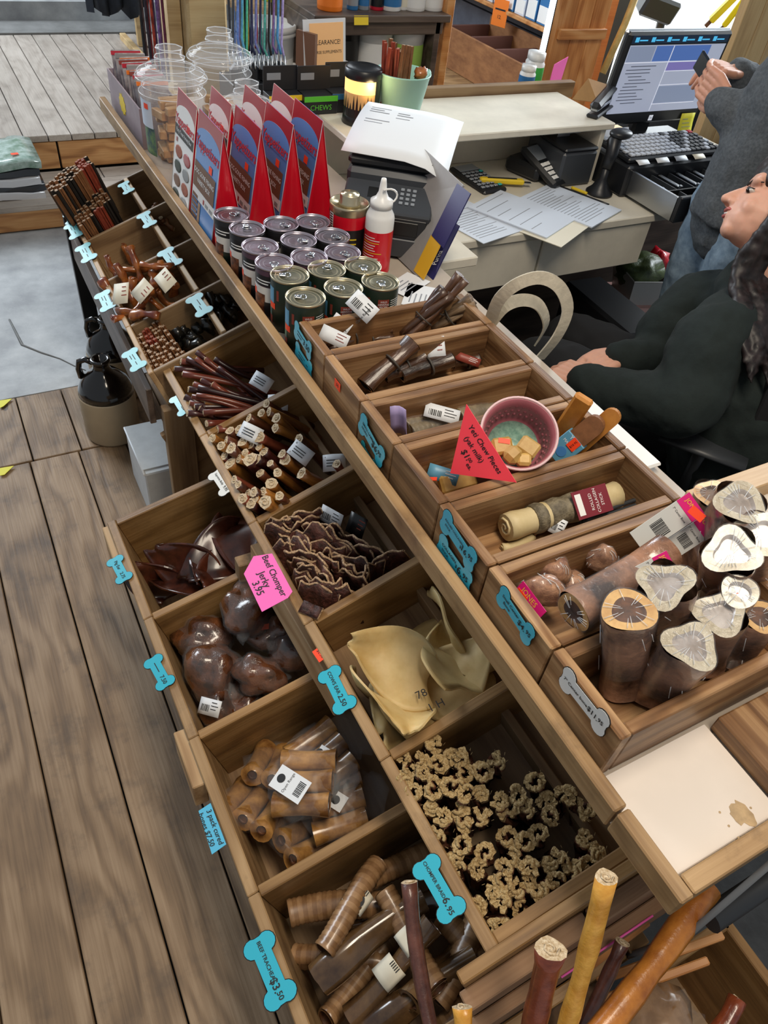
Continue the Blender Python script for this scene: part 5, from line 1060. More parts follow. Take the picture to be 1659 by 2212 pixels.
# rolled hide stick
plain('hide_grey', '8f846c', .6, col2='5a5140', scale=60, bump=.5); plain('hide_pale', 'd8c79c', .55, col2='c0aa78', scale=14); plain('maroon_card', '7c2230', .5)
A, B = PZ(1092, 1140, .965), PZ(1330, 1068, .968); d = B - A; T = aim(A, d); t = thing('hide_roll', 'long rolled hide stick wrapped in pale and mottled skin', 'dog chew', T); mb = MB(); k = 16
mb.tube([(0, 0, d.length * i / (k - 1)) for i in range(k)], [.0215 * (1 + .06 * math.sin(i * 1.7)) for i in range(k)], n=16); mb.build('roll_core', 'hide_pale', t)
mb = MB(); mb.tube([(0, 0, d.length * (.22 + .5 * i / 9)) for i in range(10)], [.0232 * (1 + .07 * math.sin(i * 2.1)) for i in range(10)], n=16); mb.build('skin_wrap', 'hide_grey', t)
mb = MB(); mb.tube([(.016 * (1 - j / 14) * math.cos(j * .8), .016 * (1 - j / 14) * math.sin(j * .8), -.001) for j in range(14)], .0022, n=5); mb.build('end_swirl', 'hide_pale', t)
v = (CAM - A).normalized(); z_ = d.normalized(); n_ = (v - z_ * v.dot(z_)).normalized(); F_ = frame(A + d * .68 + n_ * .0268, z_, n_.cross(z_), n_); mb = MB(); mb.box((-.033, -.022, 0), (.033, .022, .0012)); o = mb.build('maroon_band', 'maroon_card', t, under(t, F_)); mb = MB(); mb.box((-.029, -.017, .0012), (-.018, .017, .0016)); mb.build('white_patch', 'print_white', t, under(t, F_))
for k, s_ in enumerate(('ROLLED', 'COLLAGEN', 'STICK')): text(s_, .0075, 'print_white', t, under(t, F_ @ TR((-.002 + .010 * k, 0, .0016), rz=PI / 2)))
for (a, b, m_, lb) in (((1150, 1150, .948), (1190, 1122, .955), 'chew_brown', 'short brown stick beside the hide roll'), ((1085, 1185, .94), (1150, 1158, .942), 'hide_pale', 'pale flat stick on the crate bottom')): stick(PZ(*a), PZ(*b), .007, m_, 'short_stick', lb, None, endmat=m_)
for i in range(3): stick(PZ(1250 + 8 * i, 1128 - 2 * i, .95 + .006 * i), PZ(1440, 1072 - 5 * i, .952 + .006 * i), .0035, 'charcoal_plastic', 'thin_grey_stick', 'thin grey stick along the crate side', 'thin grey sticks in the hide roll crate', endmat='charcoal_plastic')
ptag(1205, 1137, .965, .022, .026, -.3, 'tiny barcode tag beside the hide roll')
# shrink wrapped bones
plain('bone_meat', 'b08062', .33, col2='33211b', scale=14, coat=.8, bump=.7, rnd=.15); plain('bone_cut', 'd6ad6c', .4, col2='b98b4e', scale=40, coat=.4); plain('bone_white', 'c4bca8', .25, col2='a79a80', scale=55, coat=.8, bump=.5); plain('bone_marrow', 'b3aeae', .22, col2='8f847c', scale=30, coat=.8)
def big_bone(top, base, r, label, tri=.0, white=True, group='tall shrink wrapped bones'):
    a, b = Vector(top), Vector(base); L_ = (b - a).length; t = thing('wrapped_bone', label, 'wrapped bone', aim(a, a - b), group); n = 32; mb = MB(); sd = rnd(0, 40); ro = rnd(0, 6)
    pf = [((1 + tri * math.cos(3 * 2 * PI * i / n + ro) + .05 * math.sin(2 * 2 * PI * i / n + sd)) * math.cos(2 * PI * i / n), (1 + tri * math.cos(3 * 2 * PI * i / n + ro)) * math.sin(2 * PI * i / n)) for i in range(n)]
    zz = [0, -.006, -.03, -.07, -.11, -L_]; sc = [1, 1.02, .94, .88, .86, .95]
    mb.tube([(0, 0, z) for z in zz], [r * s_ for s_ in sc], prof=pf, cap=False, mi=0)
    V = [(p[0] * r, p[1] * r, 0) for p in pf] + [(p[0] * r * .62, p[1] * r * .62, -.0005) for p in pf] + [(p[0] * r * .56, p[1] * r * .56, -.008) for p in pf]; F = []
    mb.add(V, [[i, (i + 1) % n, n + (i + 1) % n, n + i] for i in range(n)], 1); b0 = len(mb.v) - len(V)
    for i in range(n): j = (i + 1) % n; mb.f.append([b0 + n + i, b0 + n + j, b0 + 2 * n + j, b0 + 2 * n + i]); mb.mi.append(2); mb.sm.append(True)
    mb.f.append([b0 + 2 * n + i for i in range(n)]); mb.mi.append(2); mb.sm.append(False); mb.f.append([i for i in range(5 * n, 6 * n)][::-1]); mb.mi.append(0); mb.sm.append(False)
    mb.build('bone', ['bone_meat', 'bone_white' if white else 'bone_cut', 'bone_marrow' if white else 'marrow'], t)
    fm = MB(); fm.tube([(0, 0, z) for z in [.001] + zz[1:-1]], [(r * s_ + .0012) * rnd(.99, 1.03) for s_ in sc[:-1]], prof=pf, cap=False)
    V = [(p[0] * (r + .001) * f, p[1] * (r + .001) * f, .0015 + .001 * noise.noise(Vector((p[0] * 9 * f, p[1] * 9 * f, sd)))) for f in (1, .75, .5, .25) for p in pf] ; fm.add(V, [[j * n + i, j * n + (i + 1) % n, (j + 1) * n + (i + 1) % n, (j + 1) * n + i] for j in range(3) for i in range(n)] + [[3 * n + i for i in range(n)]], 0, True)
    # wrinkle lines of the film on the cut end
    for q in range(16): a_ = rnd(0, 6.28); f0, f1 = rnd(.2, .5), rnd(.75, 1.0); i_ = int(a_ / 6.28 * n) % n; fm.tube([(pf[i_][0] * r * f0, pf[i_][1] * r * f0, .0022), (pf[i_][0] * r * f1 * .98, pf[i_][1] * r * f1, .0022)], .0005, n=3, mi=1)
    for q in range(10): z0 = rnd(-.1, -.01); i_ = random.randrange(n); fm.tube([(pf[i_][0] * r, pf[i_][1] * r, z0), (pf[(i_ + 1) % n][0] * r * 1.0, pf[(i_ + 1) % n][1] * r * 1.0, z0 - rnd(.01, .03))], .0006, n=3, mi=1)
    fm.build('shrink_film', ['film', 'clear_rim'], t); return t
big_bone(PZ(1358, 1318, 1.095), PZ(1343, 1478, .945), .031, 'upright wrapped bone with an amber hollow end', .06, False)
big_bone(PZ(1437, 1262, 1.105), PZ(1432, 1395, .95), .031, 'wrapped bone with a pale wedge shaped end', .20)
big_bone(PZ(1494, 1393, 1.085), PZ(1412, 1495, .95), .030, 'wrapped bone leaning to the crate front with a heart shaped end', .16)
big_bone(PZ(1556, 1325, 1.085), PZ(1515, 1430, .95), .029, 'wrapped bone with a broad white end beside the heart shaped one', .14)
big_bone(PZ(1598, 1278, 1.10), PZ(1560, 1370, .95), .021, 'slim wrapped bone with an oval end and orange sticker', .04)
big_bone(PZ(1580, 1190, 1.12), PZ(1545, 1310, .95), .032, 'wrapped bone with a spongy netted end', .17)
big_bone(PZ(1642, 1152, 1.12), PZ(1610, 1270, .95), .030, 'wrapped bone with a shining flat end at the crate back', .1)
big_bone(PZ(1600, 1085, 1.13), PZ(1500, 1225, .955), .032, 'long brown wrapped bone leaning across the return counter', .12)
big_bone(PZ(1535, 1065, 1.09), PZ(1490, 1150, .955), .02, 'tan wrapped bone behind the long brown bone', .1, False)
big_bone(PZ(1640, 1330, 1.05), PZ(1585, 1420, .95), .024, 'dark wrapped bone low at the crate back corner', .1, False)
big_bone(PZ(1238, 1322, 1.035), PZ(1440, 1195, 1.055), .027, 'long wrapped bone lying across the crate with an amber ring end', .05, False)
for (px, z, sz, lb, sd) in (((1172, 1275), .99, (.030, .019, .026), 'small wrapped bone chunk with a pink label', 1), ((1195, 1232), .985, (.026, .02, .024), 'small reddish wrapped bone chunk behind the labelled one', 2), ((1298, 1205), .985, (.023, .018, .022), 'small brown wrapped bone chunk by the crate side', 3), ((1232, 1255), .955, (.02, .018, .014), 'small bone chunk on the crate bottom', 4)):
    p = PZ(*px, z); t = thing('bone_chunk', lb, 'wrapped bone', TR(p, .1, -.1, -.6), 'small wrapped bone chunks'); mb = MB(); mb.ell((0, 0, 0), sz, n=16, disp=.35, dsc=1.6, seed=sd * 5, m=10); mb.build('bone', 'wrapped_pale', t) if 'wrapped_pale' in M else (plain('wrapped_pale', 'bd8f6c', .4, col2='74472f', scale=45, coat=.7, bump=.4, rnd=.15), mb.build('bone', 'wrapped_pale', t))
    fm = MB(); fm.ell((0, 0, 0), tuple(v * 1.06 for v in sz), n=16, disp=.35, dsc=1.7, seed=sd * 5, m=10)
    for q in range(14): a_ = rnd(0, 6.28); b_ = rnd(-.6, 1.2); u_ = lambda a, b: (sz[0] * 1.08 * math.cos(b) * math.cos(a), sz[1] * 1.08 * math.cos(b) * math.sin(a), sz[2] * 1.08 * math.sin(b)); fm.tube([u_(a_, b_), u_(a_ + .15, b_ + .3), u_(a_ + .2, b_ + .6)], .0006, n=3, mi=1)
    fm.build('shrink_film', ['film', 'clear_rim'], t)
    if sd == 1:
        N_ = Vector((-.85, -.2, .45)).normalized(); x = (PZ(1185, 1315, .995) - PZ(1132, 1245, .995)).normalized(); F_ = frame(p + Vector((-.030, -.012, .008)), x, N_.cross(x).normalized(), N_); mb = MB(); mb.box((-.026, -.008, 0), (.026, .008, .001)); mb.build('pink_label', 'print_pink', t, under(t, F_)); text('JONES', .011, 'print_yellow', t, under(t, F_ @ TR((-.004, 0, .0016)))); mb = MB(); mb.box((-.024, -.011, .001), (-.004, -.003, .0016)); mb.build('price_sticker', 'neon_orange', t, under(t, F_))
plain('grey_card', 'c7c9c6', .5)
def jones(px, py, z, rot, label, w=.075, h=.034):
    N_ = Vector((-.5, -.62, .6)).normalized(); x = (PZ(px + 60, py - 55, z + .015) - PZ(px - 60, py + 55, z - .015)); x = (x - N_ * x.dot(N_)).normalized(); t = thing('bone_label', label, 'label card', frame(PZ(px, py, z), x, N_.cross(x), N_) @ Matrix.Rotation(rot, 4, 'Z'), 'long grey label cards on the bones')
    mb = MB(); mb.box((-w / 2, -h / 2, 0), (w / 2, h / 2, .001), bev=.0003); mb.build('card', 'grey_card', t); mb = MB(); mb.box((w / 2 - .02, -h / 2, .001), (w / 2, h / 2, .0014)); mb.build('pink_header', 'print_pink', t); text('JONES', .0085, 'print_yellow', t, TR((w / 2 - .008, 0, .0018), rz=-PI / 2)); text('7" Center Bone', .0042, 'ink', t, TR((w / 2 - .028, 0, .0016), rz=-PI / 2)); xx = -h * .33; mb = MB()
    while xx < h * .3: b_ = rnd(.0006, .0014); mb.box((-w * .22, xx, .001), (-w * .02, xx + b_, .0014)); xx += b_ + rnd(.0005, .0012)
    mb.build('barcode', 'ink', t)
jones(1440, 1130, 1.07, 0, 'long grey label card with pink JONES header standing behind the bones', .095, .036)
jones(1385, 1245, 1.06, -.12, 'grey barcode label between two wrapped bones', .085, .030)
jones(1490, 1160, 1.05, 0, 'grey label card tucked beside the netted bone', .07, .03)
for (px, z, lb) in (((1505, 1110), 1.10, 'orange price sticker on the long brown bone'), ((1600, 1300), 1.085, 'orange price sticker on the slim wrapped bone')): mb = MB(); mb.box((-.011, -.006, 0), (.011, .006, .0008)); place(mb.mesh('price_sticker', 'neon_orange'), 'price_sticker', aim(PZ(*px, z), (-.5, -.6, .6), -.5), lb, 'sticker', None)
# canvas bag handle behind the crates
plain('canvas', 'c9c0ac', .8, var=.08, scale=60, bump=.2)
t = thing('canvas_bag', 'cream canvas tote bag with two tall loop handles', 'bag', (1.03, 1.02, .62))
plain('bag_navy', '1b2433', .7)
for pts in (((1060, 690, .99), (1080, 645, 1.05), (1120, 612, 1.09), (1170, 600, 1.1), (1210, 622, 1.08), (1226, 670, 1.03), (1205, 725, .97), (1165, 775, .90)), ((1058, 700, .97), (1090, 662, 1.02), (1130, 648, 1.03), (1165, 660, 1.01), (1180, 700, .96), (1160, 740, .90))):
    q = [PZ(*p) for p in pts]; # smooth
    S_ = []
    for i in range(len(q) - 1):
        a0, a1, a2, a3 = q[max(i - 1, 0)], q[i], q[i + 1], q[min(i + 2, len(q) - 1)]
        for k in range(5): s_ = k / 5; S_.append(.5 * ((2 * a1) + (a2 - a0) * s_ + (2 * a0 - 5 * a1 + 4 * a2 - a3) * s_ ** 2 + (3 * a1 - a0 - 3 * a2 + a3) * s_ ** 3))
    S_.append(q[-1]); mb = MB(); mb.tube(S_, [(.0018, .0125)] * len(S_), prof=[(-1, -1), (1, -1), (1, 1), (-1, 1)], smooth=False, up=(CAM - q[0])); o = mb.build('handle', 'canvas', t); o.matrix_basis = under(t, Matrix.Identity(4))
mb = MB(); mb.box((-.045, -.14, -.55), (.06, .12, .10), bev=.03); mb.build('bag_body', 'bag_navy', t)
# ================================================================== printer, papers and folders on the counter
plain('printer_grey', '3a3e44', .4); plain('printer_black', '1e2024', .38); plain('screen_grey', '8d949c', .2); plain('folder_grey', '8f8c8a', .5, var=.05); plain('folder_navy', '27255c', .4); plain('folder_yellow', 'd6a52c', .45)
pr = thing('laser_printer', 'dark grey laser printer with a number pad and open paper tray', 'printer', TR((.948, 1.622, CT + .0005), rz=-.6))
def pb(name, lo, hi, mat, par, bev=.004, T=None): mb = MB(); mb.box(lo, hi, bev=bev); return mb.build(name, mat, par, T)
pb('lower_body', (-.10, -.185, 0), (.11, .12, .105), 'printer_black', pr, .008); pb('output_slot', (-.085, -.187, .06), (.085, -.180, .092), 'tag_black', pr, .001); pb('front_cover', (-.095, -.190, .008), (.10, -.184, .052), 'printer_grey', pr, .002)
pb('upper_body', (-.10, -.10, .107), (.115, .12, .165), 'printer_grey', pr, .01)
cp = frame((.0075, -.142, .128), (1, 0, 0), Vector((0, .93, .37)), Vector((0, -.37, .93))); o = pb('control_panel', (-.105, -.05, -.02), (.105, .045, 0), 'printer_grey', pr, .004, cp)
for r_ in range(4):
    for c in range(3): pb('key', (.025 + c * .014, .022 - r_ * .014, 0), (.034 + c * .014, .03 - r_ * .014, .003), 'screen_grey', o, .001)
pb('display', (-.05, -.01, 0), (-.005, .022, .001), 'tag_black', o, .0004)
pb('scanner_lid', (-.10, -.09, .166), (.115, .12, .19), 'printer_black', pr, .008)
mb = MB(); q = [[(-.11 + .05 * i, -.10 + .048 * j, .196 + .03 * math.sin(j / 6 * 2.0) * (1 if True else 0) - .05 * max(0, (i - 3) / 3) ** 2 * (1.4 - j / 6) ) for j in range(7)] for i in range(6)]; mb.sheet(q, .0008)
sh = tag(mb.build('paper_sheet', 'white_paper', None, pr.matrix_basis @ TR((0, 0, .0), rz=-.08)), 'curved sheet of printed paper resting on the printer lid', 'paper')
def shz(x, y): i_ = (x + .11) / .05; j_ = (y + .10) / .048; return .196 + .03 * math.sin(j_ / 3) - .05 * max(0, (i_ - 3) / 3) ** 2 * (1.4 - j_ / 6)
for (x0, y0, w_) in ((-.09, .11, .05), (-.09, .125, .035), (-.09, .06, .06), (-.09, .045, .045), (-.02, .11, .04), (-.02, .125, .03), (-.02, .09, .035), (-.09, .14, .05)):
    mb = MB(); z_ = max(shz(x0, y0), shz(x0 + w_, y0)) + .0004; mb.box((x0, y0, z_), (x0 + w_, y0 + .0035, z_ + .0004)); mb.build('print', 'ink_grey', sh)
# leaning folders and brochures to the right of the printer
def leaf(name, pts, th, mat, label, cat, group=None):
    """flat stiff sheet from 4 corner points"""
    a, b, c, d = [Vector(p) for p in pts]; n_ = (b - a).cross(d - a).normalized(); mb = MB(); V = [a, b, c, d] + [p - n_ * th for p in (a, b, c, d)]
    mb.add(V, [(0, 1, 2, 3), (7, 6, 5, 4), (0, 4, 5, 1), (1, 5, 6, 2), (2, 6, 7, 3), (3, 7, 4, 0)]); return tag(mb.build(name, mat), label, cat, group)
mb = MB(); mb.box((.968, 1.40, .905), (1.09, 1.655, CT), bev=.003); part('corner_board', mb, 'cream_paint', ctr)
lA, lB, lC = PZ(906, 600, CT + .001), PZ(1004, 402, 1.12), PZ(838, 247, 1.15); lD = lA + (lC - lB); lD.z = CT + .001
leaf('cardboard_display', [lA, lD, lC, lB], .006, 'folder_grey', 'large grey cardboard sheet leaning beside the printer', 'cardboard')
ln = (lD - lA).cross(lB - lA).normalized(); ln = ln if ln.dot(CAM - lA) > 0 else -ln
def lp(s_, t, off): return lA + (lD - lA) * s_ + (lB - lA) * t + ln * off
gbr = 'brochures beside the printer'
leaf('brochure', [lp(-.06, .02, .004), lp(.06, .02, .004), lp(.06, .42, .004), lp(-.06, .42, .004)], .003, 'folder_yellow', 'yellow strip folder at the near edge of the leaning sheet', 'brochure', gbr)
leaf('brochure', [lp(-.10, .40, .005), lp(.05, .42, .005), lp(.05, .98, .005), lp(-.10, .98, .005)], .003, 'folder_navy', 'navy brochure above the yellow folder on the leaning sheet', 'brochure', gbr)
nb = leaf('brochure', [PZ(918, 590, CT), PZ(935, 605, CT), PZ(993, 488, 1.02), PZ(975, 476, 1.03)], .002, 'folder_navy', 'narrow navy pamphlet with white print standing by the crate', 'brochure', 'brochures beside the printer')
a_, b_ = PZ(929, 594, .945), PZ(982, 488, 1.012); x_ = (b_ - a_).normalized(); n_ = (PZ(935, 605, CT) - PZ(918, 590, CT)).cross(b_ - a_).normalized(); n_ = n_ if n_.dot(CAM - a_) > 0 else -n_; text('Purina', .017, 'print_white', nb, frame(a_ * .68 + b_ * .32 + n_ * .004, x_, n_.cross(x_), n_))
for (px, py, rz, lb) in ((880, 615, .5, 'white printed note on the counter behind the crate'), (905, 640, .9, 'small white card behind the meat bundles')):
    p = PZ(px, py, CT + .003); mb = MB(); mb.box((-.05, -.032, 0), (.05, .032, .001)); o = tag(mb.build('paper_note', 'white_paper', None, TR(p, rz=rz)), lb, 'paper'); mb = MB()
    for k in range(4): mb.box((-.035, .016 - .011 * k, .001), (rnd(.0, .03), .019 - .011 * k, .0014))
    mb.build('print', 'ink_grey', o)
# ================================================================== things on the cashier desk
def paper(px, z, w, h, rz, label, mat='paper_blue', lines=14, th=.002):
    p = PZ(*px, z); mb = MB(); mb.box((-w / 2, -h / 2, 0), (w / 2, h / 2, th)); o = tag(mb.build('paper_sheet', mat, None, TR(p, rz=rz)), label, 'paper', 'papers on the cashier desk'); mb = MB()
    for k in range(lines): y = h * .42 - k * h * .85 / max(lines, 1); mb.box((-w * .42, y, th), (w * rnd(-.1, .42), y + h * .010, th + .0004))
    if lines: mb.build('print', 'ink_grey', o)
    return o
paper((1150, 478), DZ + .001, .20, .29, .48, 'cream folder lying under the desk papers', 'paper_cream', 0)
paper((1025, 478), DZ + .001, .18, .24, .25, 'partly covered white form at the desk end by the counter', 'paper_blue', 16)
paper((1128, 462), DZ + .004, .20, .275, .45, 'stack of pale blue invoices in the desk middle', 'paper_blue', 6, .004)
paper((1232, 443), DZ + .003, .205, .265, .40, 'pale blue printed form nearest the cash drawer', 'paper_blue', 18, .004)
cal = thing('calculator', 'black desk calculator with grey keys and two teal keys', 'calculator', TR((1.512, 2.03, DZ + .001), rx=.06, rz=.12))
pb('case', (-.05, -.095, 0), (.05, .095, .016), 'printer_black', cal, .006); pb('display', (-.04, .045, .016), (.04, .085, .019), 'screen_grey', cal, .002)
plain('teal_key', '2fb3b0', .4)
for r_ in range(6):
    for c in range(5): pb('key', (-.043 + c * .018, .026 - r_ * .02, .016), (-.029 + c * .018, .038 - r_ * .02, .02), 'teal_key' if (r_, c) in ((0, 4), (5, 4)) else 'screen_grey', cal, .002)
kn = thing('box_cutter', 'yellow and black box cutter knife beside the calculator', 'knife', TR(PZ(1083, 396, DZ + .01), rz=-.35)); pb('handle', (-.075, -.011, 0), (.075, .011, .016), 'print_yellow', kn, .004); pb('slide', (-.05, -.004, .016), (.05, .004, .018), 'tag_black', kn, .001); pb('blade_tip', (.075, -.007, .006), (.1, .007, .0075), 'steel', kn, .0002)
for (a, b, m_, lb) in (((1195, 398), (1315, 443), 'tag_black', 'black pencil lying by the scanner foot'), ((1235, 405), (1268, 418), 'print_yellow', 'short yellow pen on the desk')):
    stick(PZ(*a, DZ + .006), PZ(*b, DZ + .006), .0045, m_, 'pen', lb, 'pens on the desk', bend=0, wob=0, endmat=m_, cat='pen')
tm = thing('card_terminal', 'black card payment terminal with lit screen and keypad', 'card terminal', TR((1.735, 2.02, DZ + .001), rz=.32)); pb('stand', (-.045, -.04, 0), (.05, .10, .05), 'printer_black', tm, .012)
o = pb('terminal_body', (-.04, -.10, -.015), (.04, .08, .015), 'printer_black', tm, .01, TR((0, -.02, .05), rx=.42)); pb('screen', (-.03, .005, .0152), (.03, .065, .017), 'screen_grey', o, .001)
for r_ in range(4):
    for c in range(4): pb('key', (-.033 + c * .0168, -.022 - r_ * .019, .0148), (-.019 + c * .0168, -.008 - r_ * .019, .018), ('print_white', 'print_white', 'print_white', ('print_red', 'print_yellow', 'print_green', 'print_green')[r_])[c], o, .001)
rp = thing('receipt_printer', 'dark grey receipt printer with a curl of paper', 'printer', TR((1.83, 2.02, DZ + .001), rz=0)); pb('case', (-.072, -.10, 0), (.072, .10, .11), 'printer_grey', rp, .008); pb('lid', (-.07, -.10, .1105), (.07, .04, .122), 'printer_black', rp, .008)
mb = MB(); mb.sheet([[((u - 1) * .026, .0 + .03 * math.cos(v * .45) - .02, .122 + .035 * math.sin(v * .45)) for v in range(6)] for u in range(3)], .0006); mb.build('receipt', 'white_paper', rp)
sc_ = thing('barcode_scanner', 'black handheld barcode scanner standing on a round foot', 'scanner', TR((1.885, 1.85, DZ + .001)))
mb = MB(); mb.lathe([(.045, 0), (.045, .006), (.03, .02), (.014, .05), (.013, .09)], 24); mb.build('foot', 'printer_black', sc_); mb = MB(); mb.tube([(0, 0, .08), (.01, .005, .12), (.02, .02, .155), (.035, .03, .17)], [.017, .02, .024, .018], n=12); mb.build('grip', 'printer_black', sc_); mb = MB(); mb.ell((.04, .02, .178), (.042, .032, .016), n=16); mb.build('head', 'printer_black', sc_)
rg = thing('cash_register', 'black cash drawer box slid open under the keyboard', 'cash drawer', (2.17, 1.9, DZ + .001)); pb('box', (-.235, -.10, 0), (.235, .22, .098), 'printer_black', rg, .006)
dr = pb('drawer_front', (-.215, -.33, .01), (.215, -.312, .09), 'printer_black', rg, .003)
pb('drawer_side', (-.215, -.312, .01), (-.205, -.10, .085), 'steel', rg, .001); pb('drawer_side', (.205, -.312, .01), (.215, -.10, .085), 'steel', rg, .001); pb('drawer_floor', (-.205, -.312, .01), (.205, -.10, .02), 'tag_black', rg, .001); pb('cross_wall', (-.205, -.235, .02), (.205, -.229, .07), 'tag_black', rg, .001)
for k in range(4): pb('cell_wall', (-.125 + k * .08, -.312, .02), (-.121 + k * .08, -.10, .066), 'charcoal_plastic', rg, .0006)
for k in range(5): o = pb('bill_clip', (-.178 + k * .08, -.20, .06), (-.164 + k * .08, -.105, .066), 'steel', rg, .002, TR((0, 0, 0), rx=.0)); pb('spring', (-.176 + k * .08, -.212, .055), (-.166 + k * .08, -.2, .07), 'steel', rg, .002)
for k in range(4): mb = MB(); mb.sheet([[((u - 1) * .026, v * .012, .1 + .01 * math.sin(v * .7)) for v in range(5)] for u in range(3)], .0005); tag(mb.build('receipt_slip', 'white_paper' if k != 3 else 'paper_cream', None, TR((2.0 + k * .085, 1.80, DZ + .003), rz=rnd(-.1, .1))), ('white receipt slip', 'curled receipt slip', 'folded receipt slip', 'greenish receipt slip')[k] + ' on the cash drawer box', 'receipt', 'receipt slips on the cash drawer')
kb = thing('keyboard', 'black keyboard with pale worn keys and one red key on the cash box', 'keyboard', TR((2.16, 1.905, DZ + .103), rx=.04)); pb('base', (-.215, -.085, 0), (.215, .085, .018), 'printer_black', kb, .005)
plain('key_pale', 'b9bec6', .45); kme = MB(); kme.box((-.0095, -.0095, 0), (.0095, .0095, .007), bev=.002); km1, km2 = kme.mesh('key', 'key_pale'), kme.mesh('key', 'charcoal_plastic'); km3 = kme.mesh('key', 'print_red')
for r_ in range(6):
    for c in range(18): put('key', km3 if (r_, c) == (0, 17) else (km1 if (c < 11 or (c * 7 + r_ * 3) % 4 == 0) else km2), kb, TR((-.195 + c * .0229 + .004 * (r_ % 2), .067 - r_ * .0265, .018)))
# monitor
plain('screen_lit', 'a9b1c6', .3, emit=.45); plain('screen_line', 'd6dae6', .3, emit=.55); plain('screen_blue', '4f6fb0', .3, emit=.5); plain('screen_purple', '7f78b8', .3, emit=.45); plain('screen_haze', '8a97b2', .3, emit=.42); plain('screen_top', '2b3d55', .25, emit=.1); plain('screen_ink', '6a7288', .4); plain('icon_cyan', '4fb6e8', .3, emit=.6)
mo = thing('monitor', 'silver edged flat monitor showing a grey blue till screen', 'monitor', TR((2.235, 2.06, .962), rx=.10)); pb('bezel', (-.235, 0, 0), (.235, .035, .29), 'printer_black', mo, .008); pb('silver_back', (-.238, .012, -.002), (.238, .03, .294), 'steel', mo, .01)
sw = frame((0, -.0006, 0), (1, 0, 0), (0, 0, 1), (0, -1, 0)); S = MB()
def sr(x, y, w_, h_, mi, z=0): S.box((x, y, z), (x + w_, y + h_, z + .0003), mi)
sr(-.218, .042, .436, .212, 0); sr(-.218, .258, .436, .024, 3)
for (x, y, w_, h_, mi) in ((-.215, .205, .11, .046, 4), (-.1, .205, .075, .046, 1), (-.02, .205, .17, .046, 1), (-.02, .175, .2, .025, 2), (-.02, .07, .2, .055, 4)): sr(x, y, w_, h_, mi, .0004)
for (x, y, w_, h_) in ((-.218, .201, .40, .0025), (-.024, .045, .0025, .206), (-.024, .172, .205, .002), (-.024, .128, .205, .002), (-.024, .066, .205, .002)): sr(x, y, w_, h_, 5, .0006)
for k in range(12): sr(-.2 + rnd(0, .03), .19 - k * .0105, rnd(.06, .12), .0022, 6, .0006)
for k in range(6): sr(-.205 + k * .07, .263, .016, .014, 7, .0006); sr(-.186 + k * .07, .266, .035, .004, 7, .0006)
S.build('screen', ['screen_lit', 'screen_blue', 'screen_purple', 'screen_top', 'screen_haze', 'screen_line', 'screen_ink', 'icon_cyan'], mo, sw); S = MB(); S.box((-.009, -.009, 0), (.009, .009, .0006)); S.build('badge', 'screen_line', mo, frame((0, -.0006, .02), (1, 0, 0), (0, 0, 1), (0, -1, 0))); text('hp', .012, 'screen_top', mo, frame((0, -.0018, .021), (1, 0, 0), (0, 0, 1), (0, -1, 0))); pb('neck', (-.04, .02, -.11), (.04, .06, .05), 'printer_black', mo, .01); pb('foot', (-.12, -.04, -.128), (.12, .12, -.112), 'printer_black', mo, .006)
plain('sticky_yellow', 'e6df3e', .6); mb = MB(); mb.sheet([[((u - 2) * .017, -.012 * (v / 4) ** 2 - .0, -v * .021 + .004 * u * (v / 4)) for v in range(5)] for u in range(5)], .0005); o = tag(mb.build('sticky_note', 'sticky_yellow', None, TR((2.415, 2.052, .99))), 'yellow sticky note hanging from the monitor corner', 'note'); mb = MB()
for k in range(4): mb.box((-.024, -.0035 - .003 * k, -.02 - .012 * k), (rnd(0, .02), -.003 - .003 * k, -.018 - .012 * k))
mb.build('writing', 'ink_grey', o)
mb = MB(); mb.box((-.065, -.022, 0), (.065, .022, .001)); tag(mb.build('paper_strip', 'paper_blue', None, frame((2.03, 2.0, .955), (1, 0, 0), (0, .5, .85), (0, -.85, .5))), 'blue tinted paper strip taped below the monitor corner', 'paper')
sp = thing('stapler', 'black heavy stapler resting on the hutch corner', 'stapler', TR((1.965, 2.03, 1.0225), rz=-1.0)); pb('base', (-.02, -.10, 0), (.02, .10, .012), 'printer_black', sp, .004); o = pb('arm', (-.019, -.10, -.012), (.019, .12, .014), 'printer_black', sp, .01, TR((0, 0, .05), rx=.18)); pb('magazine', (-.012, -.095, .02), (.012, .06, .03), 'steel', sp, .002); mb = MB(); mb.tube([(0, .10, .012), (0, .13, .04), (0, .10, .065)], .012, n=8); mb.build('hinge', 'printer_black', sp)
plain('kraft', 'b48a58', .7, var=.08, scale=20); o = leaf('kraft_card', [PY(1235, 215, 2.2), PY(1270, 170, 2.22), PY(1318, 185, 2.2), PY(1290, 222, 2.16)], .003, 'kraft', 'brown kraft card with a cut slot behind the stapler', 'card')
# ================================================================== things on the hutch top
HT = 1.0225
plain('lamp_black', '191a1e', .35); plain('lamp_glow', 'ffc274', .5, emit=1.3); plain('lamp_shade', 'b78d58', .5, emit=.35); plain('mint', '9ccdbd', .4)
cw = thing('candle_warmer', 'black cylinder candle lamp with a glowing forest cutout', 'lamp', (1.085, 2.075, HT)); mb = MB(); mb.lathe([(.052, 0), (.054, .004), (.052, .022), (.050, .024)], 32); mb.build('lamp_base', 'lamp_black', cw); mb = MB(); mb.lathe([(.0515, .118), (.053, .122), (.053, .142), (.048, .145), (.046, .138), (.0, .132)], 32); mb.build('rim', 'lamp_black', cw)
mb = MB(); mb.lathe([(.0505, .022), (.0505, .12)], 32); mb.band(.0508, .085, .118, 0, 2 * PI, 32, mi=1); mb.build('glowing_sleeve', ['lamp_shade', 'lamp_glow'], cw)
mb = MB(); az = math.radians(240)
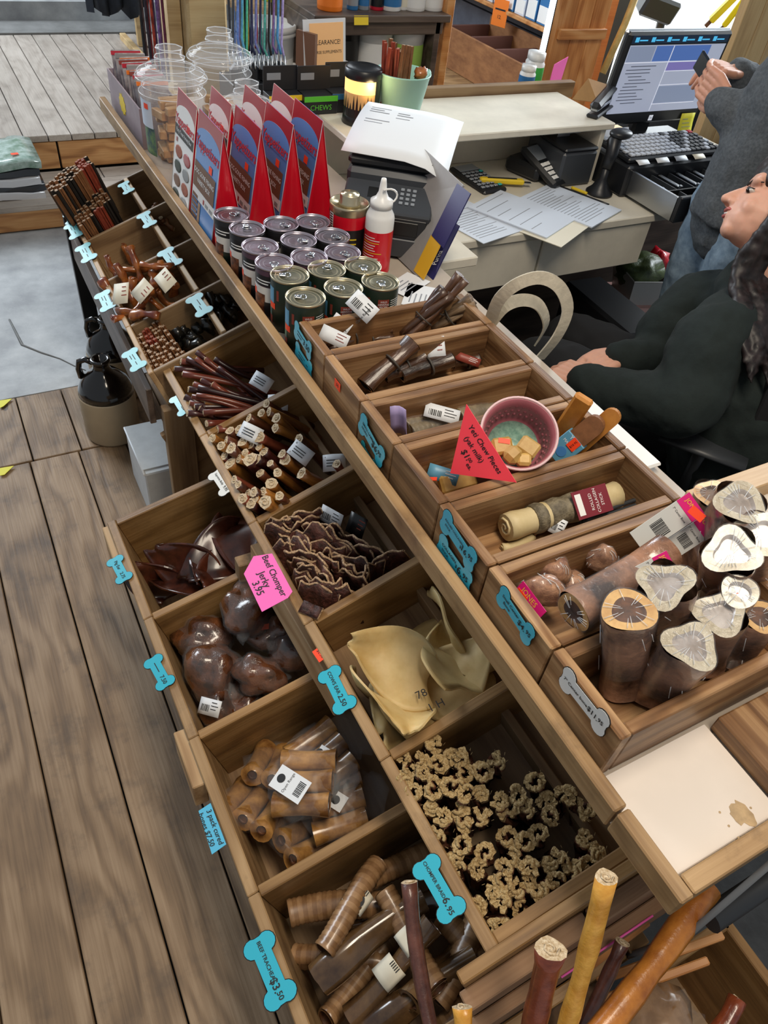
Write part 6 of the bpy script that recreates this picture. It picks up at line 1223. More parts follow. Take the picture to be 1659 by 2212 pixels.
for k in range(15):
    a = az + (k - 7) * .2; h_ = .03 + .03 * abs(math.sin(k * 2.3)); V = []
    for (da, z) in ((-.09, .026), (.09, .026), (.05, .026 + h_ * .6), (.0, .026 + h_), (-.05, .026 + h_ * .6)): V.append((.0514 * math.cos(a + da), .0514 * math.sin(a + da), z))
    mb.add(V, [(0, 1, 2, 3, 4)])
mb.band(.0513, .022, .045, 0, 2 * PI, 32); mb.band(.0512, .022, .12, az + .85, az + 2.2, 12); mb.build('forest_cutout', 'lamp_black', cw)
gl = bpy.data.lights.new('candle_bulb', 'POINT'); gl.energy = .35; gl.color = (1, .7, .35); gl.shadow_soft_size = .02; go = bpy.data.objects.new('candle_bulb', gl); COL.objects.link(go); go.location = (1.085, 2.02, HT + .11)
bk = thing('mint_bucket', 'pale mint green metal bucket full of chew sticks', 'bucket', (1.205, 2.06, HT)); mb = MB(); mb.lathe([(0, .001), (.052, .001), (.053, .004), (.078, .13), (.080, .131), (.080, .134), (.075, .134), (.05, .008), (0, .008)], 36); mb.build('pail', 'mint', bk); mb = MB(); mb.ell((.083, -.0, .125), (.008, .012, .012), n=10); mb.build('ear_handle', 'mint', bk)
for i in range(16):
    a = i * 2.4; rr = .045 * math.sqrt((i + .5) / 16); x, y = 1.195 + rr * math.cos(a) - .012, 2.07 + rr * math.sin(a); k = 'red' if x < 1.175 else ('brown' if x < 1.225 else 'black')
    place(SCH[k][0] if k != 'black' else SCH['brown'][0], 'star_chew', TR((x, y, HT + .19 + rnd(-.01, .02)), rnd(-.08, .08), rnd(-.08, .08), rnd(0, 3)), 'long %s chew stick standing in the mint bucket' % ('brick red' if k == 'red' else 'tan brown'), 'dog chew', 'chew sticks in the mint bucket')
mb = MB(); mb.ell((0, 0, 0), (.02, .017, .016), n=14, disp=.5, dsc=4, seed=3); tag(mb.build('knobbly_chew', 'snout', None, TR((1.245, 2.03, HT + .135))), 'knobbly amber chew resting in the mint bucket', 'dog chew')
plain('box_black', '202226', .45); plain('box_green', '58c23a', .45); plain('box_azure', '2e6fa8', .45)
for (x, y, w_, d_, h_, st_, lb) in ((.905, 2.20, .105, .05, .09, 'print_yellow', 'black display carton with a yellow stripe behind the tent boxes'), (1.005, 2.185, .105, .06, .09, 'box_green', 'black display carton with a bright green stripe and CHEWS print'), (1.088, 2.19, .09, .06, .095, 'box_azure', 'black display carton with a blue stripe behind the candle lamp')):
    t = thing('display_carton', lb, 'carton', (x - .01, y, HT), 'black treat cartons on the hutch'); pb('carton', (-w_ / 2, -d_ / 2, 0), (w_ / 2, d_ / 2, h_ * .55), 'box_black', t, .001); pb('raised_lid', (-w_ / 2, d_ / 2 - .004, h_ * .55), (w_ / 2, d_ / 2, h_ * 1.25), 'box_black', t, .001); pb('stripe', (-w_ / 2 - .0005, -d_ / 2 - .0012, h_ * .38), (w_ / 2 + .0005, -d_ / 2, h_ * .54), st_, t, .0002); pb('sticker', (-w_ * .4, d_ / 2 - .0055, h_ * .85), (0, d_ / 2 - .0042, h_ * 1.05), 'screen_grey', t, .0002)
    if st_ == 'box_green': text('CHEWS', .02, st_, t, frame((0, -d_ / 2 - .001, h_ * .2), (1, 0, 0), (0, 0, 1), (0, -1, 0)))
plain('peach_paper', 'f0bd84', .6)
t = thing('sign_holder', 'clear acrylic stand with a peach CLEARANCE notice', 'sign', TR((1.09, 2.33, 1.04), rx=-.12, rz=.15)); pb('acrylic', (-.075, 0, -.05), (.075, .004, .18), 'clear_rim', t, .001); pb('notice', (-.055, -.0014, -.02), (.065, -.0004, .17), 'peach_paper', t, .0002)
for z in (.03, .005, -.012): pb('writing', (-.03, -.0022, z), (.035, -.0016, z + .005), 'ink', t, .0001)
for k, (s_, z) in enumerate((('CLEARANCE!', .12), ('HORSE SUPPLEMENTS', .095))): text(s_, .017 if k == 0 else .011, 'ink', t, frame((.005, -.002, z), (1, 0, 0), (0, 0, 1), (0, -1, 0)))
leaf('dark_binder', [(1.0, 2.36, 1.0), (1.035, 2.30, 1.0), (1.035, 2.30, 1.19), (1.0, 2.36, 1.19)], .012, 'box_brown', 'brown binder standing beside the peach notice', 'binder')
# supplements beyond the hutch rail
for (x, y, r_, h_, c, lb) in ((1.90, 2.34, .032, .12, 'print_green', 'white bottle with a green and orange label by the pink card'), (1.85, 2.31, .028, .09, 'box_azure', 'white bottle with a blue label by the dark shelf'), (1.93, 2.39, .03, .11, 'print_orange', 'white lidded bottle behind the green one')):
    t = thing('supplement_bottle', lb, 'bottle', (x, y, 1.0), 'supplement bottles by the hutch rail'); mb = MB(); mb.lathe([(r_, 0), (r_, h_ * .72), (r_ * .8, h_ * .8), (r_ * .8, h_ * .82)], 20, 0); mb.band(r_ + .0004, h_ * .12, h_ * .66, 0, 2 * PI, 20, mi=1); mb.build('bottle_body', ['white_plastic', c], t); mb = MB(); mb.lathe([(r_ * .9, h_ * .80), (r_ * .9, h_), (0, h_ + .002)], 20); mb.build('cap', 'white_plastic', t)
leaf('pink_card', [(1.945, 2.30, 1.0), (2.02, 2.33, 1.0), (2.035, 2.335, 1.105), (1.955, 2.305, 1.09)], .002, 'neon_pink', 'bright pink card in a clear holder beside the supplement bottles', 'card')
# ================================================================== background shelves
su = thing('display_shelf', 'dark brown two tier shelf holding pails and bottles', 'shelf', (1.6, 3.0, 0)); SY = 2.95
def sb(name, lo, hi, mat='dark_shelf', par=su): mb = MB(); mb.box(lo, hi, bev=.003); o = mb.build(name, mat, par); o.matrix_basis = under(par, Matrix.Identity(4)); return o
sb('top_board', (1.31, SY - .03, 1.075), (1.90, SY + .42, 1.10)); sb('front_apron', (1.32, SY - .01, 1.03), (1.88, SY + .012, 1.075)); sb('shelf_side', (1.845, SY - .01, .3), (1.87, SY + .4, 1.075)); sb('shelf_side', (1.31, SY - .01, .3), (1.335, SY + .4, 1.075)); sb('back_panel', (1.31, SY + .39, .3), (1.87, SY + .41, 1.075), 'dark_void'); sb('middle_board', (1.335, SY, .775), (1.845, SY + .39, .80)); sb('pale_post', (1.895, SY - .0, .4), (1.93, SY + .04, 1.4), 'cedar')
plain('pail_green_print', '9cc25a', .5)
def pail(x, y, z, r_, h_, body, band_, lb, lid=True):
    t = thing('plastic_pail', lb, 'pail', (x, y, z), 'white pails and tubs on the dark shelf'); mb = MB(); mb.lathe([(r_ * .88, 0), (r_, h_ * .86), (r_ * 1.06, h_ * .87), (r_ * 1.06, h_ * .93)], 28, 0); mb.band(r_ * .965, h_ * .12, h_ * .62, 0, 2 * PI, 28, mi=1); mb.build('pail_body', [body, band_], t); mb = MB(); mb.lathe([(r_ * 1.08, h_ * .92), (r_ * 1.08, h_), (r_ * .98, h_), (r_ * .95, h_ * .96), (0, h_ * .96)], 28); mb.build('lid', 'white_plastic', t)
pail(1.50, 3.06, .905, .065, .15, 'tag_black', 'tag_black', 'black tub with a white lid and orange sticker'); pail(1.63, 3.05, .885, .075, .17, 'white_plastic', 'white_plastic', 'large white pail with a small leafy print'); pail(1.775, 3.03, .885, .07, .165, 'white_plastic', 'pail_green_print', 'white pail with a green meadow print stacked on another'); pail(1.765, 3.03, .805, .062, .078, 'white_plastic', 'pail_green_print', 'low white pail with meadow print under the other'); pail(1.62, 3.05, .803, .07, .08, 'box_grey', 'box_grey', 'grey tub under the large white pail'); pail(1.50, 3.06, .803, .06, .10, 'white_plastic', 'box_azure', 'white tub with a blue band under the black tub'); pail(1.38, 3.0, .803, .05, .17, 'white_plastic', 'box_azure', 'white tub with blue and red print by the shelf side'); pail(1.455, 2.98, .803, .028, .13, 'white_plastic', 'paper_cream', 'slim white pill bottle with a beige label')
for (x, r_, h_, c, c2, lb) in ((1.41, .048, .16, 'print_orange', 'print_orange', 'squat orange bottle on the top board'), (1.505, .022, .15, 'box_azure', 'screen_grey', 'slim blue bottle on the top board'), (1.552, .022, .15, 'screen_grey', 'box_azure', 'slim grey blue bottle on the top board'), (1.61, .027, .13, 'print_red', 'tag_black', 'red and black bottle on the top board'), (1.67, .042, .16, 'white_plastic', 'box_azure', 'white bottle with a blue wave print on the top board'), (1.725, .02, .12, 'white_plastic', 'paper_cream', 'small white bottle behind the wave print one'), (1.775, .045, .12, 'white_plastic', 'white_plastic', 'plain white round tub on the top board'), (1.86, .042, .12, 'white_plastic', 'white_plastic', 'plain white tub at the end of the top board')):
    t = thing('supplement_bottle', lb, 'bottle', (x, SY + .06, 1.10), 'bottles on the top board of the dark shelf'); mb = MB(); mb.lathe([(r_ * .95, 0), (r_, .004), (r_, h_ * .75), (r_ * .6, h_ * .86), (r_ * .6, h_), (0, h_)], 20, 0); mb.band(r_ + .0004, h_ * .1, h_ * .6, 0, 2 * PI, 20, mi=1); mb.build('bottle_body', [c, c2], t); mb = MB(); mb.lathe([(r_ * .7, h_ * .95), (r_ * .7, h_ * 1.12), (0, h_ * 1.12)], 16); mb.build('cap', 'white_plastic', t)
mb = MB(); mb.box((-.03, -.015, 0), (.03, .015, .001)); tag(mb.build('price_tag', 'print_yellow', None, frame((1.50, SY - .031, 1.085), (1, 0, 0), (0, .2, .98), (0, -.98, .2))), 'small yellow price tag on the shelf edge', 'price tag')
# white feed buckets and leash rack left of it
for (x, y, z, r_, h_, lb) in ((1.22, 3.15, .75, .10, .28, 'large white lidded bucket behind the leash rack'), (1.27, 3.02, .70, .085, .2, 'smaller white lidded bucket in front of the big one'), (1.20, 3.25, .47, .11, .27, 'white bucket at the bottom of the bucket stack')): pail(x, y, z, r_, h_, 'white_plastic', 'white_plastic', lb)
plain('yellow_cloth', 'd9cf1c', .6); leaf('yellow_sack', [(1.20, 3.3, 1.08), (1.29, 3.3, 1.06), (1.30, 3.32, 1.17), (1.20, 3.32, 1.2)], .04, 'yellow_cloth', 'bright yellow sack above the white buckets', 'sack')
lr = thing('leash_stand', 'black rack stand that carries the hanging leashes', 'rack', (1.08, 2.95, .5)); sb('tray', (.97, 2.86, .80), (1.19, 3.02, .90), 'box_black', lr); sb('crossbar', (.95, 2.93, 1.33), (1.22, 2.95, 1.35), 'box_black', lr); sb('upright', (1.06, 3.0, 0), (1.09, 3.03, 1.35), 'box_black', lr)
CW = ['dark grey', 'charcoal', 'periwinkle', 'sky blue', 'lilac', 'aqua blue', 'leaf green', 'mint green', 'golden yellow', 'navy', 'indigo', 'steel blue', 'crimson', 'midnight blue', 'teal', 'turquoise', 'black', 'jet black', 'pale cyan', 'purple', 'light blue', 'azure', 'pale violet', 'lavender']
cols = ['3a3d44', '3f4248', '7f9fe0', '6a8fdc', '9a8cc8', '5fb0d8', '7fd07a', '57c7a0', 'd8a84a', '2c3157', '383a6a', '7a86c8', 'c23a4a', '2f3050', '4fb3a8', '5fc0b4', '1f2022', '26272a', '7fc0d8', '8f6fae', '6fb0e0', '4f9fd8', '9aa8e0', 'b8a8e0']
for i, c in enumerate(cols):
    nm = 'leash_%s' % c
    if nm not in M: plain(nm, c, .6, var=.25, scale=90)
    x = .985 + i * .0083; mb = MB(); sg = -1 if i % 2 else 1; pts = [(x, 2.93 + .012 * sg, 1.34), (x + .004, 2.92 + .012 * sg, 1.15), (x + .006 * sg, 2.915 + .02 * sg, 1.02 + rnd(-.02, .02)), (x + .003, 2.91 + .03 * sg, .975 + rnd(-.015, .02))]; mb.tube(pts, [(.0045, .006)] * 4, n=6); t = thing('hanging_leash', '%s woven pet leash hanging from the black rack' % CW[i], 'leash', (x, 2.93, .95), 'colourful leashes on the rack'); o = mb.build('strap', nm, t); o.matrix_basis = under(t, Matrix.Identity(4)); mb = MB(); mb.tube([(x, 2.91 + .03 * sg, .985), (x, 2.905 + .03 * sg, .955), (x, 2.90 + .03 * sg, .945)], .0035, n=6); o = mb.build('clip', 'steel', t); o.matrix_basis = under(t, Matrix.Identity(4))
for i in range(4): pb('bag_roll', (-.026, -.03, 0), (.026, .03, .075), 'box_black', None, .02, TR((1.0 + i * .055, 2.90, .885), rz=.2 * i)); o = bpy.data.objects['bag_roll' if i == 0 else 'bag_roll.%03d' % i]; tag(o, 'black glossy bagged collar pack under the leashes', 'collar pack', 'collar packs in the rack tray')
# timber post, second leash cluster and clothes rack
pst = slab('trim_2', (-.085, -.085, 0), (.085, .085, 2.6), 'timber_post', TR((1.10, 3.62, 0), rz=0), bev=.01)
slab('trim_3', (.955, 3.62, 0), (1.01, 3.75, 2.6), 'timber_post')
for i, c in enumerate(('2b2d33', '5a5560', '3a3340', '8c2f3a', 'b0402f', '3f3a5c', '8a6ab0', '7c5a9c', '6a2f4c')):
    nm = 'leash_%s' % c; plain(nm, c, .7, var=.5, scale=50); x = .845 + i * .0115; mb = MB(); mb.sheet([[(x + .006 * u - .01, 3.60 + .02 * (i % 2) + .006 * u, 1.3 - v * .1) for v in range(7)] for u in range(3)], .004); tag(mb.build('patterned_strap', nm), 'patterned fabric strap hanging beside the timber post', 'strap', 'patterned straps beside the post')
plain('cloth_navy', '161d28', .85, var=.2, scale=30, bump=.2); plain('cloth_fur', 'a39c90', .95, var=.2, scale=60, bump=.6); plain('cloth_blue', '1f6fe0', .7)
cr_ = thing('clothes_rack', 'wooden clothes rack stand with flat floor feet', 'rack', (1.35, 5.75, .3)); sb('upright', (1.30, 5.72, .3), (1.345, 5.77, 1.9), 'timber_post', cr_); sb('foot', (1.22, 5.2, .3), (1.26, 5.9, .34), 'timber_post', cr_); sb('foot', (1.26, 5.22, .3), (1.8, 5.27, .34), 'timber_post', cr_); sb('crossbar', (.9, 5.73, 1.55), (1.8, 5.76, 1.58), 'timber_post', cr_)
def garment(x0, x1, y, z0, z1, mat, lb):
    mb = MB(); g = [[(x0 + (x1 - x0) * u / 10, y + .04 * math.sin(u * 2.1) * (.4 + v / 8), z1 + (z0 - z1) * v / 7 + .03 * math.sin(u * 1.3) * (v == 7)) for v in range(8)] for u in range(11)]; mb.sheet(g, .05); tag(mb.build('hanging_garment', mat), lb, 'garment', 'garments on the clothes rack')
garment(1.02, 1.32, 5.7, .50, 1.55, 'cloth_navy', 'dark navy coat hanging on the rack'); garment(1.20, 1.42, 5.85, .53, 1.55, 'cloth_navy', 'second dark coat behind the rack upright'); garment(1.40, 1.56, 5.75, .62, 1.55, 'cloth_fur', 'grey fleece garment with shaggy edge')
for (x0, x1, lb) in ((1.16, 1.30, 'bright blue bag corner hanging over the dark coat'), (1.42, 1.55, 'bright blue bag corner over the fleece'), (1.62, 1.74, 'bright blue bag corner beside the straps')): leaf('blue_bag', [(x0, 5.45, .96), (x1, 5.45, .93), (x1 + .01, 5.47, 1.3), (x0 - .02, 5.47, 1.3)], .06, 'cloth_blue', lb, 'bag', 'bright blue bags on the rack')
plain('carton_tan', 'a8795c', .7, var=.08, scale=10); pb('cardboard_carton', (1.0, 7.2, .42), (1.75, 7.8, .85), 'carton_tan', None, .01); tag(bpy.data.objects['cardboard_carton'], 'tan cardboard carton on the far concrete floor', 'carton')
# loose goods trough, wall shelf with boxes, cedar corner, window
plain('osb', 'a06e42', .6, col2='7c4f2b', scale=22, stretch=(1, .4, 1)); plain('trough_in', '5a362c', .6)
tr = thing('goods_trough', 'chipboard trough split into open compartments', 'trough', (2.9, 3.75, .55)); sb('front_panel', (2.75, 3.27, .55), (2.765, 4.27, .755), 'osb', tr); sb('back_panel', (3.05, 3.27, .55), (3.065, 4.27, .80), 'osb', tr); sb('trough_floor', (2.765, 3.27, .55), (3.05, 4.27, .56), 'trough_in', tr)
for k in range(5): sb('compartment_wall', (2.765, 3.27 + k * .2465, .56), (3.05, 3.285 + k * .2465, .755), 'trough_in', tr)
wsf = thing('wall_shelf', 'plank wall shelf above the chipboard trough', 'shelf', (3.0, 3.95, .86)); sb('shelf_plank', (2.98, 3.55, .855), (3.25, 5.2, .875), 'cedar', wsf)
for i in range(9):
    y = 3.62 + i * .105; t = thing('medicine_box', 'blue and white printed medicine box on the wall shelf' if i else 'pale blue and white box at the end of the wall shelf', 'box', (3.09, y, .876), 'blue and white boxes on the wall shelf'); h_ = .12 + .02 * (i % 3); pb('carton', (-.09, -.045, 0), (.09, .045, h_), 'folder_navy_box' if False else ('box_azure' if i % 3 else 'paper_blue'), t, .002); pb('printed_panel', (-.092, -.04, .01), (-.09, .04, h_ * .6), 'print_white', t, .0004)
t = tag(pb('orange_tag', (-.05, 0, -.065), (.05, .0015, .065), 'print_orange', None, .0004, TR(PX(1080, 28, 2.965), rz=-1.2)), 'orange handwritten tag hanging from the wall shelf', 'tag'); pb('writing', (-.035, -.0012, .012), (.035, -.0004, .02), 'ink', t, .0001); text('12.', .026, 'ink', t, frame((0, -.002, -.02), (1, 0, 0), (0, 0, 1), (0, -1, 0)))
cc = slab('wall_corner', (2.21, 2.64, .45), (2.44, 2.68, 2.2), 'dark_void')
for k in range(3): board('cedar_board', (2.20 + k * .082, 2.60, .45), (2.20 + k * .082, 2.60, 2.2), .08, .03, 'cedar', cc, (1, 0, 0))
board('cedar_cleat', (2.17, 2.575, 1.115), (2.40, 2.575, 1.115), .035, .02, 'cedar', cc)
plain('bamboo', 'd8bb78', .5, var=.15, scale=40); mb = MB(); mb.tube([(2.43, 2.56, .98), (2.475, 2.56, 1.15), (2.50, 2.56, 1.3)], .014, n=10); tag(mb.build('bamboo_cane', 'bamboo'), 'pale speckled bamboo cane by the cedar corner', 'cane')
slab('window_1', (2.50, 2.78, .75), (2.62, 2.84, 2.2), 'orange_frame'); slab('trim_4', (2.625, 2.80, .75), (2.70, 2.86, 2.2), 'charcoal_plastic')
plain('window_sky', 'f4fbff', .5, emit=2.6); slab('window_2', (2.70, 3.3, .6), (4.0, 3.32, 2.4), 'window_sky')
pb('wall_speaker', (-.09, -.06, -.05), (.09, .06, .05), 'charcoal_plastic', None, .012, TR(PY(1420, 8, 3.0), .3, .2, -.3)); tag(bpy.data.objects['wall_speaker'], 'charcoal angled housing mounted before the bright window', 'speaker'); mb = MB(); mb.tube([PY(1422, 75, 3.0), PY(1432, 30, 3.0), PY(1425, 10, 3.02)], [.022, .02, .016], n=10); o = mb.build('bracket_arm', 'charcoal_plastic', bpy.data.objects['wall_speaker']); o.matrix_basis = under(bpy.data.objects['wall_speaker'], Matrix.Identity(4))
for i, (a, b) in enumerate((((1535, 45), (1600, -20)), ((1565, 55), (1630, -30)), ((1590, 68), (1655, -10)), ((1600, 40), (1640, -30)))):
    A, B = PY(*a, 2.55 + .04 * i), PY(*b, 2.5 + .04 * i); d = B - A; T = aim(A, d); t = thing('yellow_sheath', 'bright yellow tool sheath hanging by the window', 'tool', T, 'yellow tools hanging by the window'); mb = MB(); mb.box((-.03, -.012, 0), (.03, .012, d.length), bev=.004); mb.build('sheath', 'yellow_cloth', t); mb = MB(); mb.box((-.008, -.0135, d.length * .3), (.008, -.0122, d.length * .7)); mb.build('grey_print', 'grey_plastic', t); mb = MB(); mb.box((-.012, -.008, -.025), (.012, .008, 0)); mb.build('tip', 'box_brown', t)
plain('glove_teal', '4aa5ad', .6); mb = MB(); q = PY(1548, 80, 2.62); mb.ell((0, 0, 0), (.035, .02, .04), n=12, disp=.4, dsc=2); tag(mb.build('teal_toy', 'glove_teal', None, TR(q)), 'teal rubber toy hanging below the yellow tools', 'toy'); leaf('yellow_sack', [PY(1542, 140, 2.66), PY(1570, 130, 2.66), PY(1590, 75, 2.66), PY(1560, 70, 2.66)], .03, 'yellow_cloth', 'yellow bag below the hanging tools', 'sack')
wt = slab('wall_timber', (3.15, 2.30, .3), (3.35, 2.45, 2.3), 'dark_void')
for k in range(3): board('timber_board', (2.90 + k * .1, 2.35, .6), (2.90 + k * .1, 2.35, 2.2), .096, .04, 'timber_post', wt, (1, 0, 0))
# ================================================================== under the desk
pc = thing('computer_tower', 'black desktop computer tower on the floor under the desk', 'computer', TR((2.10, 1.80, .006), rz=-.05)); pb('case', (-.09, -.2, 0), (.09, .22, .40), 'printer_black', pc, .012); pb('front_panel', (-.088, -.212, .02), (.088, -.2, .40), 'charcoal_plastic', pc, .006); mb = MB(); mb.lathe([(.012, 0), (.012, .003), (0, .003)], 16); mb.build('power_button', 'steel', pc, TR((.0, -.212, .12), rx=PI / 2))
bt = thing('waste_tub', 'clear grey plastic tub on a pink lid beside the computer', 'tub', TR((2.42, 1.98, .30), rz=-.3)); plain('tub_grey', 'b5b3ae', .3); plain('tub_pink', 'c99a90', .5); mb = MB(); mb.lathe([(.12, 0), (.15, .11), (.155, .115), (.15, .118), (.14, .11), (.115, .008), (0, .008)], 4, smooth=False, T=Matrix.Rotation(PI / 4, 4, 'Z')); mb.build('tub_wall', 'tub_grey', bt); pb('base_lid', (-.12, -.12, -.03), (.12, .12, 0), 'tub_pink', bt, .01); pb('stand', (-.1, -.1, -.298), (.1, .1, -.03), 'printer_black', bt, .01)
plain('bag_green', '4f5f2e', .4, col2='2f3a1c', scale=20, bump=.5); mb = MB(); mb.ell((0, 0, 0), (.10, .09, .07), n=16, disp=.5, dsc=2, seed=2); tag(mb.build('crumpled_bag', 'bag_green', None, TR((2.40, 2.0, .40))), 'crumpled green foil bag lying in the grey tub', 'bag'); mb = MB(); mb.ell((0, 0, 0), (.05, .06, .06), n=14, disp=.5, dsc=2.4, seed=7); tag(mb.build('crumpled_bag', 'box_red', None, TR((2.50, 2.02, .41))), 'crumpled red striped bag at the tub edge', 'bag')
mb = MB(); mb.tube([(1.45, 1.9, .2), (1.5, 1.8, .1), (1.6, 1.85, .03), (1.75, 1.82, .012), (1.9, 1.8, .012)], .005, n=6); tag(mb.build('power_cord', 'paper_cream', None), 'pale power cord on the floor under the desk', 'cord')
# ================================================================== near end: long canes in the low bin, floor things
plain('cane_gold', 'eab352', .33, col2='c98a30', scale=26, coat=.3, bump=.25); plain('cane_orange', 'd08534', .33, col2='a05c20', scale=26, coat=.3, bump=.25); plain('cane_brown', '6a4034', .35, col2='3c211c', scale=26, coat=.35, bump=.25); plain('cane_red', '8a4426', .3, col2='5e2816', scale=24, coat=.5, bump=.25)
gc = 'long meat canes standing at the near end'
for (t0, d0, t1, d1, r, m_, lb) in (((884, 1905), .98, (940, 2260), .92, .0095, 'cane_brown', 'dark reddish long cane standing before the braid bin'), ((1310, 1895), .83, (1205, 2280), .93, .0112, 'cane_gold', 'golden long cane with a flared top'), ((1190, 2050), .85, (1135, 2290), .90, .0142, 'cane_red', 'thick red brown split cane'), ((1530, 1915), 1.06, (1250, 2290), .93, .0165, 'cane_orange', 'thick orange cane bending under the counter end'), ((1345, 2035), 1.02, (1225, 2290), 1.02, .0105, 'cane_brown', 'dull dark cane between the golden and orange ones'), ((998, 2175), .9, (985, 2300), .9, .0105, 'cane_gold', 'short pale cane end at the picture of the trachea bin corner'), ((1592, 2158), 1.0, (1490, 2290), .98, .0115, 'cane_red', 'reddish cane pointing over the dark floor mat')):
    lb = lb.replace('at the picture of the trachea bin corner', 'by the trachea bin corner')
    stick(PD(*t0, d0), PD(*t1, d1), r, m_, 'long_cane', lb, gc, bend=.008, wob=.22, n=12)
for (a, b, lb) in (((1562, 2020), (1290, 2120), 'thin square wooden stick end over the mat'), ((1530, 2075), (1300, 2160), 'second thin wooden stick below the first'), ((1400, 1990), (1270, 2090), 'short wooden stick behind the orange cane')):
    A, B = PD(*a, 1.12), PD(*b, 1.12); board('wooden_stick', A, B, .012, .012, 'cedar'); o = [q for q in bpy.data.objects if q.name.startswith('wooden_stick')][-1]; tag(o, lb, 'stick', 'thin wooden sticks at the near end')
lbx = thing('cane_bin', 'low wooden bin that holds the long canes', 'bin', (.55, -.12, 0))
for (a, b) in (((.30, .02, .34), (.80, .02, .34)), ((.30, -.30, .34), (.80, -.30, .34)), ((.30, -.30, .34), (.30, .02, .34)), ((.80, -.30, .34), (.80, .02, .34)), ((.55, -.30, .34), (.55, .02, .34))): board('bin_side', a, b, .26, .018, 'bin_wood', lbx)
board('bin_bottom', (.30, -.14, .22), (.80, -.14, .22), .32, .014, 'plank_brown', lbx, (0, 1, 0))
for (px, d, r, lb) in (((1420, 2215), 1.08, (.06, .05, .04), 'clear wrapped pale chew in the near bin'), ((1250, 2190), 1.15, (.05, .05, .04), 'wrapped greyish chew behind the canes')):
    t = thing('wrapped_chew', lb, 'dog chew', TR(PD(*px, d)), 'wrapped chews in the near bin'); mb = MB(); mb.ell((0, 0, 0), r, n=16, disp=.3, dsc=2); mb.build('chew', 'trachea', t); mb = MB(); mb.ell((0, 0, 0), tuple(v * 1.08 for v in r), n=16, disp=.4, dsc=3); mb.build('film_wrap', 'film', t)
# stoneware jugs
plain('stoneware', 'a8977c', .45, var=.06, scale=10); plain('glaze_black', '15110f', .12, coat=.6)
for (p, s_, lb) in (((.258, 2.20, .001), 1.0, 'two tone stoneware jug standing on the plank floor'), ((.335, 2.44, .001), 1.0, 'second stoneware jug behind the first one')):
    t = thing('stoneware_jug', lb, 'jug', TR(p, rz=2.6), 'black shouldered stoneware jugs'); R_ = .092
    mb = MB(); mb.lathe([(0, 0), (R_ * .94, 0), (R_, .01), (R_, .17), (R_ * .985, .176)], 40); mb.build('jug_body', 'stoneware', t)
    mb = MB(); mb.lathe([(R_ * .985, .176), (R_ * .95, .195), (R_ * .80, .225), (R_ * .52, .25), (R_ * .34, .262), (R_ * .29, .275), (R_ * .30, .29), (R_ * .36, .298), (R_ * .34, .306), (R_ * .22, .305), (R_ * .2, .29), (0, .285)], 40); mb.build('shoulder', 'glaze_black', t)
    mb = MB(); mb.tube([(R_ * .3, 0, .288), (R_ * .55, 0, .294), (R_ * .78, 0, .283), (R_ * .86, 0, .255), (R_ * .80, 0, .222)], [.011, .010, .010, .010, .012], n=8); mb.build('handle', 'glaze_black', t)
plain('white_carton', 'c3c6c6', .7, var=.05); bx_ = thing('white_carton', 'white cardboard box with crimped seam under the shelf', 'box', TR((.318, 1.835, .001), rz=0)); pb('carton', (-.055, -.12, 0), (.06, .12, .20), 'white_carton', bx_, .004); pb('lid_flap', (-.057, -.10, .2002), (.062, .12, .204), 'white_carton', bx_, .001); mb = MB(); mb.tube([(-.056, .12, .2), (-.056, -.12, .2)], .004, n=6); mb.build('taped_seam', 'white_paper', bx_)
plain('cord_red', 'c3122c', .5); mb = MB(); mb.tube([(-.01, -.012, 0), (0, 0, .012), (.01, -.01, .002), (.004, .01, -.01)], .003, n=5); tag(mb.build('red_string', 'cord_red', None, TR((.365, 1.72, .215))), 'bit of red string at the carton corner', 'string')
for (pts, lb) in ((((0, 866), (26, 862), (8, 878), (0, 882)), 'torn yellow tape end on the plank floor'), (((0, 1012), (30, 1007), (10, 1026), (0, 1028)), 'second torn yellow tape end on the floor')):
    mb = MB(); q = [PZ(*p, .004) for p in pts]; mb.add(q + [v + Vector((0, 0, .002)) for v in q], [(3, 2, 1, 0), (4, 5, 6, 7), (0, 1, 5, 4), (1, 2, 6, 5), (2, 3, 7, 6), (3, 0, 4, 7)]); tag(mb.build('yellow_tape', 'sticky_yellow'), lb, 'tape', 'yellow tape ends on the floor')
# stacked feed bags on the step
plain('bag_print', 'b9cbc6', .16, col2='6d8a78', scale=18, coat=.6); plain('bag_silver', 'c9ccd2', .2, coat=.5); plain('bag_dark', '20232a', .25, coat=.5)
for i, (m_, lb) in enumerate((('bag_silver', 'white edged feed bag at the bottom of the stack'), ('bag_dark', 'dark feed bag second in the stack'), ('bag_silver', 'silver feed bag third in the stack'), ('bag_dark', 'dark feed bag under the top one'), ('bag_print', 'green printed glossy feed bag on top of the stack'))):
    mb = MB(); z0 = .13 + i * .035; gx = [[(-.28 + .64 * u / 10 + .01 * math.sin(i * 2), 3.905 + .34 * v / 6 + .012 * (i % 2), z0 + .016 + .008 * math.sin(u * 1.1 + i) * (u not in (0, 10)) + (-.006 if v in (0, 6) or u in (0, 10) else .008 * noise.noise(Vector((u * .9, v * 1.1, i * 3))))) for v in range(7)] for u in range(11)]; mb.sheet(gx, .030); fbag = tag(mb.build('feed_bag', m_), lb, 'feed bag', 'feed bags stacked on the step')
mb = MB(); mb.box((-.016, -.011, 0), (.016, .011, .001)); mb.build('price_sticker', 'neon_orange', fbag, TR((.27, 3.98, .312), rz=.1))
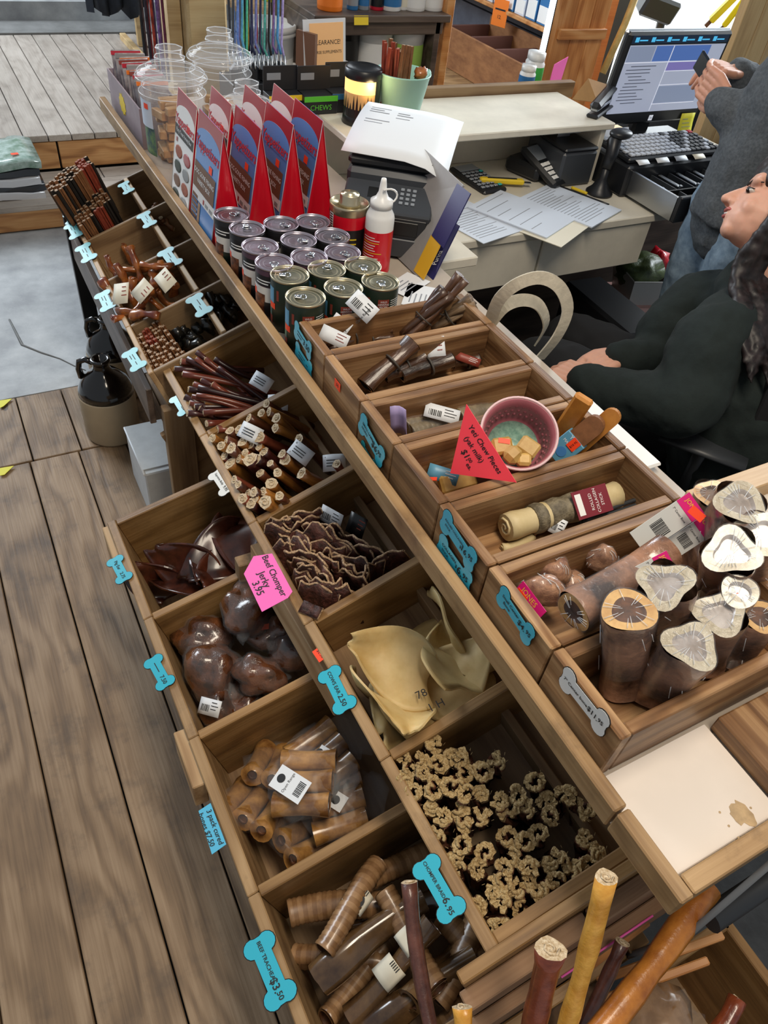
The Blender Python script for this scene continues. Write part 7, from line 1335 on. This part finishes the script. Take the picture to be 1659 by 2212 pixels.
# ================================================================== people
def remesh(mb, voxel, smooth=6, fac=.5):
    me = bpy.data.meshes.new('tmp'); me.from_pydata(mb.v, [], mb.f); o = bpy.data.objects.new('tmp', me); COL.objects.link(o)
    m = o.modifiers.new('r', 'REMESH'); m.mode = 'VOXEL'; m.voxel_size = voxel; m.use_smooth_shade = True
    s_ = o.modifiers.new('s', 'SMOOTH'); s_.iterations = smooth; s_.factor = fac
    dg = bpy.context.evaluated_depsgraph_get(); r = bpy.data.meshes.new_from_object(o.evaluated_get(dg)); bpy.data.objects.remove(o); bpy.data.meshes.remove(me); return r
def chain(mb, pts, rad, sub=5, n=16):
    P_ = [Vector(p) for p in pts]; Q, R_ = [], []
    if any(hasattr(r, '__len__') for r in rad): rad = [tuple(r) if hasattr(r, '__len__') else (r, r) for r in rad]
    for i in range(len(P_) - 1):
        a0, a1, a2, a3 = P_[max(i - 1, 0)], P_[i], P_[i + 1], P_[min(i + 2, len(P_) - 1)]
        for k in range(sub):
            s_ = k / sub; Q.append(.5 * ((2 * a1) + (a2 - a0) * s_ + (2 * a0 - 5 * a1 + 4 * a2 - a3) * s_ ** 2 + (3 * a1 - a0 - 3 * a2 + a3) * s_ ** 3)); ra, rb_ = rad[i], rad[i + 1]
            R_.append(tuple(x + (y - x) * s_ for x, y in zip(ra, rb_)) if hasattr(ra, '__len__') else ra + (rb_ - ra) * s_)
    Q.append(P_[-1]); R_.append(rad[-1]); mb.tube(Q, R_, n=n)
    for p, r in ((P_[0], rad[0]), (P_[-1], rad[-1])):
        rr = r if not hasattr(r, '__len__') else min(r); mb.ell(p, rr * .98, n=12)
def folds(me, amp, sc):
    n = len(me.vertices); co = np.empty(n * 3, 'f'); no = np.empty(n * 3, 'f'); me.vertices.foreach_get('co', co); me.vertices.foreach_get('normal', no); co = co.reshape(-1, 3); no = no.reshape(-1, 3)
    a = np.array([noise.noise(Vector(c) * sc) + .5 * noise.noise(Vector(c) * sc * 2.3) for c in co.tolist()], 'f')
    me.vertices.foreach_set('co', (co + no * (amp * a)[:, None]).ravel()); me.update()
def person_part(name, me, mat, parent): me.materials.clear(); me.materials.append(M[mat]); o = put(name, me, parent); o.matrix_basis = under(parent, Matrix.Identity(4)); return o
plain('skin', 'd9a58e', .5, var=.05, scale=30, sss=.25); plain('skin_warm', 'cf967c', .5, var=.06, scale=30, sss=.25); plain('hoodie_black', '15201f', .9, var=.12, scale=60, bump=.15); plain('hoodie_grey', '5a5f64', .9, col2='464b50', scale=120, bump=.25); plain('denim', '8ba0b2', .85, col2='6c8296', scale=40, bump=.2); plain('hair_dark', '2a1f20', .5, col2='0c0909', scale=60, stretch=(1, 1, .2), rnd=.0); plain('trousers_black', '17181b', .9); plain('eye_white', 'cfc6bd', .25); plain('eye_dark', '1a1210', .2); plain('lip', 'b8605a', .4); plain('shoe_dark', '1d1c1c', .6); plain('teeth', 'efe9df', .3)
def hand(mb, wrist, palm_dir, palm_n, curl, thumb_side, L_=.175, spread=.0):
    """palm_dir toward fingers, palm_n out of the palm; fingers curl toward palm_n"""
    d = Vector(palm_dir).normalized(); n_ = Vector(palm_n); n_ = (n_ - d * n_.dot(d)).normalized(); s_ = d.cross(n_) * thumb_side; w = Vector(wrist); pl = L_ * .52
    for k in range(5):
        f = k / 4; mb.tube([w + s_ * (-.030 + .060 * f) * .75, w + d * pl * .5 + s_ * (-.034 + .068 * f), w + d * pl + s_ * (-.034 + .068 * f)], [.012, .0135, .011], n=10)
    mb.ell(w + d * .01, .021, n=12)
    for k, (off, ln) in enumerate(((-.033, .78), (-.011, .94), (.011, 1.0), (.033, .92))):
        p = w + d * pl * .96 + s_ * off; seg = L_ * .48 * ln; a = curl[k] if hasattr(curl, '__len__') else curl; pts = [p]; dd = d.copy()
        for j, fr in enumerate((.46, .32, .26)):
            dd = (Matrix.Rotation(-a * (1.0, 1.15, .8)[j], 3, d.cross(n_)) @ dd) if False else (dd * math.cos(a * (.9, 1.1, .8)[j]) + n_ * math.sin(a * (.9, 1.1, .8)[j])).normalized(); nn = n_ - dd * n_.dot(dd); n2 = nn.normalized() if nn.length > 1e-4 else -d; p = p + dd * seg * fr; pts.append(p); n_k = n2
        mb.tube(pts, [.0092, .0088, .0082, .0066], n=10); mb.ell(pts[-1], .0068, n=10)
    t0 = w + d * pl * .22 + s_ * .030; t1 = t0 + (d * .55 + s_ * .75 + n_ * .3).normalized() * L_ * .2; t2 = t1 + (d * .9 + s_ * .25 + n_ * .35).normalized() * L_ * .18; t3 = t2 + (d * .95 + n_ * .3 - s_ * .1).normalized() * L_ * .13
    mb.tube([t0, t1, t2, t3], [.0135, .0115, .0098, .0078], n=10); mb.ell(t3, .0078, n=10)
Rr, Ru, Rb = RCW.col[0].copy(), RCW.col[1].copy(), RCW.col[2].copy()
# ---- seated woman
wm = thing('person', 'seated person in a black hoodie with long dark hair, hands in lap', 'person', (1.62, 1.0, 0))
hf = (-.82 * Rr + .54 * Ru - .10 * Rb).normalized(); hu = (.54 * Rr + .82 * Ru + .10 * Rb); hu = (hu - hf * hu.dot(hf)).normalized(); hs = hf.cross(hu).normalized()
nose = PD(1570, 428, 1.70); HC = nose - hf * .112 + hu * .012
HF = frame(HC, hs, hf, hu)     # local x side, y forward, z up
def hl(x, y, z): return HF @ Vector((x, y, z))
body = MB()
def hell(c, r, n=16): body.ell((0, 0, 0), r, n=n, T=HF @ Matrix.Translation(c))
hell((0, -.018, .030), (.074, .096, .085)); hell((0, .018, -.012), (.066, .078, .075)); hell((0, .042, -.038), (.052, .052, .046)); hell((0, .066, -.070), (.025, .022, .018)); hell((0, .03, -.056), (.048, .05, .032))
for s_ in (-1, 1): hell((s_ * .036, .058, -.022), (.024, .022, .026)); hell((s_ * .034, .075, .032), (.024, .014, .010)); hell((s_ * .0735, -.012, -.005), (.010, .020, .031))
body.tube([hl(0, .082, .028), hl(0, .094, .012), hl(0, .108, -.008), hl(0, .112, -.013)], [.009, .0105, .0125, .0115], n=12); hell((0, .113, -.014), (.0125, .012, .0105)); hell((.011, .098, -.018), (.009, .011, .008)); hell((-.011, .098, -.018), (.009, .011, .008))
hell((0, .088, -.034), (.021, .012, .0055)); hell((0, .085, -.048), (.019, .012, .006)); hell((0, .078, -.060), (.022, .012, .010)); hell((0, .070, .045), (.05, .02, .03))
nb_ = PD(1655, 585, 1.77); chain(body, [hl(0, -.03, -.05), hl(0, -.035, -.10), nb_], [.052, .05, .058])
SKB = remesh(body, .0042, 4)
person_part('head', SKB, 'skin', wm)
fe = MB(); 
for s_ in (-1, 1): fe.ell((0, 0, 0), (.0128, .0098, .0052), n=14, T=HF @ Matrix.Translation((s_ * .034, .0765, .009)))
o = fe.build('eyes', 'eye_white', wm); o.matrix_basis = under(wm, Matrix.Identity(4))
fe = MB()
for s_ in (-1, 1): fe.ell((0, 0, 0), (.0085, .0078, .0062), n=12, T=HF @ Matrix.Translation((s_ * .0345, .0812, .0092))); fe.tube([hl(s_ * .020, .086, .0135), hl(s_ * .033, .0868, .0160), hl(s_ * .050, .074, .011)], [.0012, .0018, .001], n=5)
o = fe.build('pupils_and_lashes', 'eye_dark', wm); o.matrix_basis = under(wm, Matrix.Identity(4))
fe = MB()
for s_ in (-1, 1): fe.tube([hl(s_ * .016, .0900, .027), hl(s_ * .034, .0865, .032), hl(s_ * .058, .066, .028)], [.0026, .0030, .0012], n=6)
o = fe.build('eyebrows', 'hair_dark', wm); o.matrix_basis = under(wm, Matrix.Identity(4))
fe = MB(); fe.tube([hl(-.023, .082, -.037), hl(-.010, .0965, -.0345), hl(0, .0985, -.0355), hl(.010, .0965, -.0345), hl(.023, .082, -.037)], [.001, .0042, .0044, .0042, .001], n=8); fe.tube([hl(-.022, .081, -.041), hl(0, .0955, -.0495), hl(.022, .081, -.041)], [.001, .0046, .001], n=8); o = fe.build('lips', 'lip', wm); o.matrix_basis = under(wm, Matrix.Identity(4))
fe = MB(); fe.tube([hl(-.017, .087, -.0415), hl(0, .0965, -.0425), hl(.017, .087, -.0415)], [.0015, .0025, .0015], n=6); o = fe.build('teeth', 'teeth', wm); o.matrix_basis = under(wm, Matrix.Identity(4))
# hair: cap plus long wavy locks
hr = MB(); hr.ell((0, 0, 0), (.090, .102, .088), n=22, T=HF @ Matrix.Translation((0, -.008, .079))); hr.ell((0, 0, 0), (.088, .075, .10), n=18, T=HF @ Matrix.Translation((0, -.06, -.025)))
rg_ = random.Random(5)
for i in range(70):
    s_ = 1 if (hs.dot(Rb) > 0) else -1
    if i % 3 == 0: s_ = -s_
    near = (s_ > 0) == (hs.dot(Rb) > 0); a = rg_.random()
    st_ = hl(s_ * rg_.uniform(.03, .07), .030 - .10 * a, .112 - .05 * a); e1 = hl(s_ * .092, .020 - .10 * a, .03); e2 = hl(s_ * rg_.uniform(.086, .098), .012 - .11 * a, -.055)
    tx = 1592 + 120 * a + rg_.uniform(-12, 12); dn = (1.66 if near else 1.84) + .05 * a
    tgt = PD(tx, 590 + rg_.uniform(-15, 15), dn); m1 = PD(tx + rg_.uniform(-10, 40), 670, dn - .03); m2 = PD(tx + rg_.uniform(-5, 45), 740, dn - .05); end = PD(tx + rg_.uniform(0, 60), 800 + rg_.uniform(-60, 50), dn - .06)
    chain(hr, [st_, e1, e2, tgt, m1, m2, end], [.012, .014, .013, .012, .011, .010, .003], sub=4, n=7)
HM = remesh(hr, .005, 1, .3); folds(HM, .003, 60); o = person_part('hair', HM, 'hair_dark', wm)
# hoodie (body + sleeves), one surface
hd = MB(); chest = PD(1640, 740, 1.80); belly = PD(1600, 890, 1.83); hip = PD(1600, 985, 1.92)
chain(hd, [PD(1660, 610, 1.80), PD(1655, 690, 1.80), chest, belly, hip], [.085, (.16, .15), (.175, .165), (.18, .17), .185], n=22)
chain(hd, [PD(1590, 625, 1.79), PD(1640, 600, 1.80), PD(1690, 640, 1.80)], [.055, .065, .06])
shN, elN, cuN = PD(1545, 740, 1.68), PD(1478, 872, 1.68), PD(1262, 830, 1.79)
chain(hd, [PD(1620, 680, 1.76), shN, PD(1505, 815, 1.68), elN, PD(1370, 862, 1.74), cuN], [.085, .090, .085, .078, .068, .052])
shF, elF, cuF = PD(1510, 655, 1.95), PD(1415, 770, 1.98), PD(1345, 768, 1.93)
chain(hd, [PD(1590, 650, 1.88), shF, PD(1440, 715, 1.98), elF, cuF], [.085, .085, .076, .066, .046])
HB = remesh(hd, .009, 8); folds(HB, .010, 9); folds(HB, .004, 24); person_part('hoodie', HB, 'hoodie_black', wm)
lg = MB()
for (a, b, c) in ((PD(1580, 980, 1.92), (1.40, 1.42, .545), (1.42, 1.48, .12)), (PD(1620, 930, 2.05), (1.58, 1.50, .545), (1.60, 1.56, .12))): chain(lg, [a, (Vector(a) + Vector(b)) / 2, b, Vector(c) + Vector((0, .0, .2)), c], [.10, .092, .075, .06, .05])
LM = remesh(lg, .010, 6); folds(LM, .006, 14); person_part('trousers', LM, 'trousers_black', wm)
sh_ = MB()
for x, y in ((1.42, 1.50), (1.60, 1.58)): chain(sh_, [(x, y - .05, .05), (x, y + .08, .045), (x, y + .17, .035)], [.045, .045, .03])
person_part('shoes', remesh(sh_, .008, 3), 'shoe_dark', wm)
hm = MB(); hand(hm, PD(1262, 822, 1.80), PD(1205, 795, 1.86) - PD(1262, 822, 1.80), Vector((.15, .25, -1)), .55, -1, .165); 
person_part('near_hand', remesh(hm, .0032, 3), 'skin', wm)
hm = MB(); hand(hm, PD(1338, 768, 1.94), PD(1262, 795, 1.92) - PD(1338, 768, 1.94), Vector((.1, -.1, -1)), .5, -1, .165)
person_part('far_hand', remesh(hm, .0032, 3), 'skin', wm)
# ---- office chair
oc = thing('office_chair', 'black office chair with a flat armrest under the seated person', 'chair', (1.66, .98, 0))
def cb_(name, lo, hi, mat, T=None, bev=.02): mb = MB(); mb.box(lo, hi, bev=bev); o = mb.build(name, mat, oc, T); return o
cb_('seat', (-.25, -.25, .40), (.25, .25, .47), 'trousers_black'); cb_('backrest', (-.22, -.33, .52), (.22, -.27, .98), 'trousers_black', TR(rx=-.08), .03)
A, B = PZ(1428, 935, .71), PZ(1612, 1000, .71); mb = MB(); mb.tube([A, (A + B) / 2 + Vector((0, 0, .004)), B], [(.012, .034), (.013, .04), (.012, .036)], n=14, up=(0, 0, 1)); o = mb.build('armrest', 'charcoal_plastic', oc); o.matrix_basis = under(oc, Matrix.Identity(4))
mb = MB(); mb.tube([(A + B) / 2, Vector(((A + B) / 2).to_tuple()) + Vector((.06, .03, -.2))], .016, n=10); o = mb.build('armrest_post', 'charcoal_plastic', oc); o.matrix_basis = under(oc, Matrix.Identity(4))
mb = MB(); mb.tube([(0, 0, .08), (0, 0, .40)], .028, n=14); mb.build('gas_column', 'charcoal_plastic', oc)
for k in range(5): a = k * 2 * PI / 5; mb = MB(); mb.tube([(0, 0, .10), (.3 * math.cos(a), .3 * math.sin(a), .06)], [.022, .014], n=8); o = mb.build('base_leg', 'charcoal_plastic', oc); mb = MB(); mb.ell((.3 * math.cos(a), .3 * math.sin(a), .034), .028, n=12); mb.build('caster', 'printer_black', o)
# ---- standing person with a phone
mn = thing('person', 'standing person in a grey hoodie and blue jeans holding a phone', 'person', (2.14, 1.30, 0))
pel = Vector((2.02, 1.385, .90)); hd = MB(); chain(hd, [pel + Vector((0, 0, .02)), pel + Vector((.01, 0, .17)), pel + Vector((.03, -.02, .36)), pel + Vector((.04, -.03, .52))], [(.165, .15), (.165, .15), (.175, .16), (.12, .12)], n=22)
e1_, c1_ = PD(1655, 300, 2.02), PD(1556, 222, 2.06); s1_ = pel + Vector((-.06, -.19, .50)); chain(hd, [pel + Vector((.02, -.08, .52)), s1_, (s1_ + e1_) / 2 + Vector((-.01, -.02, 0)), e1_, (e1_ + c1_) / 2, c1_], [.08, .08, .074, .070, .060, .047])
e2_, c2_ = PD(1690, 205, 2.34), PD(1590, 160, 2.26); s2_ = pel + Vector((.12, .14, .50)); chain(hd, [pel + Vector((.05, .04, .52)), s2_, e2_, c2_], [.08, .08, .066, .045])
GM = remesh(hd, .009, 7); folds(GM, .008, 11); folds(GM, .003, 34); person_part('hoodie', GM, 'hoodie_grey', mn)
lg = MB()
for sx in (-1, 1): o_ = Vector((.03 * sx, .085 * sx, 0)); chain(lg, [pel + o_ + Vector((0, 0, .04)), pel + o_ + Vector((-.01, 0, -.2)), pel + o_ * 1.1 + Vector((0, 0, -.45)), pel + o_ * 1.2 + Vector((0, 0, -.82))], [.115, .10, .075, .06])
JM_ = remesh(lg, .009, 6); folds(JM_, .006, 16); person_part('jeans', JM_, 'denim', mn)
sh_ = MB()
for sx in (-1, 1): q = pel + Vector((.036 * sx, .1 * sx, 0)); chain(sh_, [(q.x + .05, q.y, .05), (q.x - .08, q.y, .045), (q.x - .17, q.y, .035)], [.045, .045, .03])
person_part('shoes', remesh(sh_, .008, 3), 'shoe_dark', mn)
hm = MB(); w1 = PD(1562, 212, 2.06); hand(hm, w1, PD(1518, 172, 2.10) - w1, (PD(1545, 150, 2.16) - w1), (.5, .6, .6, .65), 1, .165); person_part('near_hand', remesh(hm, .0032, 3), 'skin_warm', mn)
hm = MB(); w2 = PD(1590, 155, 2.25); hand(hm, w2, PD(1525, 140, 2.19) - w2, -Rb * .2 + Vector((0, 0, -1)), (.6, .75, .8, .85), -1, .165); person_part('far_hand', remesh(hm, .0032, 3), 'skin_warm', mn)
hm = MB(); hc = pel + Vector((.02, -.02, .76)); hm.ell(hc, (.1, .08, .12), n=18); hm.ell(hc + Vector((-.06, 0, -.05)), (.05, .055, .06), n=14); hm.ell(hc + Vector((-.11, 0, -.02)), (.016, .014, .02), n=10); chain(hm, [hc + Vector((.01, 0, -.06)), pel + Vector((.04, -.02, .52))], [.055, .06]); person_part('head', remesh(hm, .006, 3), 'skin_warm', mn)
hm = MB(); hm.ell(hc + Vector((.02, 0, .03)), (.105, .088, .115), n=18); person_part('hair', remesh(hm, .008, 2), 'hair_dark', mn)
A, B = PD(1508, 126, 2.13), PD(1535, 168, 2.11); d = (B - A); mb = MB(); mb.box((-.034, -.0045, 0), (.034, .0045, d.length * 1.9), bev=.004); plain('phone_dark', '1c2430', .25); ph = tag(mb.build('smartphone', 'phone_dark', None, frame(A, Rb, d.normalized().cross(Rb).normalized(), d.normalized())), 'thin dark phone held edge on by the standing person', 'phone')
bpy.context.view_layer.update()
